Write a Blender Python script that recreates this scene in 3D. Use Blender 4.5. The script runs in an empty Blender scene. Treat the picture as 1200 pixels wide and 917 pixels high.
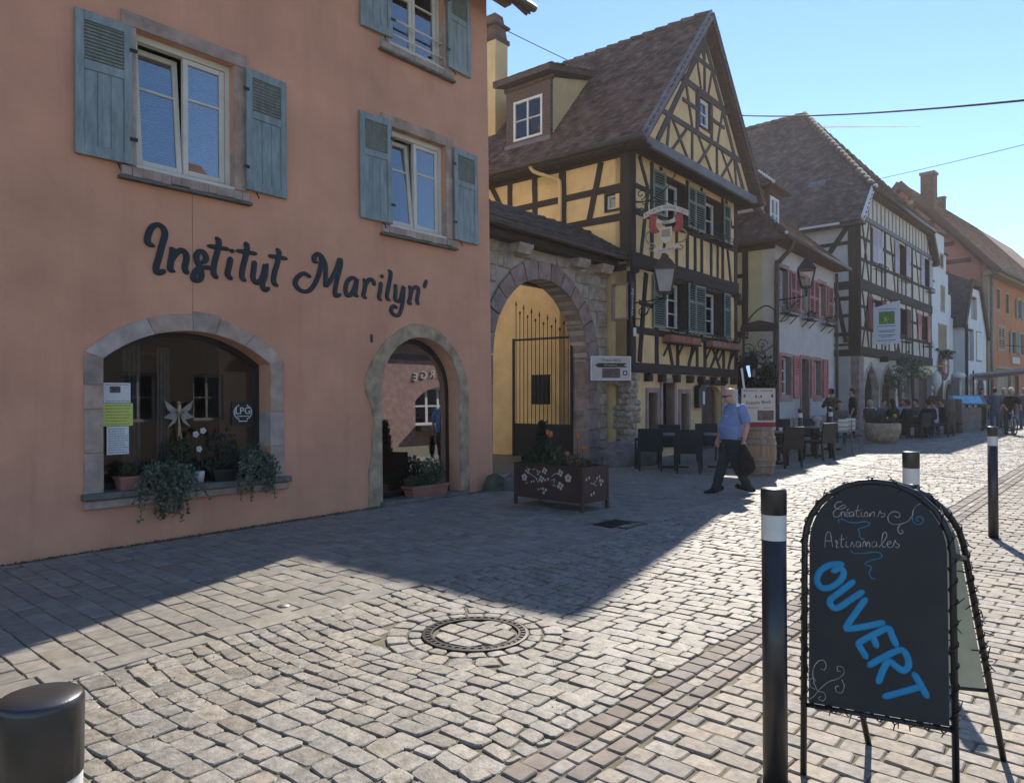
import bpy, bmesh, math, random
from mathutils import Vector, Matrix, Euler, noise
from mathutils.geometry import tessellate_polygon
random.seed(7)
R = math.radians
PI = math.pi
scene = bpy.context.scene
COL = scene.collection

# ------------------------------------------------------------------ camera, sky, sun, exposure
cam_d = bpy.data.cameras.new("camera")
cam = bpy.data.objects.new("camera", cam_d)
COL.objects.link(cam)
cam.location = (0, 0, 1.65)
cam.rotation_euler = (R(90.44), 0, R(41.4 - 90))
cam_d.sensor_width = 36
cam_d.lens = 25.5
cam_d.clip_start = 0.05
cam_d.clip_end = 3000
scene.camera = cam

SUN_AZ, SUN_EL = 22.2, 38.8           # azimuth measured from +X (along the street) towards +Y
world = bpy.data.worlds.new("World")
scene.world = world
world.use_nodes = True
wn = world.node_tree
sky = wn.nodes.new("ShaderNodeTexSky")
sky.sky_type = 'NISHITA'
sky.sun_disc = False
sky.sun_elevation = R(SUN_EL)
sky.sun_rotation = R(90 - SUN_AZ)     # Nishita measures clockwise from +Y
sky.altitude = 200
sky.air_density = 1.0
sky.dust_density = 0.0
sky.ozone_density = 5.0
wn.links.new(sky.outputs[0], wn.nodes["Background"].inputs[0])
wn.nodes["Background"].inputs[1].default_value = 0.073

sun_d = bpy.data.lights.new("sun", 'SUN')
sun_d.energy = 2.8
sun_d.angle = R(0.5)
sun_d.color = (1.0, 0.93, 0.82)
sun = bpy.data.objects.new("sun", sun_d)
COL.objects.link(sun)
sd = Vector((math.cos(R(SUN_EL)) * math.cos(R(SUN_AZ)), math.cos(R(SUN_EL)) * math.sin(R(SUN_AZ)), math.sin(R(SUN_EL))))
sun.rotation_euler = sd.to_track_quat('Z', 'Y').to_euler()
sun.location = (0, 0, 60)

scene.view_settings.view_transform = 'Standard'
scene.view_settings.look = 'None'
scene.view_settings.exposure = 1.6
scene.view_settings.gamma = 1
scene.render.film_transparent = False

# ------------------------------------------------------------------ helpers
G = 0.008                              # the street climbs gently away from the camera
def gz(x, y=0.0):
    return G * x

class MB:
    def __init__(s): s.v = []; s.f = []
    def add(s, vs, fs):
        o = len(s.v); s.v.extend([tuple(p) for p in vs]); s.f.extend([tuple(i + o for i in f) for f in fs])
    def box(s, a, b, M=None):
        x0, y0, z0 = a; x1, y1, z1 = b
        vs = [(x0,y0,z0),(x1,y0,z0),(x1,y1,z0),(x0,y1,z0),(x0,y0,z1),(x1,y0,z1),(x1,y1,z1),(x0,y1,z1)]
        if M is not None: vs = [M @ Vector(p) for p in vs]
        s.add(vs, [(0,3,2,1),(4,5,6,7),(0,1,5,4),(1,2,6,5),(2,3,7,6),(3,0,4,7)])
        return s
    def cham(s, a, b, c=0.01, j=0.0):
        """box whose front (-y) edges are chamfered, corners jittered"""
        x0, y0, z0 = a; x1, y1, z1 = b
        r = lambda: random.uniform(-j, j)
        A = [(x0+r(), z0+r()), (x1+r(), z0+r()), (x1+r(), z1+r()), (x0+r(), z1+r())]
        cx, cz = (x0+x1)/2, (z0+z1)/2
        fr = []
        for x, z in A:
            fr.append((x + (c if x < cx else -c), y0 + r()*0.5, z + (c if z < cz else -c)))
        vs = [(x, y1, z) for x, z in A] + [(x, y0 + c, z) for x, z in A] + fr
        s.add(vs, [(0,4,5,1),(1,5,6,2),(2,6,7,3),(3,7,4,0),(4,8,9,5),(5,9,10,6),(6,10,11,7),(7,11,8,4),(8,11,10,9),(0,1,2,3)])
        return s
    def bar(s, p, q, w, h=None, up=(0,0,1)):
        h = h or w
        p = Vector(p); q = Vector(q); d = q - p; L = d.length
        if L < 1e-6: return s
        x = d / L; u = Vector(up)
        if abs(x.dot(u)) > 0.98: u = Vector((0,1,0))
        y = u.cross(x).normalized(); z = x.cross(y)
        M = Matrix(((x.x,y.x,z.x,p.x),(x.y,y.y,z.y,p.y),(x.z,y.z,z.z,p.z),(0,0,0,1)))
        return s.box((0,-w/2,-h/2),(L,w/2,h/2),M)
    def tube(s, path, r, n=8, cap=True, sq=None, closed=False):
        P = [Vector(p) for p in path]; k = len(P)
        rs = r if isinstance(r, (list, tuple)) else [r]*k
        base = len(s.v); prev = None
        for i, p in enumerate(P):
            if closed: d = P[(i+1) % k] - P[i-1]
            else: d = P[min(i+1,k-1)] - P[max(i-1,0)]
            d = d.normalized() if d.length > 1e-9 else Vector((0,0,1))
            if prev is None:
                a = Vector((0,0,1)) if abs(d.z) < 0.9 else Vector((0,1,0))
                u = d.cross(a).normalized()
            else:
                u = prev - d * prev.dot(d)
                u = u.normalized() if u.length > 1e-6 else d.orthogonal().normalized()
            prev = u; w = d.cross(u)
            for j in range(n):
                t = 2*PI*j/n; o = u*math.cos(t)*rs[i] + w*math.sin(t)*rs[i]
                if sq: o = Vector((o.x*sq[0], o.y*sq[1], o.z*sq[2]))
                s.v.append(tuple(p + o))
        m = k if closed else k-1
        for i in range(m):
            for j in range(n):
                a = base + i*n + j; b = base + i*n + (j+1) % n
                i2 = (i+1) % k
                c = base + i2*n + (j+1) % n; e = base + i2*n + j
                s.f.append((a, b, c, e))
        if cap and not closed:
            s.f.append(tuple(base + j for j in reversed(range(n))))
            s.f.append(tuple(base + (k-1)*n + j for j in range(n)))
        return s
    def lathe(s, prof, n=20, c=(0,0,0), cap=True, sx=1, sy=1):
        base = len(s.v)
        for r, z in prof:
            for j in range(n):
                t = 2*PI*j/n
                s.v.append((c[0]+r*math.cos(t)*sx, c[1]+r*math.sin(t)*sy, c[2]+z))
        for i in range(len(prof)-1):
            for j in range(n):
                a = base+i*n+j; b = base+i*n+(j+1)%n
                s.f.append((a, b, b+n, a+n))
        if cap:
            s.f.append(tuple(base+j for j in reversed(range(n))))
            s.f.append(tuple(base+(len(prof)-1)*n+j for j in range(n)))
        return s
    def ball(s, c, r, n=8, m=6, sc=(1,1,1)):
        prof = [(max(1e-4, math.sin(PI*i/m))*r, -math.cos(PI*i/m)*r) for i in range(m+1)]
        b = len(s.v); s.lathe(prof, n, (0,0,0))
        for i in range(b, len(s.v)):
            x, y, z = s.v[i]; s.v[i] = (c[0]+x*sc[0], c[1]+y*sc[1], c[2]+z*sc[2])
        return s
    def prism(s, poly, y0, y1, holes=()):
        """(u,z) polygon, extruded in y; holes cut right through"""
        loops = [list(poly)] + [list(h) for h in holes]
        flat = [p for l in loops for p in l]
        tris = tessellate_polygon([[Vector((p[0], p[1], 0)) for p in l] for l in loops])
        o = len(s.v); N = len(flat)
        s.v.extend([(p[0], y0, p[1]) for p in flat]); s.v.extend([(p[0], y1, p[1]) for p in flat])
        for t in tris:
            a, b, c = [flat[i] for i in t]
            ar = (b[0]-a[0])*(c[1]-a[1]) - (c[0]-a[0])*(b[1]-a[1])
            if abs(ar) < 1e-12: continue
            if ar < 0: t = (t[0], t[2], t[1])
            s.f.append((o+t[0], o+t[1], o+t[2])); s.f.append((o+N+t[0], o+N+t[2], o+N+t[1]))
        k = 0
        for li, l in enumerate(loops):
            n = len(l)
            ar = sum(l[i][0]*l[(i+1)%n][1]-l[(i+1)%n][0]*l[i][1] for i in range(n))
            ccw = (ar > 0) != (li > 0)
            for i in range(n):
                a = o+k+i; b = o+k+(i+1)%n
                s.f.append((a, a+N, b+N, b) if ccw else (a, b, b+N, a+N))
            k += n
        return s
    def xform(s, M, start=0):
        for i in range(start, len(s.v)): s.v[i] = tuple(M @ Vector(s.v[i]))
        return s
    def mesh(s, name, mat=None, smooth=False):
        me = bpy.data.meshes.new(name)
        me.from_pydata(s.v, [], s.f)
        if mat: me.materials.append(mat)
        if smooth: me.polygons.foreach_set("use_smooth", [True]*len(me.polygons))
        me.update()
        return me
    def build(s, name, mat=None, parent=None, smooth=False, loc=None, rot=None, fix=False):
        me = s.mesh(name, mat, smooth)
        if fix:
            bm = bmesh.new(); bm.from_mesh(me); bmesh.ops.recalc_face_normals(bm, faces=bm.faces); bm.to_mesh(me); bm.free()
        return link(name, me, parent, loc, rot)

CH = {}
def link(name, me, parent=None, loc=None, rot=None, scale=None):
    o = bpy.data.objects.new(name, me); COL.objects.link(o)
    if parent is not None: o.parent = parent; CH.setdefault(parent.name, []).append(o)
    if loc is not None: o.location = loc
    if rot is not None: o.rotation_euler = rot
    if scale is not None: o.scale = scale
    return o

def thing(name, label, cat, loc=(0,0,0), rz=0, group=None, rx=0):
    o = bpy.data.objects.new(name, None); COL.objects.link(o)
    o.empty_display_size = 0.2
    o.location = loc; o.rotation_euler = (rx, 0, rz)
    return tag(o, label, cat, group)

def tag(o, label=None, cat=None, group=None, kind=None):
    if label: o['label'] = label
    if cat: o['category'] = cat
    if group: o['group'] = group
    if kind: o['kind'] = kind
    return o

def dup(root, loc=None, rz=None, label=None, group=None, parent=None):
    c = root.copy(); COL.objects.link(c)
    if parent is not None: c.parent = parent; CH.setdefault(parent.name, []).append(c)
    if loc is not None: c.location = loc
    if rz is not None: c.rotation_euler = (c.rotation_euler[0], c.rotation_euler[1], rz)
    if label: c['label'] = label
    if group: c['group'] = group
    for ch in list(CH.get(root.name, [])): dup(ch, parent=c)
    return c

def smooth_path(pts, n=5):
    """Catmull-Rom through points"""
    P = [Vector(p) for p in pts]; out = []
    for i in range(len(P)-1):
        p0 = P[max(i-1,0)]; p1 = P[i]; p2 = P[i+1]; p3 = P[min(i+2,len(P)-1)]
        for k in range(n):
            t = k/n
            out.append(0.5*((2*p1)+(p2-p0)*t+(2*p0-5*p1+4*p2-p3)*t*t+(3*p1-p0-3*p2+p3)*t*t*t))
    out.append(P[-1]); return out

def arc(cx, cz, r, a0, a1, n, rz=None):
    rz = rz or r
    return [(cx + r*math.cos(R(a0+(a1-a0)*i/n)), cz + rz*math.sin(R(a0+(a1-a0)*i/n))) for i in range(n+1)]

# ------------------------------------------------------------------ materials
def mat(name, col, rough=0.85, var=0.25, scale=3.0, bump=0.15, bscale=40.0, col2=None, metal=0.0, spec=0.3, rnd=0.0, stretch=(1,1,1), stain=0.0, island=False, trans=0.0, coat=0.0, bdist=0.01, streak=0.0):
    m = bpy.data.materials.new(name); m.use_nodes = True
    nt = m.node_tree; N = nt.nodes; Lk = nt.links.new
    b = N["Principled BSDF"]
    b.inputs["Roughness"].default_value = rough; b.inputs["Metallic"].default_value = metal
    b.inputs["Specular IOR Level"].default_value = spec
    if coat: b.inputs["Coat Weight"].default_value = coat
    tc = N.new("ShaderNodeTexCoord"); mp = N.new("ShaderNodeMapping"); mp.inputs[3].default_value = stretch
    Lk(tc.outputs["Object"], mp.inputs[0])
    oi = N.new("ShaderNodeObjectInfo")
    wmul = N.new("ShaderNodeMath"); wmul.operation = 'MULTIPLY'; wmul.inputs[1].default_value = 37.0
    Lk(oi.outputs["Random"], wmul.inputs[0])
    n1 = N.new("ShaderNodeTexNoise"); n1.noise_dimensions = '4D'; n1.inputs["Scale"].default_value = scale; n1.inputs["Detail"].default_value = 5; n1.inputs["Roughness"].default_value = 0.62
    Lk(mp.outputs[0], n1.inputs["Vector"]); Lk(wmul.outputs[0], n1.inputs["W"])
    c2 = col2 or tuple(max(0, c*(1-var*1.6)) for c in col)
    mx = N.new("ShaderNodeMix"); mx.data_type = 'RGBA'
    mr = N.new("ShaderNodeMapRange"); mr.inputs[1].default_value = 0.33; mr.inputs[2].default_value = 0.67
    Lk(n1.outputs["Fac"], mr.inputs[0]); Lk(mr.outputs[0], mx.inputs[0])
    mx.inputs[6].default_value = (*c2, 1); mx.inputs[7].default_value = (*[min(1, c*(1+var*0.4)) for c in col], 1)
    out = mx.outputs[2]
    if stain:
        n3 = N.new("ShaderNodeTexNoise"); n3.inputs["Scale"].default_value = 0.55; n3.inputs["Detail"].default_value = 3
        mp3 = N.new("ShaderNodeMapping"); mp3.inputs[3].default_value = (1.3, 1.3, 0.5); Lk(tc.outputs["Object"], mp3.inputs[0]); Lk(mp3.outputs[0], n3.inputs["Vector"])
        m3 = N.new("ShaderNodeMix"); m3.data_type = 'RGBA'; m3.blend_type = 'MULTIPLY'
        r3 = N.new("ShaderNodeMapRange"); r3.inputs[1].default_value = 0.4; r3.inputs[2].default_value = 0.72; r3.inputs[4].default_value = stain
        Lk(n3.outputs["Fac"], r3.inputs[0]); Lk(r3.outputs[0], m3.inputs[0]); Lk(out, m3.inputs[6]); m3.inputs[7].default_value = (0.62, 0.6, 0.56, 1)
        out = m3.outputs[2]
    if streak:
        n5 = N.new("ShaderNodeTexNoise"); n5.inputs["Scale"].default_value = 1.0; n5.inputs["Detail"].default_value = 6; n5.inputs["Roughness"].default_value = 0.7
        mp5 = N.new("ShaderNodeMapping"); mp5.inputs[3].default_value = (5.5, 5.5, 0.35); Lk(tc.outputs["Object"], mp5.inputs[0]); Lk(mp5.outputs[0], n5.inputs["Vector"])
        m5 = N.new("ShaderNodeMix"); m5.data_type = 'RGBA'; m5.blend_type = 'MULTIPLY'
        r5 = N.new("ShaderNodeMapRange"); r5.inputs[1].default_value = 0.52; r5.inputs[2].default_value = 0.75; r5.inputs[4].default_value = streak
        Lk(n5.outputs["Fac"], r5.inputs[0]); Lk(r5.outputs[0], m5.inputs[0]); Lk(out, m5.inputs[6]); m5.inputs[7].default_value = (0.70, 0.68, 0.66, 1)
        out = m5.outputs[2]
    if rnd:
        hs = N.new("ShaderNodeHueSaturation")
        src = oi.outputs["Random"]
        if island:
            ge = N.new("ShaderNodeNewGeometry"); ad = N.new("ShaderNodeMath"); ad.operation = 'ADD'
            Lk(ge.outputs["Random Per Island"], ad.inputs[0]); Lk(oi.outputs["Random"], ad.inputs[1])
            fr = N.new("ShaderNodeMath"); fr.operation = 'FRACT'; Lk(ad.outputs[0], fr.inputs[0]); src = fr.outputs[0]
        r2 = N.new("ShaderNodeMapRange"); r2.inputs[3].default_value = 1-rnd; r2.inputs[4].default_value = 1+rnd
        Lk(src, r2.inputs[0]); Lk(r2.outputs[0], hs.inputs["Value"])
        sm = N.new("ShaderNodeMath"); sm.operation = 'MULTIPLY'; sm.inputs[1].default_value = 7.13; Lk(src, sm.inputs[0])
        sf = N.new("ShaderNodeMath"); sf.operation = 'FRACT'; Lk(sm.outputs[0], sf.inputs[0])
        r4 = N.new("ShaderNodeMapRange"); r4.inputs[3].default_value = 0.75; r4.inputs[4].default_value = 1.15; Lk(sf.outputs[0], r4.inputs[0]); Lk(r4.outputs[0], hs.inputs["Saturation"])
        Lk(out, hs.inputs["Color"]); out = hs.outputs[0]
    Lk(out, b.inputs["Base Color"])
    if bump:
        n2 = N.new("ShaderNodeTexNoise"); n2.inputs["Scale"].default_value = bscale; n2.inputs["Detail"].default_value = 4; n2.inputs["Roughness"].default_value = 0.65
        Lk(mp.outputs[0], n2.inputs["Vector"])
        bp = N.new("ShaderNodeBump"); bp.inputs["Strength"].default_value = bump; bp.inputs["Distance"].default_value = bdist
        Lk(n2.outputs["Fac"], bp.inputs["Height"]); Lk(bp.outputs[0], b.inputs["Normal"])
    if trans:
        b.inputs["Subsurface Weight"].default_value = 0
        tr = N.new("ShaderNodeBsdfTranslucent"); Lk(out, tr.inputs[0])
        ms = N.new("ShaderNodeMixShader"); ms.inputs[0].default_value = trans
        Lk(b.outputs[0], ms.inputs[1]); Lk(tr.outputs[0], ms.inputs[2])
        Lk(ms.outputs[0], N["Material Output"].inputs[0])
    return m

def glass(name, base=0.08, gain=1.3, tint=(0.85, 0.88, 0.88)):
    m = bpy.data.materials.new(name); m.use_nodes = True
    N = m.node_tree.nodes; Lk = m.node_tree.links.new
    N.remove(N["Principled BSDF"])
    fr = N.new("ShaderNodeFresnel"); fr.inputs[0].default_value = 1.5
    ma = N.new("ShaderNodeMath"); ma.operation = 'MULTIPLY_ADD'; ma.inputs[1].default_value = gain; ma.inputs[2].default_value = base; ma.use_clamp = True
    Lk(fr.outputs[0], ma.inputs[0])
    t = N.new("ShaderNodeBsdfTransparent"); t.inputs[0].default_value = (*tint, 1)
    g = N.new("ShaderNodeBsdfGlossy"); g.inputs["Roughness"].default_value = 0.01; g.inputs[0].default_value = (0.95, 0.97, 1, 1)
    nz = N.new("ShaderNodeTexNoise"); nz.inputs["Scale"].default_value = 1.6
    bp = N.new("ShaderNodeBump"); bp.inputs["Strength"].default_value = 0.002; bp.inputs["Distance"].default_value = 0.05
    tc = N.new("ShaderNodeTexCoord"); Lk(tc.outputs["Object"], nz.inputs["Vector"]); Lk(nz.outputs["Fac"], bp.inputs["Height"]); Lk(bp.outputs[0], g.inputs["Normal"])
    ms = N.new("ShaderNodeMixShader"); Lk(ma.outputs[0], ms.inputs[0]); Lk(t.outputs[0], ms.inputs[1]); Lk(g.outputs[0], ms.inputs[2])
    Lk(ms.outputs[0], N["Material Output"].inputs[0])
    return m

M = {}
M['pink'] = mat('pink_render', (0.68,0.33,0.205), 0.9, 0.10, 1.3, 0.45, 70, stain=0.32, streak=0.35)
M['sandstone'] = mat('sandstone', (0.47,0.345,0.275), 0.9, 0.28, 3.5, 0.5, 45, rnd=0.12)
M['oldstone'] = mat('weathered_stone', (0.50,0.37,0.24), 0.95, 0.35, 4, 0.8, 30, rnd=0.08)
M['sill'] = mat('mossy_sill', (0.16,0.145,0.12), 0.95, 0.3, 6, 0.5, 40, rnd=0.1)
M['shutter'] = mat('blue_grey_paint', (0.265,0.31,0.305), 0.75, 0.22, 5, 0.2, 60, stretch=(3,3,0.6), rnd=0.07)
M['cream'] = mat('cream_paint', (0.66,0.60,0.50), 0.6, 0.08, 4, 0.05, 60)
M['white'] = mat('white_paint', (0.74,0.72,0.70), 0.6, 0.08, 4, 0.05, 60)
M['black'] = mat('black_paint', (0.012,0.012,0.014), 0.4, 0.1, 6, 0.05, 50, spec=0.5)
M['bollard'] = mat('bollard_paint', (0.06,0.058,0.058), 0.36, 0.2, 6, 0.06, 60, spec=0.6, metal=0.55)
M['steel_cap'] = mat('steel_cap', (0.12,0.12,0.13), 0.3, 0.2, 8, 0.05, 60, metal=0.6)
M['whiteband'] = mat('reflective_band', (0.62,0.60,0.57), 0.55, 0.12, 9, 0.05, 60)
M['lettering'] = mat('dark_lettering', (0.022,0.03,0.036), 0.6, 0.2, 5, 0.0)
M['timber'] = mat('dark_timber', (0.062,0.042,0.034), 0.85, 0.4, 3, 0.7, 18, stretch=(1,6,8), rnd=0.15)
M['timbergrey'] = mat('weathered_timber', (0.115,0.088,0.085), 0.85, 0.3, 3, 0.5, 18, stretch=(1,6,8), rnd=0.15)
M['timber2'] = mat('brown_timber', (0.13,0.075,0.06), 0.8, 0.3, 3, 0.4, 18, stretch=(1,6,8), rnd=0.12)
M['bargegrey'] = mat('grey_board', (0.20,0.185,0.20), 0.8, 0.2, 4, 0.2, 30)
M['yellow'] = mat('ochre_render', (0.80,0.55,0.27), 0.92, 0.12, 1.6, 0.3, 50, stain=0.25, streak=0.25)
M['yellowpale'] = mat('pale_yellow_render', (0.55,0.50,0.30), 0.92, 0.1, 1.6, 0.3, 50, stain=0.25)
M['offwhite'] = mat('offwhite_render', (0.58,0.53,0.49), 0.92, 0.1, 1.6, 0.25, 50, stain=0.3, streak=0.3)
M['creamwall'] = mat('cream_render', (0.66,0.58,0.47), 0.92, 0.1, 1.6, 0.25, 50, stain=0.25)
M['whitewall'] = mat('white_render', (0.70,0.70,0.69), 0.92, 0.06, 1.6, 0.2, 50, stain=0.2)
M['orange'] = mat('orange_render', (0.52,0.19,0.085), 0.92, 0.12, 1.6, 0.25, 50, stain=0.25)
M['salmon'] = mat('salmon_infill', (0.48,0.20,0.15), 0.92, 0.1, 1.6, 0.25, 50)
M['pinkpaint'] = mat('coral_shutter_paint', (0.52,0.15,0.14), 0.7, 0.15, 5, 0.1, 50, rnd=0.08)
M['rosestone'] = mat('rose_stone', (0.42,0.24,0.21), 0.9, 0.2, 4, 0.3, 40, rnd=0.08)
M['greenshutter'] = mat('grey_green_paint', (0.23,0.27,0.235), 0.75, 0.18, 5, 0.15, 50, rnd=0.08)
M['lilac'] = mat('lilac_paint', (0.50,0.45,0.52), 0.75, 0.1, 5, 0.1, 50, rnd=0.06)
M['maroon'] = mat('maroon_paint', (0.20,0.06,0.055), 0.7, 0.15, 5, 0.1, 50)
M['tanpaint'] = mat('tan_paint', (0.36,0.27,0.17), 0.75, 0.15, 5, 0.1, 50)
M['tile'] = mat('clay_tile', (0.165,0.105,0.088), 0.9, 0.35, 2.5, 0.4, 30, rnd=0.34, island=True)
M['tiledark'] = mat('dark_tile', (0.095,0.08,0.077), 0.85, 0.35, 4, 0.4, 30, rnd=0.32, island=True)
M['tilered'] = mat('red_tile', (0.23,0.125,0.09), 0.9, 0.3, 2.5, 0.4, 30, rnd=0.3, island=True)
M['mortar'] = mat('lime_mortar', (0.46,0.39,0.31), 0.95, 0.2, 5, 0.6, 50)
M['rubble'] = mat('rubble_stone', (0.45,0.355,0.27), 0.95, 0.3, 5, 0.8, 35, rnd=0.16)
M['vouss'] = mat('red_sandstone', (0.33,0.225,0.195), 0.92, 0.28, 4, 0.6, 40, rnd=0.15)
M['iron'] = mat('wrought_iron', (0.016,0.015,0.016), 0.55, 0.2, 8, 0.1, 60, spec=0.4)
M['zinc'] = mat('zinc', (0.22,0.21,0.20), 0.5, 0.2, 4, 0.1, 30, metal=0.5)
M['copper'] = mat('brown_copper', (0.10,0.07,0.06), 0.55, 0.2, 4, 0.1, 30, metal=0.4)
M['terracotta'] = mat('terracotta', (0.33,0.125,0.08), 0.85, 0.2, 6, 0.2, 50, rnd=0.1)
M['leaf'] = mat('leaf_green', (0.062,0.085,0.04), 0.6, 0.3, 9, 0, rnd=0.5, island=True, trans=0.25)
M['ivy'] = mat('variegated_leaf', (0.16,0.19,0.135), 0.6, 0.3, 9, 0, rnd=0.5, island=True, trans=0.2)
M['leafdark'] = mat('dark_leaf', (0.03,0.045,0.028), 0.6, 0.3, 9, 0, rnd=0.5, island=True, trans=0.2)
M['moss_leaf'] = mat('joint_moss', (0.15,0.15,0.07), 0.8, 0.3, 9, 0, rnd=0.3, island=True, trans=0.3)
M['stem'] = mat('plant_stem', (0.07,0.095,0.04), 0.7, 0.2, 9, 0)
M['tulip'] = mat('tulip_petal', (0.75,0.20,0.05), 0.5, 0.3, 14, 0, rnd=0.15, island=True, trans=0.35)
M['petalwhite'] = mat('white_petal', (0.7,0.68,0.66), 0.6, 0.1, 9, 0, trans=0.3)
M['petalyellow'] = mat('yellow_petal', (0.75,0.55,0.02), 0.6, 0.1, 9, 0, trans=0.3)
M['soil'] = mat('potting_soil', (0.04,0.03,0.022), 0.95, 0.3, 20, 0.6, 40)
M['corten'] = mat('brown_steel', (0.085,0.052,0.047), 0.55, 0.2, 3, 0.1, 50, metal=0.25)
M['cutout'] = mat('brass_cutout', (0.50,0.44,0.36), 0.6, 0.15, 9, 0.05, 40)
M['chair'] = mat('anthracite_wicker', (0.028,0.028,0.03), 0.65, 0.25, 8, 0.5, 90)
M['tabletop'] = mat('table_top', (0.17,0.16,0.16), 0.35, 0.15, 8, 0.05, 50, spec=0.5)
M['oak'] = mat('oak_stave', (0.36,0.22,0.12), 0.75, 0.25, 5, 0.3, 25, stretch=(6,6,0.8), rnd=0.12)
M['hoop'] = mat('hoop_steel', (0.28,0.25,0.22), 0.5, 0.25, 8, 0.1, 40, metal=0.6)
M['board'] = mat('chalkboard', (0.034,0.033,0.035), 0.55, 0.25, 2.2, 0.03, 60, col2=(0.020,0.019,0.022))
M['chalk'] = mat('chalk', (0.50,0.48,0.46), 0.95, 0.4, 30, 0)
M['bluepaint'] = mat('blue_marker', (0.025,0.25,0.46), 0.55, 0.12, 12, 0)
M['bluechalk'] = mat('blue_chalk', (0.06,0.22,0.34), 0.9, 0.3, 30, 0)
M['boardback'] = mat('board_back_panel', (0.50,0.49,0.36), 0.7, 0.1, 6, 0.05, 60)
M['paper'] = mat('paper', (0.70,0.69,0.68), 0.8, 0.04, 6, 0)
M['paperyellow'] = mat('yellow_paper', (0.60,0.64,0.16), 0.8, 0.05, 6, 0)
M['ink'] = mat('printed_ink', (0.06,0.055,0.06), 0.8, 0.2, 20, 0)
M['signcream'] = mat('sign_cream', (0.58,0.50,0.44), 0.7, 0.06, 6, 0)
M['signred'] = mat('sign_red', (0.33,0.035,0.045), 0.6, 0.12, 6, 0)
M['signred2'] = mat('emblem_red', (0.36,0.07,0.06), 0.6, 0.15, 9, 0)
M['signgreen'] = mat('sign_green', (0.10,0.26,0.06), 0.6, 0.3, 14, 0)
M['photoink'] = mat('printed_photo', (0.20,0.13,0.11), 0.6, 0.6, 28, 0, col2=(0.03,0.02,0.02))
M['banner'] = mat('banner_cloth', (0.66,0.68,0.74), 0.8, 0.06, 3, 0)
M['gold'] = mat('gilt_wire', (0.42,0.33,0.17), 0.5, 0.2, 8, 0, metal=0.5)
M['gauze'] = mat('wing_gauze', (0.46,0.42,0.36), 0.8, 0.2, 12, 0, trans=0.4)
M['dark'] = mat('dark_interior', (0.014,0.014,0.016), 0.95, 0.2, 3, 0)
M['inner'] = mat('interior_wall', (0.10,0.085,0.075), 0.95, 0.2, 3, 0)
M['curtain'] = mat('curtain_cloth', (0.44,0.42,0.40), 0.9, 0.1, 6, 0)
M['glass'] = glass('window_glass', 0.03, 1.0)
M['glassd'] = glass('double_glazing', 0.16, 1.6, (0.7,0.72,0.72))
M['lampglass'] = glass('lantern_glass', 0.05, 1.0, (0.93,0.90,0.90))
M['frost'] = mat('frosted_lantern_glass', (0.66,0.60,0.60), 0.35, 0.1, 5, 0, trans=0.5)
M['skin'] = mat('skin', (0.50,0.27,0.20), 0.55, 0.12, 9, 0.05, 120)
M['hairgrey'] = mat('grey_hair', (0.46,0.42,0.38), 0.8, 0.2, 30, 0.3, 80)
M['hairdark'] = mat('dark_hair', (0.022,0.016,0.013), 0.7, 0.2, 30, 0.3, 80)
M['hairbrown'] = mat('brown_hair', (0.10,0.06,0.035), 0.7, 0.2, 30, 0.3, 80)
M['shirtblue'] = mat('blue_tshirt', (0.19,0.25,0.44), 0.9, 0.14, 6, 0.25, 18)
M['trouser'] = mat('dark_trousers', (0.032,0.036,0.044), 0.9, 0.2, 6, 0.3, 20)
M['blackcloth'] = mat('black_cloth', (0.011,0.011,0.012), 0.9, 0.2, 6, 0.3, 20)
M['greycloth'] = mat('grey_cloth', (0.12,0.115,0.12), 0.9, 0.2, 6, 0.3, 20)
M['lavender'] = mat('lavender_cloth', (0.36,0.34,0.55), 0.9, 0.15, 6, 0.3, 20)
M['browncloth'] = mat('brown_cloth', (0.08,0.055,0.045), 0.9, 0.2, 6, 0.3, 20)
M['redcloth'] = mat('red_cloth', (0.30,0.05,0.06), 0.9, 0.2, 6, 0.3, 20)
M['whitecloth'] = mat('white_cloth', (0.66,0.64,0.62), 0.9, 0.08, 6, 0.3, 20)
M['denim'] = mat('denim', (0.06,0.085,0.15), 0.9, 0.2, 6, 0.3, 20)
M['screen'] = mat('menu_screen', (0.25,0.55,0.78), 0.3, 0.2, 5, 0)
M['woodpost'] = mat('weathered_post', (0.16,0.125,0.10), 0.9, 0.3, 4, 0.4, 25, stretch=(5,5,0.8))
M['moss'] = mat('mossy_stone', (0.10,0.105,0.07), 0.95, 0.35, 7, 0.7, 30)
M['boulder'] = mat('grey_boulder', (0.20,0.165,0.15), 0.95, 0.35, 5, 0.8, 20, rnd=0.15)
M['cobble'] = mat('granite_sett', (0.265,0.232,0.19), 0.66, 0.32, 22, 0.8, 55, rnd=0.2, island=True, spec=0.4, bdist=0.006)
M['paver'] = mat('grey_paver', (0.235,0.21,0.175), 0.62, 0.2, 12, 0.4, 80, rnd=0.15, island=True, bdist=0.004)
M['paver2'] = mat('sand_paver', (0.31,0.265,0.215), 0.75, 0.26, 26, 0.5, 130, rnd=0.16, island=True, bdist=0.005)
M['paverdark'] = mat('brown_kerb_sett', (0.22,0.18,0.15), 0.8, 0.2, 12, 0.4, 70, rnd=0.15, island=True, bdist=0.005)
M['joint'] = mat('sandy_joint', (0.17,0.14,0.10), 0.95, 0.35, 9, 0.6, 60, col2=(0.10,0.095,0.055))
M['castiron'] = mat('cast_iron', (0.05,0.045,0.045), 0.5, 0.2, 14, 0.2, 60, metal=0.7)
M['bikewhite'] = mat('bicycle_paint', (0.55,0.55,0.53), 0.35, 0.1, 5, 0, spec=0.5)
M['rubber'] = mat('tyre_rubber', (0.015,0.015,0.016), 0.8, 0.1, 5, 0)
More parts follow.
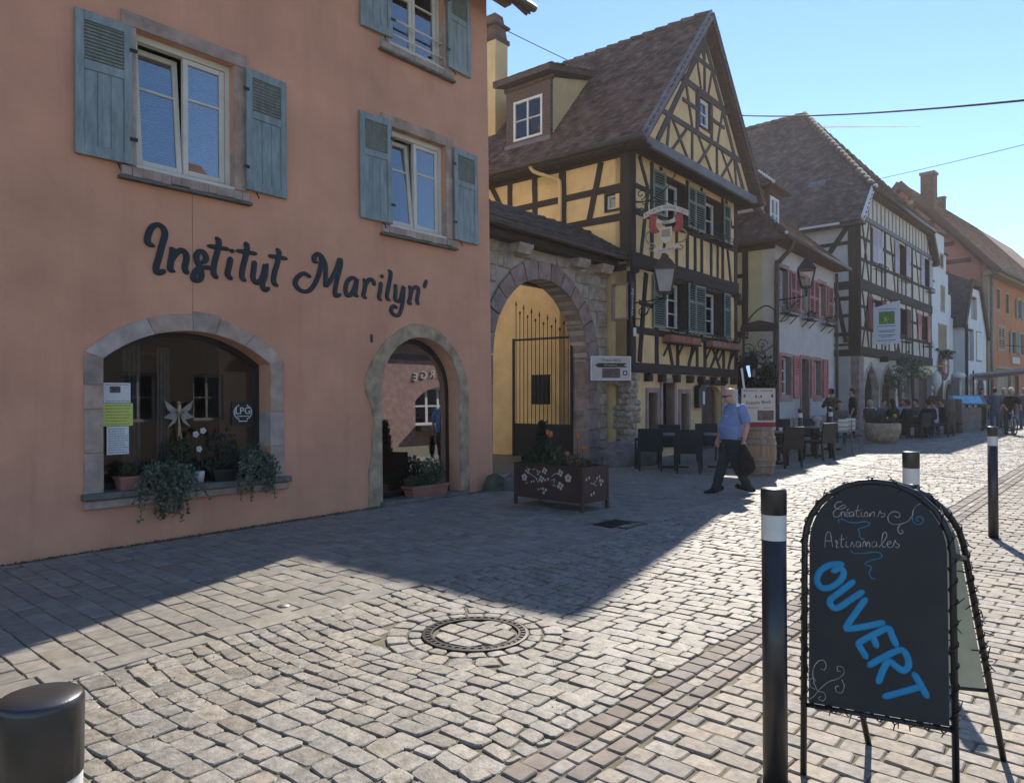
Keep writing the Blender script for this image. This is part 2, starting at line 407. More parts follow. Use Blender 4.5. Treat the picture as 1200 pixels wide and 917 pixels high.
M['awning'] = mat('awning_cloth', (0.34,0.33,0.40), 0.85, 0.1, 5, 0.1, 30)
M['brick'] = mat('chimney_brick', (0.20,0.11,0.075), 0.9, 0.3, 6, 0.4, 30)
M['cloud'] = mat('cloud_white', (0.9,0.9,0.92), 1.0, 0.02, 3, 0, trans=0.5)

# ------------------------------------------------------------------ shared pieces
def unit_beam(seed, mname):
    rr = random.Random(seed); mb = MB(); n = 5
    for i in range(n+1):
        x = i/n; a = rr.uniform(-0.05,0.05); b = rr.uniform(-0.05,0.05); c = rr.uniform(-0.04,0.04)
        for (y, z) in ((-0.5+0.12,-0.5),(-0.5,-0.5+0.07),(-0.5,0.5-0.07),(-0.5+0.12,0.5),(0.5,0.5),(0.5,-0.5)):
            mb.v.append((x-0.5, y + c*(y<0), z*(1+a) + b))
    for i in range(n):
        for j in range(6):
            a = i*6+j; b = i*6+(j+1)%6; mb.f.append((a, b, b+6, a+6))
    mb.f.append(tuple(range(6))[::-1]); mb.f.append(tuple(n*6+j for j in range(6)))
    return mb.mesh('timber', M[mname])
BEAMS = {}
def timber(parent, u0, z0, u1, z1, w, mname='timber', y=-0.03, d=0.12, name='timber'):
    if mname not in BEAMS: BEAMS[mname] = [unit_beam(k, mname) for k in range(4)]
    L = math.hypot(u1-u0, z1-z0); a = math.atan2(z1-z0, u1-u0)
    o = link(name, random.choice(BEAMS[mname]), parent, ((u0+u1)/2, y + d/2 + random.uniform(-0.006,0.006), (z0+z1)/2), (0,-a,0), (L, d, w))
    return o
def timbers(parent, rows, mname='timber', y=-0.03, d=0.12):
    for r in rows: timber(parent, *r, mname=mname, y=y, d=d)

SLAT = {}
def slat_mesh(mname):
    if mname not in SLAT:
        mb = MB(); Mx = Matrix.Rotation(R(38),4,'X'); mb.box((-0.5,-0.018,-0.004),(0.5,0.018,0.004),Mx)
        SLAT[mname] = mb.mesh('slat', M[mname])
    return SLAT[mname]
def shutter(parent, u0, u1, z0, z1, mname, y=-0.045, split=0.6, pitch=0.055, fr=0.055, slats2=False, label=None, ang=0.0, hinge=0, plank=False):
    """louvred leaf standing against the wall, hinge 0 = left edge, 1 = right edge"""
    w = u1-u0; h = z1-z0; mb = MB(); t = 0.032
    mb.cham((0,-t,0),(fr,0,h),0.005); mb.cham((w-fr,-t,0),(w,0,h),0.005)
    zs = h*split
    for za, zb in ((0,fr*1.4),(zs-fr*0.6,zs+fr*0.6),(h-fr*1.2,h)):
        mb.cham((fr,-t*0.9,za),(w-fr,0,zb),0.004)
    if plank:
        n = max(2, round((w-2*fr)/0.12))
        for i in range(n):
            a = fr + (w-2*fr)*i/n; b = fr + (w-2*fr)*(i+1)/n
            mb.cham((a+0.002,-t*0.55,fr*1.4),(b-0.002,-0.004,zs-fr*0.6),0.004)
    o = mb.build('shutter', M[mname], parent)
    if hinge == 1: o.location = (u1, y, z0); o.rotation_euler = (0,0,ang); off = -w
    else: o.location = (u0, y, z0); o.rotation_euler = (0,0,ang); off = 0
    if off:
        for v in o.data.vertices: v.co.x += off
    zones = [(zs+fr*0.6, h-fr*1.2)] + ([(fr*1.4, zs-fr*0.6)] if slats2 else [])
    for za, zb in zones:
        n = max(2, int((zb-za)/pitch))
        for i in range(n):
            link('slat', slat_mesh(mname), o, (off + w/2, -t*0.5, za + (zb-za)*(i+0.5)/n), None, (w-2*fr, 1, pitch/0.055))
    bk = MB().box((off+fr,-0.006,0.02),(off+w-fr,-0.002,h-0.02)).build('backing', M['dark'] if slats2 else M[mname], o)
    if label: o['label'] = label
    return o

def window(parent, u0, u1, z0, z1, y=0.2, fm='white', gm='glass', fw=0.055, nx=2, nz=1, bar=0.025, mull=0.075, inner=True, label=None, t=0.06, curtain=None):
    """frame (part) with glazing bars; panes are its sub-parts; a dark room box behind"""
    mb = MB()
    mb.box((u0,y-t,z0),(u0+fw,y,z1)); mb.box((u1-fw,y-t,z0),(u1,y,z1))
    mb.box((u0+fw,y-t*0.98,z0),(u1-fw,y,z0+fw)); mb.box((u0+fw,y-t*0.98,z1-fw),(u1-fw,y,z1))
    a, b, c, d = u0+fw, u1-fw, z0+fw, z1-fw
    xs = [a]
    for i in range(1, nx):
        x = a+(b-a)*i/nx; mb.box((x-mull/2,y-t*1.1,c),(x+mull/2,y,d)); xs += [x-mull/2, x+mull/2]
    xs.append(b)
    cells = [(xs[2*i], xs[2*i+1]) for i in range(nx)]
    for xa, xb in cells:
        for k in range(1, nz+1):
            z = c+(d-c)*k/(nz+1); mb.box((xa,y-t*0.85,z-bar/2),(xb,y-t*0.1,z+bar/2))
    w = mb.build('window', M[fm], parent)
    for xa, xb in cells:
        MB().box((xa,y-0.022,c),(xb,y-0.016,d)).build('pane', M[gm], w)
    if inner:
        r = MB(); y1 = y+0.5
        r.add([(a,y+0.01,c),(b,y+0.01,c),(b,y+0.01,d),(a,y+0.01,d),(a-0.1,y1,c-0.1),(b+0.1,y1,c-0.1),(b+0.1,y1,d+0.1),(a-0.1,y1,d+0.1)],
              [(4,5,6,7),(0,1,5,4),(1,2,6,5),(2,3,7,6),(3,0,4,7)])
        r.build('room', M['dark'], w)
    if curtain:
        cm = MB(); n = 24
        for (xa, xb) in curtain:
            pts = [(xa+(xb-xa)*i/n, y+0.12+0.02*math.sin(i*1.9), 0) for i in range(n+1)]
            o_ = len(cm.v)
            for p in pts: cm.v.append((p[0],p[1],c)); cm.v.append((p[0],p[1],d))
            for i in range(n): cm.f.append((o_+2*i,o_+2*i+2,o_+2*i+3,o_+2*i+1))
        cm.build('curtain', M['curtain'], w)
    if label: w['label'] = label
    return w

def lining(parent, u0, u1, z0, z1, m, y0=-0.01, y1=0.26, t=0.05, sill=0.06, name='casing', proud=0.0):
    """jambs, lintel and sill lining an opening (inner clear size u0..u1, z0..z1)"""
    mb = MB()
    mb.box((u0-t,y0,z0-sill),(u0,y1,z1+t)); mb.box((u1,y0,z0-sill),(u1+t,y1,z1+t))
    mb.box((u0,y0,z1),(u1,y1,z1+t)); mb.box((u0,y0-proud,z0-sill),(u1,y1,z0))
    return mb.build(name, M[m], parent)

def tile_field(mb, o, U, V, nu, nv, tw, tl, thick=0.014, accept=None, jit=0.006):
    """overlapping plain tiles: o origin at the eave, U unit vector along it, V unit vector up the slope"""
    o = Vector(o); U = Vector(U).normalized(); V = Vector(V).normalized(); N = U.cross(V).normalized()
    if N.z < 0: N = -N
    for j in range(nv):
        off = 0.5*(j % 2)
        for i in range(-1, nu+1):
            u = (i+off)*tw; v = j*tl
            if accept and not accept(u+tw/2, v+tl/2): continue
            if not accept and (u < -0.001-tw*0.6 or u > nu*tw): continue
            a = random.uniform(-jit,jit); b = random.uniform(-jit,jit); g = 0.004
            p = o + U*u + V*(v + a)
            h0 = N*(thick*2 + b); h1 = N*(thick*0.4)
            q = [p+U*g, p+U*(tw-g), p+U*(tw-g)+V*(tl*1.25), p+U*g+V*(tl*1.25)]
            k = len(mb.v)
            mb.v.extend([tuple(q[0]+h0), tuple(q[1]+h0), tuple(q[2]+h1), tuple(q[3]+h1), tuple(q[0]+h0-N*thick*1.6), tuple(q[1]+h0-N*thick*1.6)])
            mb.f.extend([(k,k+1,k+2,k+3),(k+4,k+5,k+1,k),(k+4,k,k+3),(k+1,k+5,k+2)])

def leaves(mb, c, rad, n, size, up=0.3, rr=random, shell=0.0):
    for _ in range(n):
        while True:
            p = Vector((rr.uniform(-1,1), rr.uniform(-1,1), rr.uniform(-1,1)))
            if shell <= p.length <= 1: break
        q = Vector((c[0]+p.x*rad[0], c[1]+p.y*rad[1], c[2]+p.z*rad[2]))
        d = Vector((rr.gauss(0,1), rr.gauss(0,1), rr.gauss(up,1))).normalized()
        leaf(mb, q, d, size*rr.uniform(0.6,1.3), rr)
def leaf(mb, q, d, s, rr=random, asp=0.5):
    e = d.cross(Vector((rr.gauss(0,1), rr.gauss(0,1), rr.gauss(0,1))))
    if e.length < 1e-4: e = d.orthogonal()
    e.normalize(); f = d.cross(e)*0.12
    k = len(mb.v)
    mb.v.extend([tuple(q), tuple(q+d*s*0.5+e*s*asp*0.5+f*s), tuple(q+d*s), tuple(q+d*s*0.5-e*s*asp*0.5+f*s)])
    mb.f.append((k,k+1,k+2,k+3))

def evaluate(o):
    """mesh of one object with its modifiers, worked out alone in a scratch scene"""
    sc = bpy.data.scenes.new("scratch"); sc.collection.objects.link(o)
    vl = sc.view_layers[0]; vl.update(); dg = vl.depsgraph; dg.update()
    me = bpy.data.meshes.new_from_object(o.evaluated_get(dg))
    sc.collection.objects.unlink(o); bpy.data.scenes.remove(sc)
    return me
def text_mesh(name, s, size, mt, parent, loc, rot=(R(90),0,0), depth=0.002, align='CENTER', sx=1, shear=0.0):
    cu = bpy.data.curves.new(name, 'FONT'); cu.body = s; cu.size = size; cu.extrude = depth; cu.align_x = align; cu.align_y = 'CENTER'; cu.resolution_u = 3; cu.shear = shear
    t = bpy.data.objects.new(name, cu)
    me = evaluate(t); me.materials.clear(); me.materials.append(mt)
    bpy.data.objects.remove(t); bpy.data.curves.remove(cu)
    me.name = name
    return link(name, me, parent, loc, rot, (sx,1,1))

def pen(mb, pts, r, y=0.0, su=1.0, flat=0.25, n=8, k=5):
    """round brush stroke through (u,z) points, lying on the wall plane y"""
    P = smooth_path([(p[0]/su, 0, p[1]) for p in pts], k)
    b = len(mb.v); m = len(P)
    ends = [P[0] + (P[0]-P[1]).normalized()*r*0.75] + P + [P[-1] + (P[-1]-P[-2]).normalized()*r*0.75]
    rs = [r*0.35] + [r*(0.9 if i in (0, m-1) else 1) for i in range(m)] + [r*0.35]
    mb.tube(ends, rs, n)
    for i in range(b, len(mb.v)):
        x, yy, z = mb.v[i]; mb.v[i] = (x*su, y + yy*flat, z)
# ------------------------------------------------------------------ ground, pavement and road
def sheet(name, x0, x1, y0, y1, dz, m, nx=1):
    mb = MB()
    for i in range(nx):
        a = x0+(x1-x0)*i/nx; b = x0+(x1-x0)*(i+1)/nx
        mb.add([(a,y0,gz(a)+dz),(b,y0,gz(b)+dz),(b,y1,gz(b)+dz),(a,y1,gz(a)+dz)], [(0,1,2,3)])
    return tag(mb.build(name, m), kind='structure')
sheet('ground', -140, 330, -200, 260, -0.03, M['joint'])
Y_WALL, Y_STRIP1, Y_STRIP0, Y_ROAD = 8.45, 4.92, 4.72, 2.14     # wall foot | pavement | flat strip | setts | kerb rows
pavement = sheet('pavement', -8, 90, Y_STRIP0, 13, -0.0095, M['joint'])
road = sheet('road', -8, 90, Y_ROAD, Y_STRIP0, -0.0095, M['joint'])
far_pavement = sheet('pavement', -8, 90, -9, Y_ROAD, -0.0095, M['joint'])

CAMDIR = (math.cos(R(41.4)), math.sin(R(41.4)))
def in_frame(x, y, z=0.0, m=1.0):
    d = x*CAMDIR[0] + y*CAMDIR[1]; l = x*CAMDIR[1] - y*CAMDIR[0]
    if d < 0.8: return False, 0
    px = 512 + 725*l/d; py = 397 + 725*(1.65-z)/d
    return (-40*m < px < 1064 and py < 810), 1/(d*d*d)

MH = (3.58, 3.49)                      # manhole centre
def stone_poly(cx, cy, poly, top, rnd, dome):
    """a sett: outline, softened shoulder, slightly domed and tilted top (about 40 triangles)"""
    mb = MB(); n = len(poly)
    tx, ty = random.gauss(0, 0.02), random.gauss(0, 0.02); base = gz(cx)
    zt = lambda x, y: base + G*(x-cx) + top + tx*(x-cx) + ty*(y-cy)
    for x, y in poly: mb.v.append((x, y, base - 0.03))
    for x, y in poly: mb.v.append((x, y, zt(x, y) - rnd*0.8))
    for x, y in poly:
        d = math.hypot(x-cx, y-cy) or 1; k = max(0.3, 1 - rnd/d)
        mb.v.append((cx+(x-cx)*k, cy+(y-cy)*k, zt(cx+(x-cx)*k, cy+(y-cy)*k)))
    mb.v.append((cx, cy, zt(cx, cy) + dome))
    for i in range(n):
        j = (i+1) % n
        mb.f += [(i, j, n+j, n+i), (n+i, n+j, 2*n+j, 2*n+i), (2*n+i, 2*n+j, 3*n)]
    return mb

def cut_corners(q, c):
    out = []
    n = len(q)
    for i in range(n):
        p = Vector(q[i]); a = Vector(q[i-1]); b = Vector(q[(i+1) % n])
        k1, k2 = random.uniform(0.25, 1.1), random.uniform(0.25, 1.1)
        out.append(tuple(p + (a-p).normalized()*min(c*k1, (a-p).length*0.3)))
        out.append(tuple(p + (b-p).normalized()*min(c*k2, (b-p).length*0.3)))
    return out

def lay(parent, cells, name, m, rest_name, top, rnd, dome, cut, smooth=True):
    """cells: list of corner lists. the 300 that show largest become parts, the rest one part of kind stuff"""
    scored = []
    for q in cells:
        cx = sum(p[0] for p in q)/len(q); cy = sum(p[1] for p in q)/len(q)
        ok, s = in_frame(cx, cy)
        scored.append((s if ok else 0, cx, cy, q))
    scored.sort(key=lambda t: -t[0])
    rest = MB()
    for i, (s, cx, cy, q) in enumerate(scored):
        poly = cut_corners(q, cut) if cut else q
        mb = stone_poly(cx, cy, poly, random.gauss(top, 0.0025), rnd, dome)
        if i < 300 and s > 0:
            o = mb.build(name, m, parent, smooth)
        else: rest.add(mb.v, mb.f)
    r = rest.build(rest_name, m, parent, smooth); r['kind'] = 'stuff'

def row_cells(x0, x1, y0, y1, wx, wy, jx, jy, jit, gap, wav=0.0, keep=None, stag=True):
    cells = []; x = x0; k = 0
    while x < x1:
        w = wx*random.uniform(1-jx, 1+jx); y = y0 + (0 if jy or not stag else (-0.5*wy if k % 2 else 0))
        if jy: y = y0 - random.uniform(0, wy)
        first = True
        while y < y1:
            h = wy*random.uniform(1-jy, 1+jy)
            a, b = max(y, y0), min(y+h, y1)
            if b - a > wy*0.25:
                f = lambda yy: wav*math.sin((yy-y0)*2.1 + x*0.35)
                r = lambda: random.uniform(-jit, jit)
                g = gap/2
                q = [(x+g+f(a)+r(), a+g+r()), (x+w-g+f(a)+r(), a+g+r()), (x+w-g+f(b)+r(), b-g+r()), (x+g+f(b)+r(), b-g+r())]
                if keep is None or keep((x+w/2), (a+b)/2): cells.append(q)
            y += h
        x += w; k += 1
    return cells

# granite setts of the road
keep_road = lambda x, y: math.hypot(x-MH[0], y-MH[1]) > 0.60
cells = row_cells(-1.5, 34, Y_ROAD, Y_STRIP0, 0.122, 0.168, 0.18, 0.30, 0.012, 0.008, 0.05, keep_road)
# the ring of setts round the manhole
for ring, (r0, r1, n) in enumerate(((0.375, 0.46, 20), (0.475, 0.61, 21))):
    for i in range(n):
        a0 = 2*PI*(i+0.06)/n; a1 = 2*PI*(i+0.94)/n
        cells.append([(MH[0]+r0*math.cos(a0), MH[1]+r0*math.sin(a0)), (MH[0]+r1*math.cos(a0), MH[1]+r1*math.sin(a0)),
                      (MH[0]+r1*math.cos(a1), MH[1]+r1*math.sin(a1)), (MH[0]+r0*math.cos(a1), MH[1]+r0*math.sin(a1))])
lay(road, cells, 'sett', M['cobble'], 'setts', 0.002, 0.0065, 0.002, 0.022, False)
# far setts: the material takes over
far = row_cells(34, 85, Y_ROAD, Y_STRIP0, 0.34, 0.42, 0.16, 0.24, 0.02, 0.035)
rest = MB()
for q in far:
    k = len(rest.v); z = random.gauss(0.004, 0.003)
    for p in q: rest.v.append((p[0], p[1], gz(p[0])+z))
    rest.f.append((k, k+1, k+2, k+3))
rest.build('setts', M['cobble'], road)['kind'] = 'stuff'

# pavers along the houses: rows square to the wall
drain_c = (7.72, 4.99)
cells = row_cells(-0.5, 24, Y_STRIP1, Y_WALL-0.12, 0.165, 0.215, 0.0, 0.0, 0.003, 0.009, 0.0, lambda x, y: max(abs(x-drain_c[0]), abs(y-drain_c[1])) > 0.26)
cells += row_cells(9.6, 24, Y_WALL-0.12, 9.9, 0.172, 0.235, 0.0, 0.0, 0.003, 0.011)
cells += row_cells(24, 60, Y_STRIP1, 9.4, 0.34, 0.47, 0.0, 0.0, 0.003, 0.02)
lay(pavement, cells, 'paver', M['paver'], 'pavers', 0.0, 0.006, 0.001, 0.0, False)
# flat gutter strip
cells = row_cells(-1, 60, Y_STRIP0, Y_STRIP1, 0.32, 0.2, 0.25, 0.0, 0.004, 0.006, stag=False)
lay(pavement, cells, 'gutter_stone', M['paver'], 'gutter_stones', 0.001, 0.006, 0, 0.0, False)

# kerb rows and the near pavement
kd = row_cells(-1, 45, Y_ROAD-0.135, Y_ROAD-0.003, 0.135, 0.132, 0.05, 0.0, 0.003, 0.010, stag=False)
kd2 = row_cells(-1, 45, 1.815, 1.915, 0.16, 0.10, 0.05, 0.0, 0.003, 0.010, stag=False)
lay(far_pavement, kd + kd2, 'kerb_sett', M['paverdark'], 'kerb_setts', 0.002, 0.008, 0.001, 0.012, False)
kl = row_cells(-1, 45, 1.918, Y_ROAD-0.138, 0.125, 0.084, 0.0, 0.0, 0.003, 0.008, stag=False)
nb = row_cells(-0.6, 45, -2.5, 1.812, 0.118, 0.195, 0.05, 0.0, 0.005, 0.010, 0.0, lambda x, y: y > 0.09*x-1.2)
lay(far_pavement, kl + nb, 'paver', M['paver2'], 'pavers', 0.0, 0.007, 0.001, 0.012, False)

# manhole: ring, slots, setts in the lid
mh = thing('manhole_cover', 'round cast iron manhole cover paved with setts in the cobbled road', 'manhole cover', (MH[0], MH[1], gz(MH[0])))
rg = MB().lathe([(0.365,-0.02),(0.365,0.008),(0.345,0.010),(0.340,0.002),(0.315,0.002),(0.310,0.008),(0.296,0.008),(0.296,-0.02)], 48, cap=False).build('ring', M['castiron'], mh)
sl = MB()
for i in range(40):
    a = 2*PI*i/40; c, s_ = math.cos(a), math.sin(a)
    Mx = Matrix.Translation((0.328*c, 0.328*s_, 0.004)) @ Matrix.Rotation(a, 4, 'Z')
    sl.box((-0.012,-0.012,-0.004),(0.012,0.012,0.005),Mx)
sl.build('studs', M['castiron'], mh)['kind'] = 'stuff'
for i, cx in enumerate((-0.2, -0.04, 0.12, 0.25)):
    hh = math.sqrt(max(0.02, 0.285**2-cx*cx)); n = 3 if i in (1, 2) else 2
    for k in range(n):
        y0 = -hh+2*hh*k/n; y1 = -hh+2*hh*(k+1)/n
        q = [(cx-0.07, y0+0.008), (cx+0.07, y0+0.008), (cx+0.07, y1-0.008), (cx-0.07, y1-0.008)]
        q = [(x*min(1,0.28/max(0.01,math.hypot(x,y))), y*min(1,0.28/max(0.01,math.hypot(x,y)))) for x, y in q]
        mx_, my_ = sum(p[0] for p in q)/4, sum(p[1] for p in q)/4
        mb = stone_poly(mx_, my_, cut_corners(q, 0.012), 0.006, 0.005, 0.001)
        mb.build('sett', M['cobble'], mh, False)
# square drain grate in the shade
dg = thing('drain_grate', 'square dark iron drain grate set in the shaded pavement', 'drain', (drain_c[0], drain_c[1], gz(drain_c[0])))
fr_ = MB(); fr_.box((-0.25,-0.25,-0.02),(0.25,-0.21,0.006)); fr_.box((-0.25,0.21,-0.02),(0.25,0.25,0.006)); fr_.box((-0.25,-0.21,-0.02),(-0.21,0.21,0.006)); fr_.box((0.21,-0.21,-0.02),(0.25,0.21,0.006))
fr_.build('frame', M['castiron'], dg)
for i in range(7):
    MB().box((-0.21,-0.19+i*0.06,-0.015),(0.21,-0.165+i*0.06,0.003)).build('grate_bar', M['castiron'], dg)
MB().box((-0.21,-0.21,-0.03),(0.21,0.21,-0.02)).build('pit', M['dark'], dg)
# small metal road studs that catch the light
for i, (x, y, lab) in enumerate(((3.06, 5.06, 'small round metal stud in the sunlit pavers before the big shadow'), (9.0, 6.1, 'small round metal stud in the shaded pavers right of the steel planter'), (6.1, 7.6, 'small round metal stud in the shaded pavers below the arched door'))):
    st = MB().lathe([(0.05,0.0),(0.05,0.006),(0.035,0.014),(0.0005,0.017)], 14, cap=False).build('road_stud', M['hoop'], None, True, (x, y, gz(x)))
    tag(st, lab, 'road stud', 'metal studs in the pavement')
# moss and weeds in the joints
wd = MB()
for _ in range(1100):
    x = random.uniform(1.2, 8.5); y = random.uniform(Y_ROAD+0.1, Y_STRIP0-0.1)
    if noise.noise(Vector((x*0.9, y*0.9, 2))) < 0.0: continue
    x0 = x
    for _k in range(2):
        leaf(wd, Vector((x+random.gauss(0,0.012), y+random.gauss(0,0.012), gz(x)-0.008)), Vector((random.gauss(0,.5), random.gauss(0,.5), 1)).normalized(), 0.017)
for _ in range(900):
    x = random.uniform(1.0, 8.6)
    leaf(wd, Vector((x, 8.40+0.0157*(x-2)-abs(random.gauss(0,0.035)), gz(x)-0.01)), Vector((random.gauss(0,.6), random.gauss(-.2,.5), 1)).normalized(), 0.03)
tag(wd.build('joint_moss', M['moss_leaf']), kind='stuff')
# ------------------------------------------------------------------ the pink house on the left
PK = dict(loc=(2.0, 8.43, 0.0), rz=R(0.9), rx=R(-1.03))        # the old front leans back a little
PKM = Matrix.Translation(PK['loc']) @ Euler((PK['rx'], 0, PK['rz'])).to_matrix().to_4x4()
def pk(u, y, z): return tuple(PKM @ Vector((u, y, z)))
def pk_thing(name, label, cat, u, y, z, group=None):
    return thing(name, label, cat, pk(u, y, z), PK['rz'], group, PK['rx'])
pink = thing('pink_house', 'salmon pink rendered house with blue grey shutters and an arched shop window', 'house', PK['loc'], PK['rz'], None, PK['rx'])
def seg_arch(u0, u1, zs, za, n=14):
    """segmental arch from (u1,zs) over the crown za to (u0,zs)"""
    c = (u1-u0)/2; h = za-zs; r = (c*c+h*h)/(2*h); zc = za-r; um = (u0+u1)/2
    a = math.asin(c/r)
    return [(um+r*math.sin(a-2*a*i/n), zc+r*math.cos(a-2*a*i/n)) for i in range(n+1)], (um, zc, r, a)
shop_in, SI = seg_arch(0.95, 2.94, 2.07, 2.43)
shop_out, SO = seg_arch(0.76, 3.13, 2.13, 2.63)
door_in = [(5.57+0.81*math.cos(R(a)), 1.76+0.82*math.sin(R(a))) for a in range(0, 181, 12)]
h_shop = [(0.95, 0.62), (2.94, 0.62)] + shop_in
h_door = [(4.76, 0.06), (6.38, 0.06)] + door_in
W1 = (1.30, 2.47, 4.26, 5.79); W2 = (4.96, 6.14, 4.26, 5.74); W3 = (4.97, 6.13, 7.03, 8.40); W4 = (1.30, 2.47, 7.03, 8.40)
rect = lambda w: [(w[0],w[2]),(w[1],w[2]),(w[1],w[3]),(w[0],w[3])]
MB().prism([(-9,-0.4),(7.19,-0.4),(7.19,8.9),(-9,8.9)], 0.0, 0.34, [h_shop, h_door, rect(W1), rect(W2), rect(W3), rect(W4)]).build('wall', M['pink'], pink)
gw = MB().prism([(0,-0.4),(9.5,-0.4),(9.5,8.9),(4.75,13.9),(0,8.9)], 0, 0.3)
gw.xform(Matrix.Translation((7.19,0.01,0)) @ Matrix.Rotation(R(90),4,'Z')).build('side_wall', M['creamwall'], pink)
MB().box((-9,9.2,-0.4),(7.15,9.5,8.9)).build('rear_wall', M['pink'], pink)
# roof, rafters and verge
rf = MB(); sl_ = math.hypot(5.35, 5.63)
for sg in (0, 1):
    a = math.atan2(5.3, 5.25)
    P0 = (-0.55, 8.42) if sg == 0 else (10.05, 8.42)
    rf.prism([(P0[0],P0[1]),(4.75,14.05),(4.75,14.2),(P0[0],P0[1]+0.15)] if sg == 0 else [(4.75,14.05),(P0[0],P0[1]),(P0[0],P0[1]+0.15),(4.75,14.2)], 0, 16.75)
rf.xform(Matrix.Translation((7.7,0,0)) @ Matrix.Rotation(R(90),4,'Z'))
rf.build('roof', M['tile'], pink)
for i in range(12):
    k = 7.05-0.75*i
    mb = MB().bar((k,-0.50,8.36),(k,0.3,9.06+0.1),0.09,0.11); mb.build('rafter', M['timber2'], pink)
MB().bar((7.2,-0.1,8.72),(7.66,-0.1,8.72),0.16,0.17).build('purlin', M['timber2'], pink)
MB().box((-9,-0.58,8.34),(7.7,-0.555,8.50)).build('eave_board', M['timber2'], pink)
MB().tube([(-9,-0.65,8.42),(7.72,-0.65,8.42)],0.07,10).build('gutter', M['copper'], pink, True)
mb = MB(); mb.bar((7.69,-0.56,8.42),(7.69,4.75,14.08),0.04,0.22); mb.build('verge_board', M['timber2'], pink)

# shop window surround: arch stones, jambs, sill
def arch_stones(parent, Si, So, cuts, m, y0=-0.012, y1=0.30, name='surround_stone', key=None):
    (um, zi, ri, ai), (_, zo, ro, ao) = Si, So
    for k in range(len(cuts)-1):
        t0, t1 = cuts[k], cuts[k+1]; n = 5; g = 0.004
        inn = []; out = []
        for i in range(n+1):
            t = t0+(t1-t0)*i/n
            aa = ai*t; bb = ao*t
            inn.append((um+ri*math.sin(aa), zi+ri*math.cos(aa))); out.append((um+ro*math.sin(bb), zo+ro*math.cos(bb)))
        if key is not None and k == key: out = [(p[0], p[1]+0.035) for p in out]
        poly = inn + out[::-1]
        cx = sum(p[0] for p in poly)/len(poly); cz = sum(p[1] for p in poly)/len(poly)
        poly = [(p[0]+(cx-p[0])*0.012, p[1]+(cz-p[1])*0.012) for p in poly]
        MB().prism(poly, y0-random.uniform(0,0.01), y1).build(name, m, parent)
arch_stones(pink, SI, SO, (-1, -0.42, 0.03-0.04, 0.27-0.02, 0.62, 1), M['sandstone'], key=2)
for u0, u1 in ((0.757, 0.95), (2.94, 3.137)):
    zs = [0.62, 1.05, 1.52, 1.78, 2.10] if u0 < 1 else [0.62, 1.02, 1.46, 2.10]
    for a, b in zip(zs, zs[1:]):
        MB().cham((u0,-0.014-random.uniform(0,0.006),a+0.003),(u1,0.30,b-0.003),0.006,0.002).build('surround_stone', M['sandstone'], pink)
MB().cham((0.73,-0.10,0.555),(3.20,0.3,0.622),0.012,0.003).build('sill', M['sill'], pink)
MB().cham((0.75,-0.06,0.46),(1.95,0.2,0.552),0.01,0.003).build('sill', M['sandstone'], pink)
MB().cham((1.955,-0.058,0.462),(3.17,0.2,0.550),0.01,0.003).build('sill', M['sandstone'], pink)
# black frame, glass, room
sw = MB(); fin, FI = seg_arch(1.01, 2.88, 2.03, 2.37)
sw.prism([(0.951,0.625),(2.939,0.625)] + [(p[0]*0.999+0.002,p[1]) for p in shop_in], 0.26, 0.31, [[(1.01,0.69),(2.88,0.69)] + fin])
sw = sw.build('shop_window', M['black'], pink)
MB().prism([(1.0,0.68),(2.89,0.68)] + seg_arch(1.0,2.89,2.035,2.38)[0], 0.283, 0.289).build('pane', glass('shop_glass', 0.015, 0.75, (0.9,0.92,0.92)), sw)
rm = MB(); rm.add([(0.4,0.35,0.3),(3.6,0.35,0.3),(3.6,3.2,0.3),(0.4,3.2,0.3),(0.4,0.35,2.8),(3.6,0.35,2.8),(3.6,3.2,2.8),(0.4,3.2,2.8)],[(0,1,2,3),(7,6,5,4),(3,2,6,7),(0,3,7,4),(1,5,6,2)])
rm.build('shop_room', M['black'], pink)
MB().box((0.9,0.34,0.30),(3.1,0.95,0.60)).build('display_shelf', M['sill'], pink)
MB().box((2.75,0.95,0.3),(3.3,1.0,2.35)).build('wall_panel', mat('reflection_brown', (0.24,0.12,0.09), 0.8, 0.1, 3, 0), pink)  # brown panel stands in for the pinkish house reflected in the pane
MB().box((2.6,0.95,0.3),(2.745,1.0,2.3)).build('wall_panel', M['black'], pink)
cm = MB()
for (xa, xb, yy) in ((1.5,1.72,0.9),(1.95,2.12,1.0)):
    n = 8
    for i in range(n):
        cm.box((xa+(xb-xa)*i/n, yy+0.02*(i % 2), 0.6),(xa+(xb-xa)*(i+0.9)/n, yy+0.03+0.02*(i % 2), 2.3))
cm.build('curtain', M['greycloth'], pink)
tb = MB(); tb.tube([(1.95,1.5,2.25),(2.25,1.5,2.25)],0.02,8); tb.build('ceiling_spot', M['signred'], pink)

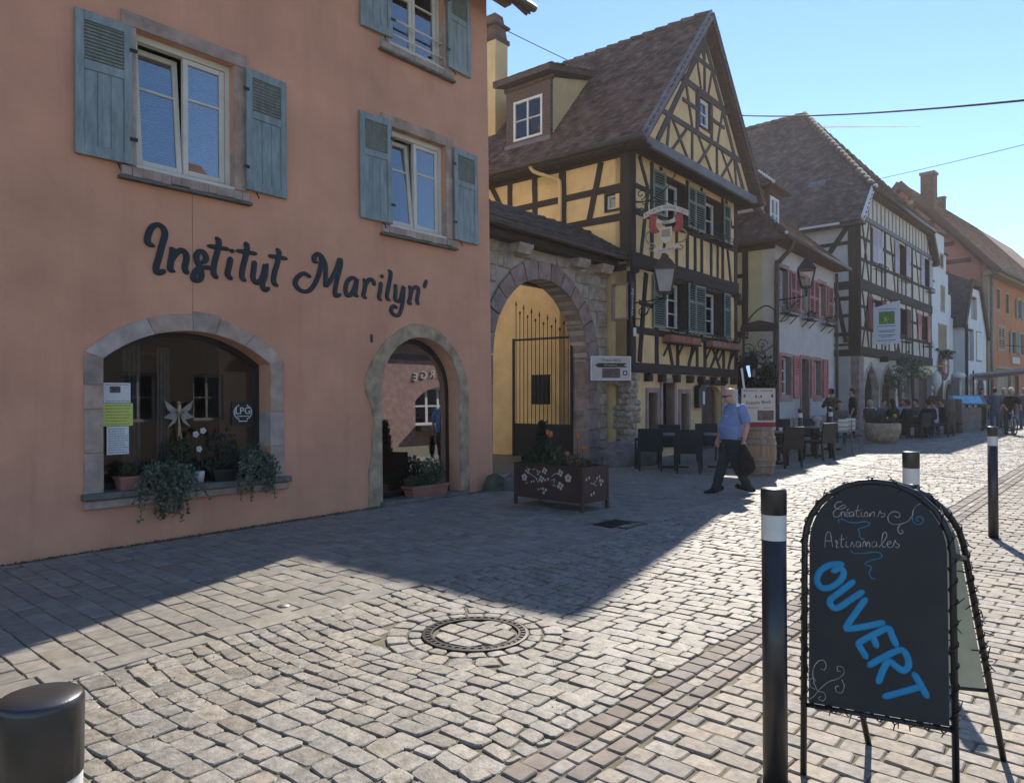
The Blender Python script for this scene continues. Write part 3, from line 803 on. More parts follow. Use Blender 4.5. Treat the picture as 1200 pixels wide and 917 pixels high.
# door surround (rendered stone with a wavy outline), frame, glass
def wav(a): return 0.05*noise.noise(Vector((a*0.045, 3.1, 0))) + 0.025*noise.noise(Vector((a*0.16, 1.1, 4)))
L_ = [(4.50,-0.1),(4.50,0.1),(4.52,0.35),(4.50,0.55),(4.57,0.80),(4.56,1.05),(4.62,1.3),(4.57,1.5),(4.47,1.72),(4.46,1.92),(4.52,2.06),(4.60,2.2)]
A_ = [(5.55+1.02*math.cos(R(a))*(1+wav(a)), 1.72+1.06*math.sin(R(a))*(1+wav(a))) for a in range(148, 20, -8)]
R_ = [(6.56,1.95),(6.60,1.6),(6.58,1.3),(6.62,1.05),(6.57,0.8),(6.61,0.5),(6.60,0.2),(6.62,-0.1)]
outl = [(4.755,-0.1)] + L_[0:1] + L_[1:] + A_ + R_ + [(6.385,-0.1)]
inn = [(5.57+0.812*math.cos(R(a)), 1.76+0.822*math.sin(R(a))) for a in range(0, 181, 9)]
poly = outl + [(6.385,1.76)] + inn[1:-1] + [(4.755,1.76)]
MB().prism(poly[::-1], -0.022, 0.29).build('door_surround', M['oldstone'], pink, fix=True)
MB().cham((4.70,-0.16,-0.05),(6.44,0.3,0.115),0.02,0.004).build('doorstep', M['sill'], pink)
dr = MB(); di = [(5.57+0.72*math.cos(R(a)), 1.74+0.75*math.sin(R(a))) for a in range(0, 181, 12)]
dr.prism([(4.762,0.12),(6.378,0.12)] + [(5.57+0.805*math.cos(R(a)), 1.76+0.815*math.sin(R(a))) for a in range(0, 181, 12)], 0.235, 0.315, [[(4.85,0.2),(6.29,0.2)] + di])
dr = dr.build('glass_door', M['black'], pink)
MB().prism([(-0.72,0.19),(0.72,0.19)] + [(0.725*math.cos(R(a)), 1.74+0.755*math.sin(R(a))) for a in range(0, 181, 12)], -0.003, 0.003).build('pane', glass('door_glass', 0.30, 1.6, (0.5,0.5,0.5)), dr, False, (5.57,0.276,0), (0,0,R(-3.3)))
MB().tube([(6.2,0.22,1.0),(6.2,0.22,1.35)],0.012,8).build('handle', M['hoop'], dr, True)
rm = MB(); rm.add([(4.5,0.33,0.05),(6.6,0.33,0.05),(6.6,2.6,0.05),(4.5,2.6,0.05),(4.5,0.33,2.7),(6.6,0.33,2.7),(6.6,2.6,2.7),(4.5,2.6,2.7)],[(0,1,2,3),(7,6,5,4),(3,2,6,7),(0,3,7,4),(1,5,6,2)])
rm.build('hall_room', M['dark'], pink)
for i in range(5):
    MB().box((4.6,0.6+0.27*i,0.05+0.18*i),(5.4,0.9+0.27*i,0.1+0.18*i)).build('stair', M['greycloth'], pink)

# upper windows: stone surround, outer frame, two sashes (the left one tilted in), panes, blinds
def pink_window(w, tilt, blind, curtain=None, rail=False, crumble=True):
    u0, u1, z0, z1 = w
    for a, b in (((u0-0.15,-0.02,z0-0.03),(u0,0.13,z1)), ((u1,-0.02,z0-0.03),(u1+0.155,0.13,z1))):
        MB().cham(a, b, 0.006, 0.002).build('window_jamb', M['sandstone'], pink)
    MB().cham((u0-0.16,-0.024,z1+0.001),(u1+0.165,0.13,z1+0.16),0.006,0.002).build('lintel', M['sandstone'], pink)
    s = MB(); n = 14
    for i in range(n):                                   # worn sill, its lower edge nibbled away
        a = u0-0.17+(u1-u0+0.35)*i/n; b = u0-0.17+(u1-u0+0.35)*(i+1)/n
        j = random.uniform(0,0.035) if crumble else 0.0
        s.cham((a,-0.055-random.uniform(0,0.012 if crumble else 0),z0-0.17+j*0.5),(b+0.002,0.2,z0-0.052),0.008,0.003)
    s.build('window_sill', M['sandstone'], pink)
    MB().box((u0-0.2,-0.085,z0-0.205),(u1+0.2,0.0,z0-0.172)).build('sill_drip', M['sill'], pink)
    MB().box((u0,-0.01,z0-0.05),(u1,0.2,z0-0.005)).build('window_sill', M['cream'], pink)
    fm = MB(); y = 0.10; f = 0.06
    fm.box((u0+0.002,y,z0),(u0+f,y+0.09,z1-0.002)); fm.box((u1-f,y,z0),(u1-0.002,y+0.09,z1-0.002)); fm.box((u0+f,y+0.001,z0),(u1-f,y+0.09,z0+0.04)); fm.box((u0+f,y+0.001,z1-f*1.3),(u1-f,y+0.09,z1-0.002))
    fm.build('window_frame', M['cream'], pink)
    um = (u0+u1)/2
    for k, (a, b) in enumerate(((u0+f+0.004, um-0.003), (um+0.003, u1-f-0.004))):
        zb, zt = z0+0.045, z1-f*1.3-0.004; h = zt-zb; s = 0.062
        sm = MB(); yy = 0.0
        sm.cham((0,yy,0),(s,yy+0.055,h),0.006); sm.cham((b-a-s,yy,0),(b-a,yy+0.055,h),0.006)
        sm.cham((s,yy+0.001,0),(b-a-s,yy+0.054,s),0.006); sm.cham((s,yy+0.001,h-s),(b-a-s,yy+0.054,h),0.006)
        sm.cham((s,yy+0.008,h*0.66-0.014),(b-a-s,yy+0.045,h*0.66+0.014),0.004)
        so = sm.build('sash', M['cream'], pink, False, (a, y+0.012 + (0.01 if tilt and k == 0 else 0), zb), (R(-5.5) if tilt and k == 0 else 0, 0, 0))
        MB().box((s-0.005,0.024,s-0.005),(b-a-s+0.005,0.030,h-s+0.005)).build('pane', M['glassd'], so)
        if blind:
            nb = int((h-2*s)/0.026); bm = MB()
            Mx = Matrix.Rotation(R(52),4,'X')
            for i in range(nb):
                q = len(bm.v); bm.box((s+0.01,-0.012,-0.0012),(b-a-s-0.01,0.012,0.0012),Mx)
                for j in range(q, len(bm.v)): bm.v[j] = (bm.v[j][0], bm.v[j][1]+0.058, bm.v[j][2]+s+0.02+i*0.026)
            bo = bm.build('blind_slats', M['cream'], so); bo['kind'] = 'stuff'
    r = MB(); r.add([(u0,0.2,z0),(u1,0.2,z0),(u1,0.2,z1),(u0,0.2,z1),(u0-.2,1.2,z0-.2),(u1+.2,1.2,z0-.2),(u1+.2,1.2,z1+.2),(u0-.2,1.2,z1+.2)],[(4,5,6,7),(0,1,5,4),(1,2,6,5),(2,3,7,6),(3,0,4,7)])
    r.build('room', M['inner'], pink)
    if curtain:
        cm = MB(); n = 14
        for xa, xb in curtain:
            for i in range(n): cm.box((xa+(xb-xa)*i/n,0.3+0.02*math.sin(i*1.7),z0),(xa+(xb-xa)*(i+0.95)/n,0.31+0.02*math.sin(i*1.7),z1))
        cm.build('curtain', M['curtain'], pink)
    if rail:
        for z in (z0+0.16, z0+0.40):
            MB().tube([(u0,0.03,z),(u1,0.03,z)],0.018,8).build('guard_rail', M['cream'], pink, True)
pink_window(W1, True, True)
pink_window(W2, True, False, [(5.55,5.75),(5.9,6.12)])
pink_window(W3, False, False, [(5.5,5.62),(6.0,6.12)], rail=True, crumble=False)
pink_window(W4, False, True, crumble=False)
for (u0, u1, z0, z1, an, hg) in ((0.67,1.235,4.22,5.77,R(-3),1),(2.60,3.19,4.25,5.79,R(4),0),(4.385,4.955,4.24,5.80,R(-3),1),(6.275,6.865,4.23,5.75,R(3),0),(4.42,4.99,7.06,8.44,R(-3),1),(6.17,6.73,7.04,8.42,R(3),0),(0.67,1.235,7.06,8.44,R(-3),1),(2.6,3.19,7.06,8.44,R(3),0)):
    sh = shutter(pink, u0, u1, z0, z1, 'shutter', -0.05, 0.63, 0.038, 0.085, ang=an, hinge=hg, plank=True)
    w = u1-u0; o_ = -w if hg else 0
    hk = MB(); x = o_ + w*0.75 if hg else o_ + w*0.25
    hk.tube([(x,0.0,-0.01),(x,-0.03,-0.05),(x+0.01,-0.045,-0.09)],0.008,6)
    hk.build('hook', M['iron'], sh, True)
    for z in (0.28, z1-z0-0.28):
        MB().box((-0.03 if hg else -0.05,-0.042,z-0.02),(0.05 if hg else 0.03,-0.034,z+0.02)).build('hinge', M['iron'], sh)
MB().box((1.934,-0.002,2.66),(1.941,0.004,4.05)).build('hairline_crack', mat('crack', (0.33,0.15,0.10), 0.95, 0.1, 5, 0), pink)
nm = text_mesh('house_number', '1', 0.17, M['black'], pink, (4.585,-0.012,2.50), depth=0.008, sx=1.7)

# painted lettering on the wall, letter by letter
LT = [[[(1.47,3.37),(1.42,3.39),(1.42,3.47),(1.46,3.57),(1.53,3.62),(1.59,3.59),(1.61,3.52),(1.58,3.4),(1.54,3.24),(1.51,3.13),(1.52,3.07),(1.56,3.07),(1.59,3.1)]],[[(1.69,3.37),(1.7,3.34),(1.68,3.23),(1.67,3.13),(1.7,3.11)],[(1.68,3.23),(1.73,3.31),(1.8,3.37),(1.85,3.34),(1.86,3.27),(1.84,3.17),(1.86,3.11)]],[[(2.06,3.26),(2.1,3.31),(2.07,3.38),(2.02,3.39),(1.98,3.33),(1.99,3.26),(2.02,3.2),(2.04,3.12),(2.02,3.05),(1.97,3.03),(1.94,3.06),(1.96,3.13),(2.02,3.19),(2.15,3.21)]],[[(2.24,3.58),(2.26,3.54),(2.24,3.42),(2.2,3.27),(2.19,3.16),(2.22,3.1)],[(2.14,3.47),(2.26,3.47),(2.37,3.47)]],[[(2.41,3.36),(2.39,3.26),(2.37,3.16),(2.41,3.11)],[(2.43,3.46),(2.43,3.45)]],[[(2.62,3.58),(2.63,3.53),(2.61,3.41),(2.57,3.26),(2.56,3.15),(2.59,3.11)],[(2.51,3.47),(2.64,3.47),(2.74,3.47)]],[[(2.73,3.36),(2.72,3.26),(2.71,3.16),(2.75,3.1),(2.81,3.13),(2.86,3.23),(2.89,3.36),(2.88,3.21),(2.84,3.09),(2.87,3.02),(2.92,3.05)]],[[(3.06,3.57),(3.08,3.53),(3.06,3.41),(3.01,3.25),(3.0,3.14),(3.04,3.1)],[(2.95,3.47),(3.07,3.47),(3.18,3.47)]],[[(3.54,3.28),(3.45,3.31),(3.35,3.24),(3.32,3.15),(3.39,3.08),(3.49,3.07),(3.58,3.13),(3.67,3.28),(3.72,3.44),(3.73,3.56),(3.68,3.61),(3.62,3.56),(3.62,3.5),(3.65,3.49)],[(3.72,3.6),(3.79,3.49),(3.8,3.33),(3.8,3.18),(3.88,3.27),(3.97,3.42),(4.04,3.59),(4.05,3.5),(3.99,3.3),(3.95,3.12),(3.97,3.06),(4.03,3.09)]],[[(4.31,3.34),(4.24,3.35),(4.16,3.28),(4.13,3.16),(4.16,3.09),(4.22,3.11),(4.29,3.22),(4.33,3.34),(4.31,3.2),(4.3,3.12),(4.33,3.1)]],[[(4.46,3.35),(4.48,3.31),(4.46,3.18),(4.44,3.12),(4.48,3.09)],[(4.47,3.23),(4.5,3.31),(4.57,3.37),(4.63,3.35),(4.64,3.3)]],[[(4.77,3.34),(4.75,3.21),(4.73,3.12),(4.76,3.09)],[(4.79,3.45),(4.79,3.43)]],[[(4.93,3.54),(4.96,3.5),(4.92,3.33),(4.88,3.15),(4.92,3.1)]],[[(5.05,3.34),(5.05,3.23),(5.04,3.13),(5.09,3.1),(5.15,3.14),(5.21,3.34),(5.2,3.17),(5.16,2.99),(5.1,2.89),(5.01,2.89),(4.96,2.95),(5.0,3.02),(5.06,3.0)]],[[(5.33,3.35),(5.35,3.3),(5.34,3.18),(5.31,3.1),(5.35,3.09)],[(5.34,3.2),(5.4,3.33),(5.49,3.36),(5.51,3.3),(5.48,3.16),(5.5,3.1)]],[[(5.68,3.48),(5.64,3.38)]]]
wl = pk_thing('wall_lettering', 'dark script lettering reading Institut Marilyn on the pink wall', 'lettering', 1.3, 0, 3.0)
for strokes in LT:
    mb = MB()
    for st in strokes: pen(mb, [(u-1.3, z-3.0) for u, z in st], 0.027, -0.012, 1.5, 0.35, 10, 5)
    mb.build('letter', M['lettering'], wl, True)

# things in and at the shop window
def notice(u0, u1, z0, z1, y, m, label, lines, tilt=0.0, name='notice', cat='notice', head=False):
    t = pk_thing(name, label, cat, u0, y, z0)
    MB().box((0,-0.003,0),(u1-u0,0,z1-z0)).build('sheet', m, t)
    w, h = u1-u0, z1-z0
    ln = MB()
    for i in range(lines):
        zz = h*(0.9-0.82*i/max(1,lines-1)); xx = w*0.08
        while xx < w*random.uniform(0.75,0.95):
            l = random.uniform(0.012,0.035); ln.box((xx,-0.0045,zz-0.003),(min(xx+l,w*0.95),-0.0032,zz+0.003)); xx += l+0.008
    ln.build('print', M['ink'], t)['kind'] = 'stuff'
    if head: MB().box((w*0.22,-0.005,h*0.5),(w*0.62,-0.0034,h*0.82)).build('picture', M['photoink'], t)
    t.rotation_euler[1] = tilt
    return t
notice(1.05,1.335,1.59,1.815,0.262,M['paper'],'white notice with a small picture, topmost of three on the shop window',2,0,head=True)
ny = notice(1.045,1.36,1.33,1.585,0.260,M['paperyellow'],'yellow handwritten notice, middle of three on the shop window',7)
notice(1.08,1.315,1.01,1.325,0.261,M['paper'],'white typed notice, lowest of three on the shop window',11)
lp = pk_thing('window_sticker', 'dark square LPG sticker on the right of the shop window', 'sticker', 2.56, 0.262, 1.29)
MB().box((0,-0.003,0),(0.30,0,0.31)).build('sheet', M['black'], lp)
text_mesh('lettering', 'LPG', 0.125, M['paper'], lp, (0.15,-0.005,0.185), depth=0.001)
wr = MB()
for s in (-1, 1):
    for i in range(9):
        a = R(-60+i*15); wr.ball((0.15+s*0.12*math.cos(a),-0.004,0.17+0.1*math.sin(a)),0.011,5,4,(1,0.15,1))
wr.build('laurel', M['paper'], lp)
MB().box((0.07,-0.005,0.115),(0.23,-0.0035,0.125)).build('underline', M['paper'], lp)
MB().box((0.09,-0.005,0.05),(0.21,-0.0035,0.062)).build('underline', M['paper'], lp)

def pot_box(t, L, W, H, m, rim=True):
    mb = MB(); b = 0.86
    o = [(-L/2*b,-W/2*b,0),(L/2*b,-W/2*b,0),(L/2*b,W/2*b,0),(-L/2*b,W/2*b,0),(-L/2,-W/2,H),(L/2,-W/2,H),(L/2,W/2,H),(-L/2,W/2,H)]
    mb.add(o, [(0,3,2,1),(0,1,5,4),(1,2,6,5),(2,3,7,6),(3,0,4,7)])
    if rim:
        e = 0.012; h0, h1 = H*0.80, H
        mb.box((-L/2-e,-W/2-e,h0),(L/2+e,-W/2+0.008,h1)); mb.box((-L/2-e,W/2-0.008,h0),(L/2+e,W/2+e,h1))
        mb.box((-L/2-e,-W/2+0.008,h0),(-L/2+0.008,W/2-0.008,h1)); mb.box((L/2-0.008,-W/2+0.008,h0),(L/2+e,W/2-0.008,h1))
    mb.build('trough', m, t)
    MB().box((-L/2+0.01,-W/2+0.01,H*0.7),(L/2-0.01,W/2-0.01,H*0.88)).build('soil', M['soil'], t)
def strand(mb_s, mb_l, p0, d0, n, step, size, droop, rr, lim=None):
    p = Vector(p0); d = Vector(d0).normalized(); path = [p.copy()]
    for i in range(n):
        d = (d + Vector((rr.gauss(0,.2), rr.gauss(0,.12), -droop + rr.gauss(0,.12)))).normalized()
        p = p + d*step
        if lim and p.y > lim: p.y = lim
        path.append(p.copy())
        for _ in range(2): leaf(mb_l, p, Vector((rr.gauss(0,1), rr.gauss(-.4,.7), rr.gauss(0.2,.8))).normalized(), size*rr.uniform(.6,1.2), rr, 0.8)
    mb_s.tube(path, 0.0025, 4)
def trailing(t, c, wide, n, ln, size, m='ivy', ys=-0.12, bush=0.14, nb=240):
    rr = random.Random(int(c[0]*100)); a = MB(); b = MB()
    leaves(b, (c[0], c[1], c[2]), (wide, 0.11, bush), nb, size, 0.5, rr)
    for i in range(n):
        x = c[0]+rr.uniform(-wide, wide)
        k = int(ln*rr.uniform(0.5,1.0))
        strand(a, b, (x, c[1]-0.04, c[2]+rr.uniform(-.02,.06)), (rr.uniform(-.5,.5), -1.3, rr.uniform(0.2,.7)), k, 0.028, size, rr.uniform(.16,.34), rr, lim=None)
    a.build('stems', M['stem'], t, True)['kind'] = 'stuff'
    b.build('foliage', M[m], t)['kind'] = 'stuff'
t = pk_thing('flower_trough', 'terracotta trough of low green plants at the left end of the shop sill', 'planter', 1.27, 0.09, 0.625)
pot_box(t, 0.30, 0.17, 0.15, M['terracotta'])
b = MB(); leaves(b, (0,0,0.19), (0.15,0.08,0.08), 260, 0.05, 0.8); b.build('foliage', M['leaf'], t)['kind'] = 'stuff'
t = pk_thing('ivy_plant', 'larger variegated ivy trailing over the sill left of centre', 'plant', 1.6, 0.07, 0.625)
MB().lathe([(0.07,0),(0.10,0.15),(0.09,0.15)],16).build('pot', M['terracotta'], t, True)
trailing(t, (0,0,0.18), 0.24, 60, 24, 0.040, 'ivy', nb=300, bush=0.13)
t = pk_thing('potted_plant', 'bushy green pot plant below the winged wire figure', 'plant', 1.86, 0.17, 0.625)
MB().lathe([(0.07,0),(0.105,0.13),(0.11,0.16),(0.095,0.16)],16).build('pot', M['terracotta'], t, True)
b = MB(); leaves(b, (0,0,0.34), (0.19,0.10,0.20), 420, 0.055, 0.3); b.build('foliage', M['leaf'], t)['kind'] = 'stuff'
MB().tube([(0,0,0.1),(0,0,0.4)],0.008,6).build('stem', M['stem'], t)
t = pk_thing('orchid', 'small white flowered plant in a pale round pot on the shop sill', 'plant', 2.09, 0.16, 0.625)
MB().lathe([(0.045,0),(0.06,0.13),(0.055,0.135)],16).build('pot', M['whitecloth'], t, True)
for i, (x, z) in enumerate(((-0.06,0.58),(0.03,0.62),(-0.02,0.40))):
    MB().tube(smooth_path([(0,0,0.12),(x*0.4,0,0.35),(x,-0.02,z)],4),0.004,5).build('stem', M['stem'], t)
    f = MB()
    for k in range(5):
        a = 2*PI*k/5; f.ball((x+0.022*math.cos(a),-0.03,z+0.022*math.sin(a)),0.019,6,4,(1,0.3,1))
    f.build('flower', M['petalwhite'], t, True)
b = MB(); leaves(b, (0,0,0.18), (0.08,0.06,0.08), 40, 0.1, 0.8); b.build('foliage', M['leafdark'], t)['kind'] = 'stuff'
t = pk_thing('flower_trough', 'dark plastic trough of grey green plants at the right of the shop sill', 'planter', 2.42, 0.11, 0.625)
pot_box(t, 0.44, 0.17, 0.14, M['black'])
b = MB(); leaves(b, (0,0,0.20), (0.23,0.08,0.08), 260, 0.055, 0.6); leaves(b, (-0.02,0.05,0.42), (0.2,0.06,0.2), 120, 0.07, 0.6); b.build('foliage', M['leafdark'], t)['kind'] = 'stuff'
t = pk_thing('ivy_plant', 'dark ivy trailing over the right end of the sill below the sticker', 'plant', 2.74, 0.06, 0.625)
MB().lathe([(0.06,0),(0.09,0.14),(0.08,0.14)],16).build('pot', M['black'], t, True)
trailing(t, (0,0,0.24), 0.20, 36, 22, 0.042, 'ivy', nb=300, bush=0.22)
# winged wire figure
t = pk_thing('wire_figure', 'slender winged wire figure standing among the sill plants', 'ornament', 1.87, 0.21, 0.63)
w_ = MB(); w_.tube(smooth_path([(0,0,0),(0.02,0,0.3),(0.0,0,0.6),(-0.01,0,0.82)],5),0.008,6); w_.tube(smooth_path([(0.02,0,0.0),(0.035,0,0.4),(0.0,0,0.75)],5),0.006,6); w_.tube(smooth_path([(-0.03,0,0.1),(-0.02,0,0.45),(0,0,0.8)],5),0.005,6)
w_.build('body', M['gold'], t, True)
MB().ball((-0.005,0,0.955),0.022).build('head', M['gold'], t, True)
MB().lathe([(0.03,0.80),(0.018,0.93),(0.008,0.94)],10).build('collar', M['gold'], t, True)
for s in (-1, 1):
    for pts in ([(0.01,0.86),(0.17,0.985),(0.14,0.88),(0.08,0.83)], [(0.01,0.83),(0.10,0.84),(0.185,0.78),(0.08,0.755),(0.02,0.78)], [(0.01,0.80),(0.07,0.76),(0.14,0.66),(0.05,0.72)]):
        P_ = [(s*x, z) for x, z in pts]; 
        MB().prism(P_ if s > 0 else P_[::-1], 0.004, 0.007).build('wing', M['gauze'], t, fix=True)
# trough with a shrub on the doorstep
t = pk_thing('flower_trough', 'terracotta trough with a round green shrub on the arched doorstep', 'planter', 5.64, 0.0, 0.115)
pot_box(t, 0.80, 0.22, 0.17, M['terracotta'])
b = MB(); leaves(b, (0.12,0,0.36), (0.24,0.15,0.22), 900, 0.05, 0.5, shell=0.25); leaves(b, (-0.22,0,0.22), (0.22,0.13,0.10), 420, 0.05, 0.5); b.build('foliage', M['leaf'], t)['kind'] = 'stuff'
MB().tube([(0.12,0,0.1),(0.12,0,0.35)],0.012,6).build('stem', M['stem'], t)

# guard stone at the corner of the house
def rock(name, label, loc, sc, m, seed, cat='stone', n=3, rz=0):
    bm = bmesh.new(); bmesh.ops.create_icosphere(bm, subdivisions=n, radius=1)
    for v in bm.verts:
        d = v.co.copy()
        f = 1 + 0.22*noise.noise(d*1.1+Vector((seed,0,0))) + 0.09*noise.noise(d*3+Vector((seed,5,0))) + 0.04*noise.noise(d*7+Vector((seed,9,0)))
        v.co = Vector((math.copysign(abs(d.x)**0.75, d.x)*f*sc[0], math.copysign(abs(d.y)**0.75, d.y)*f*sc[1], math.copysign(abs(d.z)**0.75, d.z)*f*sc[2]))
        if v.co.z < -0.04: v.co.z = -0.04
    me = bpy.data.meshes.new(name); bm.to_mesh(me); bm.free(); me.materials.append(m)
    me.polygons.foreach_set("use_smooth", [True]*len(me.polygons))
    o = link(name, me, None, loc, (0,0,rz))
    return tag(o, label, cat)
rock('guard_stone', 'pale rough guard stone at the right corner of the pink house', (9.40, 8.22, gz(9)), (0.27,0.20,0.27), M['boulder'], 3)
rock('guard_stone', 'mossy low stone block against the foot of the pink corner', (9.02, 8.36, gz(9)), (0.20,0.14,0.27), M['moss'], 8)
# ------------------------------------------------------------------ stone gateway between the pink house and the inn
GP = (9.4, 9.72); GA = R(1.5)
gate = thing('stone_gateway', 'rubble stone carriage gateway with a red sandstone arch and a small tiled roof', 'gateway', (GP[0], GP[1], 0), GA)
AC, ARI, ARO, GD = (2.75, 2.5), 1.68, 2.05, 0.46
hole = [(AC[0]-ARI, -0.3)] + [(AC[0]+ARI, -0.3)] + arc(AC[0], AC[1], ARI, 0, 180, 20)
MB().prism([(-0.5,-0.3),(5.26,-0.3),(5.26,5.0),(-0.5,5.0)], 0.03, GD, [hole]).build('wall_core', M['mortar'], gate)
# voussoirs and pier stones
n = 13
for i in range(n):
    a0 = 180*i/n+0.5; a1 = 180*(i+1)/n-0.5; ro = ARO + random.uniform(-0.04, 0.05)
    poly = arc(AC[0], AC[1], ARI-0.004, a0, a1, 4) + arc(AC[0], AC[1], ro, a1, a0, 4)
    MB().prism(poly, -0.02-random.uniform(0,0.015), GD+0.01).build('arch_stone', M['vouss'], gate, fix=True)
for side in (-1, 1):
    z = -0.05
    while z < 2.48:
        h = min(random.uniform(0.36, 0.52), 2.49-z)
        if 2.49-(z+h) < 0.2: h = 2.49-z
        w = random.uniform(0.34, 0.50); u = AC[0]+side*(ARI-0.004)
        a, b = (u, u+w) if side > 0 else (u-w, u)
        MB().cham((a,-0.02-random.uniform(0,0.015),z+0.006),(b,GD+0.01,z+h-0.006),0.015,0.004).build('pier_stone', M['vouss'], gate)
        z += h
z = -0.05
while z < 4.9:
    h = min(random.uniform(0.20, 0.36), 4.93-z); u = 0.9
    while u < 5.26:
        w = min(random.uniform(0.20, 0.55), 5.26-u)
        if 5.26-(u+w) < 0.12: w = 5.26-u
        cu, cz = u+w/2, z+h/2
        cor = [(u,z),(u+w,z),(u,z+h),(u+w,z+h)]
        def inside(p): return (p[1] > AC[1] and math.hypot(p[0]-AC[0], p[1]-AC[1]) < ARO+0.02) or (p[1] <= AC[1] and abs(p[0]-AC[0]) < ARO-0.02)
        k = sum(inside(p) for p in cor)
        if k == 0 and not inside((cu,cz)):
            MB().cham((u+0.009,0.0-random.uniform(0,0.03),z+0.009),(u+w-0.009,0.2,z+h-0.009),0.03,0.016).build('stone', M['rubble'], gate)
        elif k < 4 and not inside((cu, cz)) or (k == 2 or k == 1):
            # shrink the stone away from the arch
            for t in range(8):
                q = 0.9**(t+1); uu = [AC[0]+(1+0.05*t)*(p[0]-AC[0]) for p in cor]
                a = u if abs(u-AC[0]) > abs(u+w-AC[0]) else u+w
                s0 = a; s1 = a + (w*q if a == u else -w*q); lo, hi = sorted((s0, s1))
                zz = [(lo,z),(hi,z),(lo,z+h),(hi,z+h)]
                if not any(inside(p) for p in zz):
                    if hi-lo > 0.07: MB().cham((lo+0.006,0.0-random.uniform(0,0.02),z+0.008),(hi-0.006,0.2,z+h-0.008),0.018,0.01).build('stone', M['rubble'], gate)
                    break
        u += w
    z += h
for u0 in (1.52, 3.62, 4.60):
    mb = MB(); mb.prism([(-0.30,0),(-0.30,-0.06),(-0.22,-0.19),(0.1,-0.19),(0.1,0)][::-1], 0, 0.46)
    mb.xform(Matrix.Translation((u0+0.5,0,4.76)) @ Matrix.Rotation(R(90),4,'Z'))
    mb.build('corbel', M['sandstone'], gate, fix=True)
MB().cham((-0.5,-0.26,4.765),(5.36,0.1,4.93),0.01).build('wall_plate', M['timber'], gate)
MB().box((-0.5,-0.30,4.93),(5.5,0.4,5.14)).build('eave_beam', M['timber'], gate)
MB().tube([(-0.5,-0.48,4.965),(5.52,-0.48,4.945)],0.055,8).build('gutter', M['copper'], gate, True)
for i in range(9):
    MB().bar((0.2+0.62*i,-0.42,5.02),(0.2+0.62*i,0.2,5.42),0.09,0.1).build('rafter', M['timber'], gate)
roof = MB(); rs = Vector((0,1.05,0.62)).normalized(); ro0 = Vector((-0.5,-0.50,5.02))
roof.prism([(-0.50,5.01),(0.62,5.67),(0.62,5.73),(-0.50,5.07)][::-1], 0, 6.12)
roof.xform(Matrix.Translation((5.62,0,0)) @ Matrix.Rotation(R(90),4,'Z')).build('roof', M['tiledark'], gate, fix=True)
um = MB(); q = 0.085
um.add([(-q,0,0.030),(q,0,0.030),(q,0.24,0.008),(-q,0.24,0.008),(-q,0,0.004),(q,0,0.004),(0,-0.02,0.032),(0,-0.02,0.006)], [(0,6,1,2,3),(4,7,6,0),(7,5,1,6),(4,0,3),(1,5,2)])
tm = um.mesh('roof_tile', M['tiledark'])
rl = math.hypot(1.12, 0.66); ang = math.atan2(0.66, 1.12)
for j in range(9):
    for i in range(35):
        u = -0.42+i*0.176+0.088*(j % 2); d = j*0.143
        if u > 5.6: continue
        link('roof_tile', tm, gate, (u, -0.52+d*math.cos(ang)+random.uniform(-.006,.006), 5.06+d*math.sin(ang)+random.uniform(0,0.008)), (ang+random.uniform(-.03,.01), 0, random.uniform(-.03,.03)))
for i in range(16):
    u = -0.3+i*0.38
    MB().tube([(u,0.62,5.70),(u+0.40,0.62,5.725)],[0.085,0.1],10,sq=(1,1,0.7)).build('ridge_tile', M['tiledark'], gate, True)
rb = MB().box((-0.5,0.63,4.9),(5.26,0.7,5.66)).build('rear_board', M['timber'], gate)
MB().box((-0.5,0.55,4.15),(5.26,0.75,4.5)).build('cross_beam', M['timber'], gate)

# iron leaf, swung open into the yard
ig = thing('iron_gate', 'tall black wrought iron gate leaf with spear heads swung open under the arch', 'gate', (13.80, 10.28, gz(13.8)), R(94.5))
Lg = 1.72; ztop = lambda t: 3.05+0.62*t**1.3
MB().bar((0,0,0.02),(0,0,3.35),0.06).build('hinge_post', M['iron'], ig); MB().bar((Lg,0,0.06),(Lg,0,3.0),0.05).build('lock_stile', M['iron'], ig)
for z in (0.10, 0.86, 2.96): MB().bar((0.03,0,z),(Lg-0.025,0,z),0.035,0.05,(0,0,1)).build('rail', M['iron'], ig)
MB().box((0.03,-0.008,0.12),(Lg-0.025,0.008,0.835)).build('kick_panel', M['iron'], ig)
for i in range(14):
    t = (i+0.6)/14; u = 0.03+(Lg-0.06)*t; z1 = ztop(t)+(0.16 if i % 2 else 0)
    mb = MB().tube([(u,0,0.885),(u,0,z1)],0.0105,6)
    b_ = mb.build('bar', M['iron'], ig)
    MB().lathe([(0.008,0),(0.026,0.03),(0.02,0.07),(0.001,0.16 if i % 2 else 0.09)],6,(u,0,z1)).build('spear_head', M['iron'], b_)
lb = MB().box((0.72,-0.16,1.36),(1.17,-0.02,2.06)); lb.box((0.70,-0.17,2.06),(1.19,-0.01,2.085)); lb.build('letter_box', M['black'], ig)

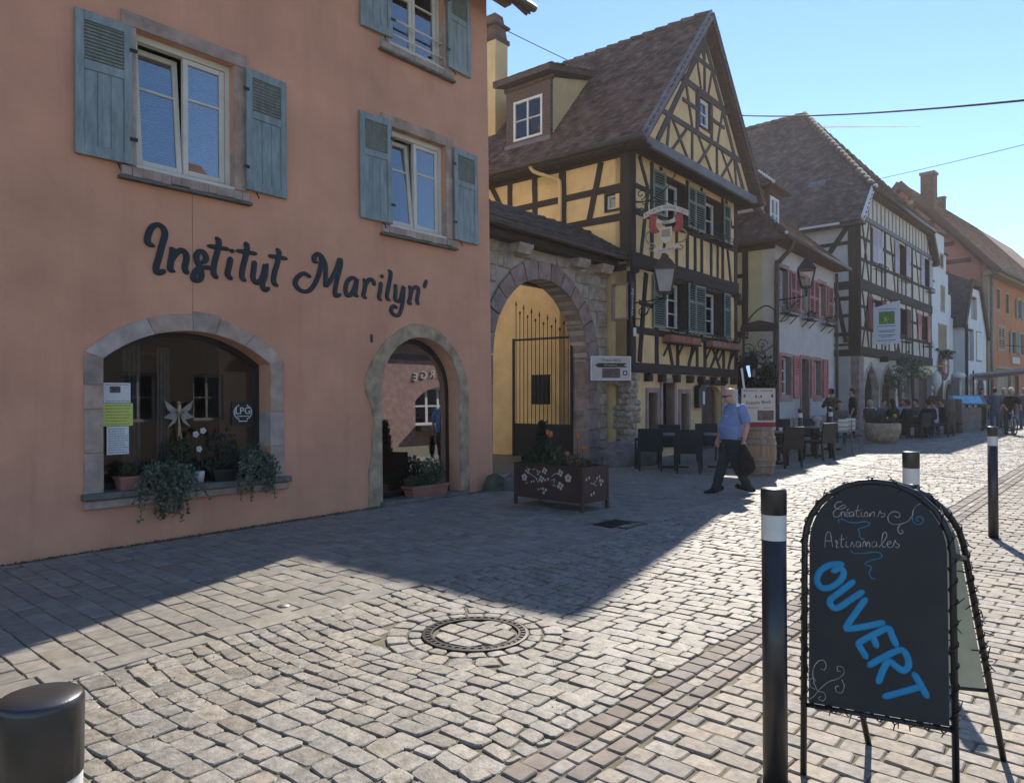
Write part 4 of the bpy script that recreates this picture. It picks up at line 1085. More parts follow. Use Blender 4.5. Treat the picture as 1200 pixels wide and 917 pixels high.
# ------------------------------------------------------------------ the half-timbered inn
IP = (14.8, 9.3); IA = R(2.0)
inn = thing('half_timbered_inn', 'ochre half timbered inn with a steep gable and grey green shutters', 'house', (IP[0], IP[1], 0), IA)
WF = 6.45
OW = {'a': (1.66,2.92,3.40,4.70), 'b': (4.02,5.26,3.40,4.70), 'c': (1.66,2.92,6.24,7.34), 'd': (4.02,5.26,6.24,7.34)}
low = [(0.86,1.30,0.55,1.76),(1.60,2.24,0.45,2.02),(2.62,3.06,0.55,1.74)]
dor = [(3.92,-0.3),(5.22,-0.3),(5.22,1.72)] + arc(4.57,1.72,0.65,0,180,10,0.25)[1:-1] + [(3.92,1.72)]
MB().prism([(0,-0.3),(WF,-0.3),(WF,7.85),(0,7.85)], 0, 0.4, [rect(OW[k]) for k in OW] + [rect(w) for w in low] + [dor]).build('wall', M['yellow'], inn)
sw_ = MB().prism([(0,-0.3),(9,-0.3),(9,7.75),(0,7.75)], 0, 0.3, [[(0.10,3.55),(0.46,3.55),(0.46,4.33),(0.10,4.33)], [(0.28,6.2),(0.66,6.2),(0.66,6.56),(0.28,6.56)]])
# side wall: local X of this prism runs along +Y of the house, its front looks towards -X
SW = Matrix(((0,1,0,0),(1,0,0,0),(0,0,1,0),(0,0,0,1)))
sw_.xform(SW); sw_.build('side_wall', M['yellow'], inn, fix=True)
MB().box((WF-0.3,0.41,-0.3),(WF,9,7.7)).build('far_side_wall', M['yellow'], inn)
MB().box((0.3,8.7,-0.3),(WF-0.3,9,7.7)).build('rear_wall', M['yellow'], inn)
for (a, b, c, d) in OW.values():
    lining(inn, a+0.04, b-0.04, c+0.04, d-0.04, 'timber', -0.035, 0.27, 0.045, 0.05)
    window(inn, a+0.06, b-0.06, c+0.05, d-0.05, 0.27, 'white', 'glass', 0.06, 2, 2 if c < 5 else 1, 0.022, 0.07)
for (a, b, c, d) in low:
    lining(inn, a, b, c, d, 'rosestone', -0.03, 0.3, 0.12, 0.10, 'stone_surround')
    w = window(inn, a+0.005, b-0.005, c, d, 0.28, 'timber', 'glass', 0.04, 1, 2, 0.02)
    for k in range(2): MB().tube([(a+(b-a)*(k+1)/3,0.12,c),(a+(b-a)*(k+1)/3,0.12,d)],0.011,6).build('window_bar', M['iron'], inn)
# door
MB().prism([(3.75,1.98),(5.45,1.98),(5.62,2.14),(3.6,2.14)], -0.05, 0.1).build('door_lintel', M['timber'], inn, fix=True)
MB().box((3.90,0.25,0),(5.24,0.32,2.1)).build('door_recess', M['dark'], inn)
for i in range(5): MB().cham((3.94+0.25*i,0.18,0.13),(4.185+0.25*i,0.24,1.95),0.008).build('door_board', M['timber2'], inn)
MB().cham((5.22,-0.04,0.1),(5.45,0.2,1.96),0.01).build('door_jamb', M['rosestone'], inn)
# timbers of the front, storey by storey
timbers(inn, [(0,2.36,6.45,2.36,0.24),(0,4.93,6.45,4.93,0.36),(0,7.66,6.45,7.66,0.26)], y=-0.06, d=0.16)
timbers(inn, [(0.12,2.48,0.12,4.75,0.24),(1.30,3.2,1.30,4.75,0.2),(1.30,2.48,1.30,3.2,0.17),(3.03,3.2,3.03,4.75,0.18),(3.92,3.2,3.92,4.75,0.14),(5.36,3.2,5.36,4.75,0.17),(6.33,2.48,6.33,4.75,0.22),
  (0.2,3.26,6.3,3.26,0.17),(1.3,4.73,6.3,4.73,0.10),
  (0.75,4.7,0.42,2.5,0.17),(0.42,3.95,1.25,3.9,0.11)])
timbers(inn, [(1.85,3.2,2.15,2.48,0.13),(2.45,2.48,2.45,3.2,0.15),(3.45,3.2,3.1,2.48,0.14),(3.62,2.48,3.62,3.2,0.14),(4.12,2.48,4.12,3.2,0.15),(4.5,3.2,5.15,2.48,0.11),(5.15,3.2,4.5,2.48,0.11),(5.4,2.48,5.4,3.2,0.13),(6.1,3.2,5.75,2.48,0.13)])
timbers(inn, [(0.13,5.1,0.13,7.55,0.26),(1.05,5.1,1.05,7.5,0.14),(1.55,6.1,1.55,7.5,0.14),(3.03,5.1,3.03,7.5,0.16),(3.92,5.1,3.92,7.5,0.13),(5.36,5.1,5.36,7.5,0.15),(6.33,5.1,6.33,7.55,0.22),
  (0.2,6.13,6.3,6.13,0.16),(0.2,6.75,1.0,6.75,0.12),(0.42,7.5,0.85,6.8,0.12),(0.85,6.7,0.5,5.1,0.13),(1.6,5.1,1.85,6.05,0.11),(2.4,5.1,2.4,6.05,0.13),(3.5,5.1,3.5,6.05,0.13),(4.55,5.1,4.55,6.05,0.13),(5.0,5.1,5.0,6.05,0.12),(5.7,6.05,5.95,5.1,0.11),(5.45,6.8,6.2,6.8,0.1),(5.6,7.5,6.0,6.85,0.1)])
for u in (0.75, 1.45, 2.25, 3.05, 3.75, 4.55, 5.3, 6.0):
    MB().cham((u-0.09,-0.17,2.03),(u+0.09,0.1,2.23),0.02,0.006).build('joist_end', M['timber'], inn)
for u in (0.0, 3.05, 6.2):
    MB().cham((u,-0.16,4.62),(u+0.2,0.05,4.8),0.03,0.006).build('joist_end', M['timber'], inn)
# timbers of the side wall (drawn in its own plane, then turned)
side = link('side_frame', None, inn); side.rotation_euler = (0,0,R(90)); side.scale = (1,1,1)
bpy.data.objects.remove(side); CH[inn.name].pop()
def side_timber(v0, z0, v1, z1, w):
    o = timber(inn, v0, z0, v1, z1, w)
    Lx = Matrix(((0,1,0,0),(1,0,0,0),(0,0,1,0),(0,0,0,1)))
    # swap the two horizontal axes by a quarter turn and a mirror-free flip
    a = -math.atan2(z1-z0, v1-v0); L = math.hypot(v1-v0, z1-z0)
    o.location = (-0.03+0.06+random.uniform(-0.006,0.006), (v0+v1)/2, (z0+z1)/2)
    o.rotation_euler = Euler((0, a, R(90))); o.scale = (L, 0.12, w)
for r in [(0.0,7.52,9,7.50,0.24),(0.25,6.70,9,6.66,0.16),(0.1,5.97,9,5.95,0.17),(0.13,4.9,0.13,7.5,0.26),(1.95,6.0,1.95,7.45,0.20),(2.85,6.0,2.85,7.45,0.16),(0.80,7.4,1.15,6.0,0.15),(3.95,6.7,4.35,7.45,0.14),(3.7,6.0,3.7,7.45,0.15),(0.1,4.75,0.7,4.75,0.16)]:
    side_timber(*r)
def turned(o, v, z):
    o.rotation_euler = (0,0,R(-90)); o.location = (0, v, z); return o
# two small windows of the side wall (built facing -Y, turned to face -X)
for (v0, v1, z0, z1, fm) in ((0.28,0.66,6.2,6.56,'white'),(0.10,0.46,3.55,4.33,'white')):
    w = window(inn, v0-v1, 0, 0, z1-z0, 0.12, fm, 'glass', 0.05, 1, 0 if z0 > 5 else 2, 0.02)
    turned(w, v0, z0)
    lm = lining(inn, v0-v1, 0, 0, z1-z0, 'timber' if z0 > 5 else 'rosestone', -0.02, 0.12, 0.05, 0.06); turned(lm, v0, z0)
# jettied gable
GY = -0.42
gp = [(0.02,7.72),(6.42,7.72),(3.22,11.48)]
gw_ = (2.86,3.55,8.86,9.66)
MB().prism(gp, GY, 0.1, [rect(gw_)]).build('gable_wall', M['yellow'], inn)
MB().box((-0.25,GY-0.01,7.60),(6.7,0.02,7.72)).build('soffit', M['timber'], inn)
window(inn, gw_[0]+0.03, gw_[1]-0.03, gw_[2]+0.02, gw_[3]-0.02, GY+0.09, 'white', 'glass', 0.10, 1, 1, 0.03)
lining(inn, gw_[0]+0.03, gw_[1]-0.03, gw_[2]+0.02, gw_[3]-0.02, 'timber2', GY-0.04, GY+0.24, 0.16, 0.05)
gt = lambda rows, m='timbergrey': timbers(inn, rows, m, GY-0.03, 0.12)
gt([(0.8,8.62,5.65,8.62,0.15),(1.65,9.78,4.8,9.78,0.20)])
gt([(2.45,10.62,4.0,10.62,0.13)])
gt([(0.55,7.8,3.3,11.35,0.18),(5.9,7.8,3.15,11.35,0.18)])
gt([(2.75,8.65,2.75,9.7,0.15),(3.66,8.65,3.66,9.7,0.15),(1.9,9.25,2.7,9.25,0.1),(3.7,9.25,4.5,9.25,0.1),(2.1,9.7,2.45,8.7,0.1),(4.05,8.7,4.4,9.7,0.1)])
gt([(3.22,9.85,3.22,11.2,0.12),(2.75,10.6,3.0,9.85,0.09),(3.7,10.6,3.45,9.85,0.09),(3.0,11.0,3.22,10.65,0.09)])
for u in (1.75, 3.22, 4.7): gt([(u-0.42,7.8,u+0.42,8.58,0.085),(u+0.42,7.8,u-0.42,8.58,0.085)])
gt([(1.05,7.8,1.2,8.58,0.1),(2.45,7.8,2.45,8.58,0.11),(4.0,7.8,4.0,8.58,0.11),(5.35,7.8,5.2,8.58,0.1)])
MB().cham((1.55,GY-0.16,9.68),(1.78,GY,9.92),0.03,0.008).build('purlin_end', M['timber2'], inn)
MB().cham((-0.35,GY-0.14,7.50),(6.75,GY-0.05,7.74),0.012).build('drip_board', M['bargegrey'], inn)
# main roof
RE, RZ, RU, RT = -0.46, 7.66, 3.22, 11.92
sl = (RT-RZ)/(RU-RE); YF, YB = -0.62, 9.2
def slope(sgn):
    e = RU + sgn*(RU-RE)
    p = [(e,RZ),(RU,RT),(RU,RT-0.12),(e,RZ-0.12)]
    mb = MB().prism(p if sgn > 0 else p[::-1], YF, YB)
    mb.build('roof', M['tile'], inn, fix=True)
    mb = MB(); L = math.hypot(RU-RE, RT-RZ)
    V = Vector((-sgn*(RU-RE), 0, RT-RZ)); nv = int(L/0.135)
    if sgn < 0: tile_field(mb, (e,YB,RZ+0.01), (0,-1,0), V, int((YB-YF)/0.168), nv, 0.168, 0.135)
    else: tile_field(mb, (e,YF,RZ+0.01), (0,1,0), V, int((YB-YF)/0.168), nv, 0.168, 0.135)
    t = mb.build('roof_tiles', M['tile'], inn); t['kind'] = 'stuff'
slope(-1); slope(1)
for i in range(25):
    y = YF + i*0.395
    MB().tube([(RU,y,RT+0.0),(RU,y+0.44,RT+0.035)],[0.105,0.125],10,sq=(1,1,0.75)).build('ridge_tile', M['tile'], inn, True)
for sgn in (-1, 1):
    e = RU + sgn*(RU-RE+0.03)
    mb = MB().bar((e,YF-0.03,RZ-0.06),(RU,YF-0.03,RT-0.02),0.05,0.22); mb.build('bargeboard', M['bargegrey' if sgn < 0 else 'timber2'], inn)
    MB().bar((e-sgn*0.15,GY+0.0,RZ-0.13),(RU,GY+0.0,RT-0.32),0.42,0.04).build('verge_soffit', M['timber2'], inn)
    mb = MB().tube([(e+sgn*0.07,YF-0.05,RZ-0.07),(e+sgn*0.07,YB,RZ-0.04)],0.065,10); mb.build('gutter', M['copper'], inn, True)
    a = min(e, e-sgn*0.45); MB().box((a+0.03,YF+0.02,RZ-0.17),(a+0.47,YB,RZ-0.13)).build('eave_soffit', M['timber'], inn)
# downpipe with its swan neck
MB().tube(smooth_path([(RE-0.05,2.62,7.56),(RE+0.02,2.55,7.42),(-0.28,2.25,7.28),(-0.12,2.02,7.18),(-0.09,1.98,6.95),(-0.09,1.98,6.0),(-0.09,1.98,0.1)],5),0.05,10).build('downpipe', M['yellow'], inn, True)
# dormer facing the yard
dy0, dy1, dx = 2.52, 4.02, 0.22
zf0, zf1 = RZ + sl*(dx-RE) - 0.05, 10.10
mb = MB().prism([(0,0),(dy1-dy0,0),(dy1-dy0,zf1-zf0),(0,zf1-zf0)], 0, 0.12, [[(0.26,0.22),(1.24,0.22),(1.24,1.30),(0.26,1.30)]])
mb.xform(Matrix.Translation((dx,dy1,zf0)) @ Matrix.Rotation(R(-90),4,'Z'))
dorm = mb.build('dormer', M['timber2'], inn)
w = window(dorm, -0.49, 0.49, 0, 1.08, 0.05, 'white', 'glass', 0.06, 2, 1, 0.022, 0.04, inner=True); w.rotation_euler = (0,0,R(-90)); w.location = (dx, (dy0+dy1)/2, zf0+0.22)
xe = RE + (zf1+0.42-RZ)/sl
for y in (dy0, dy1-0.04): MB().prism([(dx+0.12,zf0+0.1),(dx+0.12,zf1),(2.65,zf1+0.62),(xe+0.1,zf1+0.5)][::-1], y, y+0.04).build('cheek', M['yellow'], dorm, fix=True)
MB().box((dx-0.05,dy0-0.03,zf0+0.02),(dx+0.1,dy1+0.03,zf0+0.14)).build('dormer_sill', M['bargegrey'], dorm)
dr_ = MB().prism([(dx-0.32,zf1+0.02),(3.1,zf1+0.80),(3.1,zf1+0.92),(dx-0.32,zf1+0.16)][::-1], dy0-0.2, dy1+0.22); dr_.build('dormer_roof', M['timber2'], dorm, fix=True)
tf = MB(); tile_field(tf, (dx-0.33,dy1+0.22,zf1+0.16), (0,-1,0), (3.4,0,0.78), 11, 23, 0.168, 0.135); tf.build('roof_tiles', M['tile'], dorm)['kind'] = 'stuff'
MB().tube([(dx+0.02,dy0-0.08,zf1-0.02),(dx+0.02,dy1+0.05,zf1-0.02)],0.075,8).build('purlin', M['timber2'], dorm, True)
# chimney
cx, cy_ = 0.95, 5.05
ch = MB().box((cx,cy_,9.0),(cx+0.56,cy_+0.60,12.15)).build('chimney', M['yellow'], inn)
MB().box((cx-0.05,cy_-0.05,12.15),(cx+0.61,cy_+0.65,12.27)).build('chimney_band', M['timber2'], ch)
cc = MB(); cc.add([(cx,cy_,12.27),(cx+.56,cy_,12.27),(cx+.56,cy_+.6,12.27),(cx,cy_+.6,12.27),(cx+.1,cy_+.1,13.0),(cx+.46,cy_+.1,13.0),(cx+.46,cy_+.5,13.0),(cx+.1,cy_+.5,13.0)],[(0,1,5,4),(1,2,6,5),(2,3,7,6),(3,0,4,7),(4,5,6,7)])
cc.build('chimney_cap', M['brick'], ch)
MB().box((cx-0.06,cy_-0.06,12.62),(cx+0.62,cy_+0.66,12.68)).build('chimney_band', M['timber2'], ch)
# shutters
for k, (a, b, c, d) in OW.items():
    w = 0.52 if c < 5 else 0.50
    shutter(inn, a-0.60, a-0.02, c-0.02, d+0.02, 'greenshutter', -0.08, 0.64, 0.058, 0.05, slats2=True, hinge=1, ang=R(-4))
    shutter(inn, b+0.02, b+0.60, c-0.02, d+0.02, 'greenshutter', -0.08, 0.64, 0.058, 0.05, slats2=True, hinge=0, ang=R(5))
for (a, b, z) in ((1.62,2.96,6.12),(3.98,5.30,6.10)):
    rk = MB(); y0, y1 = -0.36, -0.10
    rk.bar((a,y0,z-0.05),(b,y0,z-0.05),0.02,0.03); rk.bar((a,y0,z+0.14),(b,y0,z+0.14),0.015); rk.bar((a,y0,z+0.05),(b,y0,z+0.05),0.012)
    for k in range(5):
        u = a+(b-a)*k/4; rk.bar((u,y0,z-0.08),(u,y0,z+0.15),0.015); rk.bar((u,y0,z-0.07),(u,y1,z-0.07),0.02,0.03)
    for k in range(3): rk.bar((a,y0+0.07*(k+1),z-0.055),(b,y0+0.07*(k+1),z-0.055),0.04,0.012)
    rk.build('flower_rack', M['timber'], inn)
# rubble showing at the corner where the render has fallen away
rs_ = random.Random(5)
for j in range(15):
    z = 0.02+j*0.145
    for i in range(4):
        u = -0.02+i*0.15+rs_.uniform(-.03,.03)
        wl_ = 0.42+0.14*math.sin(j*0.9)+ (0.18 if j < 4 else 0)
        if u+0.12 > wl_: continue
        MB().cham((u,-0.035-rs_.uniform(0,0.035),z),(u+rs_.uniform(.12,.19),0.1,z+rs_.uniform(.10,.15)),0.035,0.022).build('stone', M['rubble'], inn)
    for i in range(4):
        v = 0.02+i*0.15+rs_.uniform(-.03,.03)
        o = MB().cham((-0.15,-0.03-rs_.uniform(0,0.04),z),(0.02,0.1,z+rs_.uniform(.10,.15)),0.035,0.02).build('stone', M['rubble'], inn)
        if v > 0.34 + 0.1*math.sin(j): bpy.data.objects.remove(o); CH[inn.name].pop(); continue
        o.rotation_euler = (0,0,R(-90)); o.location = (0, v, 0)

def ip(u, y, z): 
    return (IP[0]+u*math.cos(IA)-y*math.sin(IA), IP[1]+u*math.sin(IA)+y*math.cos(IA), z)
for i, (u, y, s, lab) in enumerate(((-1.05,-0.35,(0.42,0.30,0.55),'tall grey guard boulder leaning against the gateway pier'), (-0.35,-0.55,(0.36,0.28,0.42),'squat brown boulder at the corner of the ochre inn'), (0.2,-0.28,(0.30,0.22,0.30),'smaller boulder under the rubble patch of the ochre inn'))):
    p = ip(u, y, 0); rock('boulder', lab, (p[0], p[1], gz(p[0])), s, M['boulder'], 20+i, rz=i)

# flower boxes under the first floor windows
for k, (a, b) in enumerate(((1.55,3.30),(4.05,5.95))):
    t = thing('window_box', ('row of terracotta flower troughs under the left first floor window of the inn', 'row of terracotta flower troughs under the right first floor window of the inn')[k], 'planter', ip(a,-0.30,3.06), IA, 'flower boxes of the inn')
    n = 3
    MB().box((0,0.0,-0.05),(b-a,0.24,-0.01)).build('shelf', M['timber'], t)
    for i in range(n):
        w = (b-a)/n
        MB().cham((w*i+0.015,0.01,-0.01),(w*(i+1)-0.015,0.22,0.17),0.015).build('trough', M['terracotta'], t)
    for i in range(3): MB().bar((0.1+(b-a-0.2)*i/2,0.12,-0.03),(0.1+(b-a-0.2)*i/2,0.28,-0.36),0.04).build('bracket', M['timber'], t)
    bb = MB(); rr = random.Random(k)
    leaves(bb, ((b-a)/2,0.1,0.22), ((b-a)/2,0.12,0.10), 420, 0.05, 0.5, rr); bb.build('foliage', M['leafdark'], t)['kind'] = 'stuff'
    fl = MB(); leaves(fl, ((b-a)/2,0.05,0.26), ((b-a)/2*0.8,0.12,0.07), 60, 0.035, 0.2, rr); fl.build('flowers', M['petalwhite'], t)['kind'] = 'stuff'

# wrought bracket with the painted emblem
def scroll(mb, c, r0, turns, r, a0=0, dirn=1, n=22, ax='xz'):
    pts = []
    for i in range(n+1):
        t = i/n; a = R(a0)+dirn*2*PI*turns*t; rr = r0*(1-0.86*t)
        pts.append((c[0]+rr*math.cos(a), c[1], c[2]+rr*math.sin(a)))
    mb.tube(pts, r, 6)
# bracket plane stands square to the front, so it is built along local -Y
eb = thing('hanging_sign', 'carved red and white inn emblem with scrolls and a shield hanging on an iron bracket', 'sign', ip(0.12,-0.05,6.2), IA+R(-68))
br = MB(); br.tube(smooth_path([(0,0,0.1),(0.35,0,0.12),(0.75,0,0.38),(1.05,0,0.85)],6),0.016,6)
br.tube([(0,0,-0.5),(0,0,0.55)],0.016,6); scroll(br,(0.18,0,-0.12),0.17,1.4,0.014,90,-1); scroll(br,(0.16,0,0.28),0.13,1.3,0.013,-90,1); br.tube([(0.0,0,0.12),(1.0,0,0.05)],0.012,6); br.tube([(1.0,0,0.05),(1.0,0,-0.1)],0.008,6); br.tube([(0.5,0,0.08),(0.5,0,-0.06)],0.008,6)
br.build('bracket', M['iron'], eb, True)
"""emblem about 0.95 wide and 1.05 high, hung below the arm"""
em = Vector((0.74,0,-0.62))
def plate(poly, m, name, y0, y1, par): return MB().prism(poly, y0, y1).build(name, m, par, fix=True)
E_ = thing('tmp', 'x', 'x'); bpy.data.objects.remove(E_)
off = lambda P: [(em.x+x, em.z+z) for x, z in P]
ban = [(-0.52+1.04*i/14, 0.36+0.17*math.sin(PI*i/14)) for i in range(15)]
plate(off([(x, z-0.06) for x, z in ban] + [(x, z+0.07) for x, z in ban[::-1]]), M['signcream'], 'banner_top', -0.02, 0.02, eb)
rng = [(0.24*math.cos(R(a)), 0.34+0.13*math.sin(R(a))) for a in range(180, 361, 15)]
plate(off([(x*1.2, z-0.06) for x, z in rng] + [(x*0.85, z+0.01) for x, z in rng[::-1]]), M['signcream'], 'banner_ring', -0.015, 0.015, eb)
bb2 = [(-0.28+0.56*i/10, -0.46-0.06*math.sin(PI*i/10)+0.10*i/10) for i in range(11)]
plate(off([(x, z-0.055) for x, z in bb2] + [(x, z+0.055) for x, z in bb2[::-1]]), M['signcream'], 'banner_low', -0.02, 0.02, eb)
sh_ = [(-0.14,0.06),(0.14,0.08),(0.14,-0.14),(0.08,-0.26),(0,-0.32),(-0.08,-0.26),(-0.14,-0.14)]
plate(off(sh_), M['signcream'], 'shield', -0.03, 0.03, eb)
plate(off([(x*0.7, z*0.55-0.02) for x, z in sh_[:2]] + [(0.1,-0.16),(-0.1,-0.16)]), M['tanpaint'], 'shield_field', -0.034, -0.031, eb)
for s in (-1, 1):
    gob = [(0.20,0.34),(0.38,0.40),(0.40,0.10),(0.36,-0.02),(0.26,-0.06),(0.14,-0.02),(0.20,0.06),(0.24,0.14)]
    plate(off([(s*x, z) for x, z in gob]), M['signred2'], 'goblet', -0.025, 0.025, eb)
    sc = MB(); sc.tube(smooth_path([(em.x+s*0.36,0,em.z+0.02),(em.x+s*0.47,0,em.z-0.08),(em.x+s*0.44,0,em.z-0.24),(em.x+s*0.33,0,em.z-0.30)],5),0.022,6)
    scroll(sc, (em.x+s*0.34,0,em.z-0.40), 0.11, 1.1, 0.02, 90, s); sc.build('scroll', M['tanpaint'], eb, True)
for i, chv in enumerate('ALSACE GRAND CRU'):
    t = (i+0.7)/16.4; x = -0.50+1.0*t; z = 0.365+0.17*math.sin(PI*t); sl2 = math.atan2(0.17*PI*math.cos(PI*t), 1.04)
    if chv != ' ':
        text_mesh('letter', chv, 0.085, M['iron'], eb, (em.x+x,-0.024,em.z+z), (R(90),-sl2,0), 0.001)
text_mesh('lettering', 'VINS', 0.08, M['iron'], eb, (em.x,-0.019,em.z+0.175), depth=0.001)
text_mesh('lettering', 'Francis Beck', 0.075, M['signred'], eb, (em.x,-0.024,em.z-0.46), (R(90),R(-8),0), 0.001)

# street lantern on the inn
def lantern_head(t, c, s=1.0, gl='lampglass', m='iron'):
    """four sided tapering lantern standing on c"""
    x, y, z = c; b, w, h = 0.11*s, 0.19*s, 0.42*s
    fr = MB()
    for i in range(4):
        a = PI/4+i*PI/2; a2 = a+PI/2
        p0 = (x+b*1.41*math.cos(a), y+b*1.41*math.sin(a), z); p1 = (x+w*1.41*math.cos(a), y+w*1.41*math.sin(a), z+h)
        q0 = (x+b*1.41*math.cos(a2), y+b*1.41*math.sin(a2), z); q1 = (x+w*1.41*math.cos(a2), y+w*1.41*math.sin(a2), z+h)
        fr.bar(p0, p1, 0.022*s); fr.bar(p0, q0, 0.03*s); fr.bar(p1, q1, 0.035*s)
        k = 0.985
        gm_ = MB(); gm_.add([tuple(x+(v[0]-x)*k if j == 0 else (y+(v[1]-y)*k if j == 1 else v[2]) for j in range(3)) for v in (p0, q0, q1, p1)], [(0,1,2,3)])
        gm_.build('lantern_pane', M[gl], t)
    fr.build('lantern_frame', M[m], t)
    rf_ = MB().lathe([(w*1.55,h),(w*1.5,h+0.02*s),(w*1.0,h+0.13*s),(w*0.95,h+0.15*s),(w*0.55,h+0.21*s),(w*0.5,h+0.25*s),(0.03*s,h+0.29*s),(0.02*s,h+0.34*s),(0.001,h+0.38*s)],4,(0,0,0))
    rf_.xform(Matrix.Translation((x,y,z)) @ Matrix.Rotation(PI/4,4,'Z')); rf_.build('lantern_roof', M[m], t)
    MB().lathe([(0.02*s,-0.14*s),(0.05*s,-0.10*s),(0.03*s,-0.05*s),(b*1.2,0)],10,(x,y,z)).build('lantern_foot', M[m], t, True)
    MB().lathe([(0.028*s,0.02),(0.045*s,0.1*s),(0.03*s,0.22*s),(0.001,0.25*s)],8,(x,y,z)).build('bulb', M['frost'], t, True)
la = thing('wall_lantern', 'large pale glazed lantern on a scrolled iron arm at the corner of the inn', 'street lamp', ip(0.12,-0.04,3.72), IA+R(-62))
br = MB(); br.tube(smooth_path([(0,0,0.18),(0.25,0,0.2),(0.5,0,0.24),(0.72,0,0.27)],5),0.02,6); br.tube([(0,0,-0.45),(0,0,0.35)],0.02,6); scroll(br,(0.2,0,-0.02),0.16,1.4,0.014,90,-1); br.tube(smooth_path([(0.02,0,-0.2),(0.2,0,-0.18),(0.4,0,0.08),(0.62,0,0.25)],5),0.012,6)
br.build('bracket', M['iron'], la, True)
lantern_head(la, (0.72,0,0.40), 1.3, 'frost', 'copper')
# signboard with the arrow on the gateway pier
sb = thing('arrow_signboard', 'pale signboard with a dark arrow and a small picture on the gateway pier', 'sign', (13.55,9.55,2.04), R(-40))
MB().box((0,0,0),(0.93,0.05,0.53)).build('board', M['signcream'], sb)
for a, b in (((-0.01,-0.012,-0.01),(0.94,0,0.012)), ((-0.01,-0.012,0.518),(0.94,0,0.54)), ((-0.01,-0.012,0.012),(0.012,0,0.518)), ((0.918,-0.012,0.012),(0.94,0,0.518))):
    MB().box(a, b).build('frame', M['white'], sb)
MB().prism([(0.09,0.335),(0.17,0.285),(0.86,0.29),(0.77,0.335),(0.84,0.385),(0.17,0.385)], -0.006, -0.001).build('arrow', M['browncloth'], sb, fix=True)
MB().box((0.26,-0.005,0.05),(0.68,-0.001,0.265)).build('picture', M['photoink'], sb)
MB().box((0.75,-0.005,0.11),(0.85,-0.001,0.21)).build('emblem', M['ink'], sb); MB().box((0.775,-0.007,0.135),(0.825,-0.0052,0.185)).build('emblem_field', M['paper'], sb)
text_mesh('lettering', 'Francis Beck', 0.085, M['browncloth'], sb, (0.48,-0.004,0.45), depth=0.001)
text_mesh('lettering', 'RESTAURANT', 0.05, M['signcream'], sb, (0.46,-0.008,0.335), depth=0.001)
MB().bar((0.2,0.04,0.25),(0.2,0.26,0.25),0.03).build('mounting_bar', M['iron'], sb); MB().bar((0.75,0.04,0.25),(0.75,0.62,0.25),0.03).build('mounting_bar', M['iron'], sb)
vs = thing('vertical_sign', 'narrow dark vertical sign beside the lattice window of the inn', 'sign', ip(-0.03,0.02,3.42), IA)
MB().box((0,-0.05,0),(0.17,0.0,0.98)).build('board', M['iron'], vs)
text_mesh('lettering', 'Weinstube', 0.15, M['whitecloth'], vs, (0.085,-0.054,0.49), (R(90),R(-90),0), 0.001)
mbx = thing('menu_case', 'dark wall case with a lit paper menu left of the inn door', 'menu case', ip(3.42,-0.02,1.36), IA)
MB().cham((0,-0.14,0),(0.42,0,0.52),0.01).build('case', M['iron'], mbx); MB().prism([(-0.03,0.52),(0.45,0.52),(0.36,0.62),(0.06,0.62)], -0.18, 0).build('case_roof', M['iron'], mbx, fix=True)
MB().box((0.24,-0.145,0.09),(0.36,-0.1405,0.44)).build('menu_sheet', M['paper'], mbx)
ipn = thing('wall_panel', 'white information panel beside the inn door', 'sign', ip(5.85,-0.03,1.16), IA)
MB().cham((0,-0.03,0),(0.50,0,0.72),0.005).build('board', M['banner'], ipn); MB().box((0,-0.032,-0.10),(0.50,0,-0.01)).build('board_foot', M['signred2'], ipn)
lnp = MB()
for i in range(8): lnp.box((0.06,-0.0325,0.62-0.07*i),(0.06+random.uniform(.2,.38),-0.0305,0.635-0.07*i))
lnp.build('print', M['ink'], ipn)['kind'] = 'stuff'
cl = thing('wall_cleat', 'small white tag on the inn post above the door corner', 'tag', ip(0.03,-0.075,3.1), IA)
MB().box((-0.02,-0.02,0),(0.10,0.0,0.2)).build('plate', M['whitecloth'], cl)
# ------------------------------------------------------------------ the small house with coral shutters
WP = (23.5, 9.25); WA = R(2.5)
wh = thing('coral_shutter_house', 'low off white house with coral red shutters and a tiled hipped roof', 'house', (WP[0], WP[1], 0), WA)
def hp(P, A, u, y, z): return (P[0]+u*math.cos(A)-y*math.sin(A), P[1]+u*math.sin(A)+y*math.cos(A), z)
WW = 6.9
up = [(0.42,1.30,4.76,5.98),(2.62,3.42,4.76,5.98),(4.85,5.75,4.76,5.98)]
dn = [(0.62,1.62,1.72,3.02),(4.22,5.08,1.72,3.02)]; wd_ = (2.72,3.55,-0.2,3.02)
MB().prism([(0,-0.3),(WW,-0.3),(WW,6.75),(0,6.75)], 0, 0.4, [rect(w) for w in up+dn+[wd_]]).build('wall', M['offwhite'], wh)
MB().box((0,0.4,-0.3),(0.3,9,6.7)).build('side_wall', M['yellowpale'], wh)
MB().box((WW-0.3,0.4,-0.3),(WW,9,6.7)).build('side_wall', M['offwhite'], wh)
MB().box((0.02,-0.03,-0.3),(2.58,0.0,0.95)).build('plinth', M['sandstone'], wh); MB().box((3.69,-0.03,-0.3),(WW-0.02,0.0,0.95)).build('plinth', M['sandstone'], wh)
for i, w in enumerate(up):
    lining(wh, *w, 'rosestone', -0.02, 0.26, 0.14 if i != 1 else 0.10, 0.12)
    window(wh, w[0]+0.01, w[1]-0.01, w[2]+0.01, w[3]-0.01, 0.24, 'white', 'glass', 0.06, 2, 1, 0.025, 0.07)
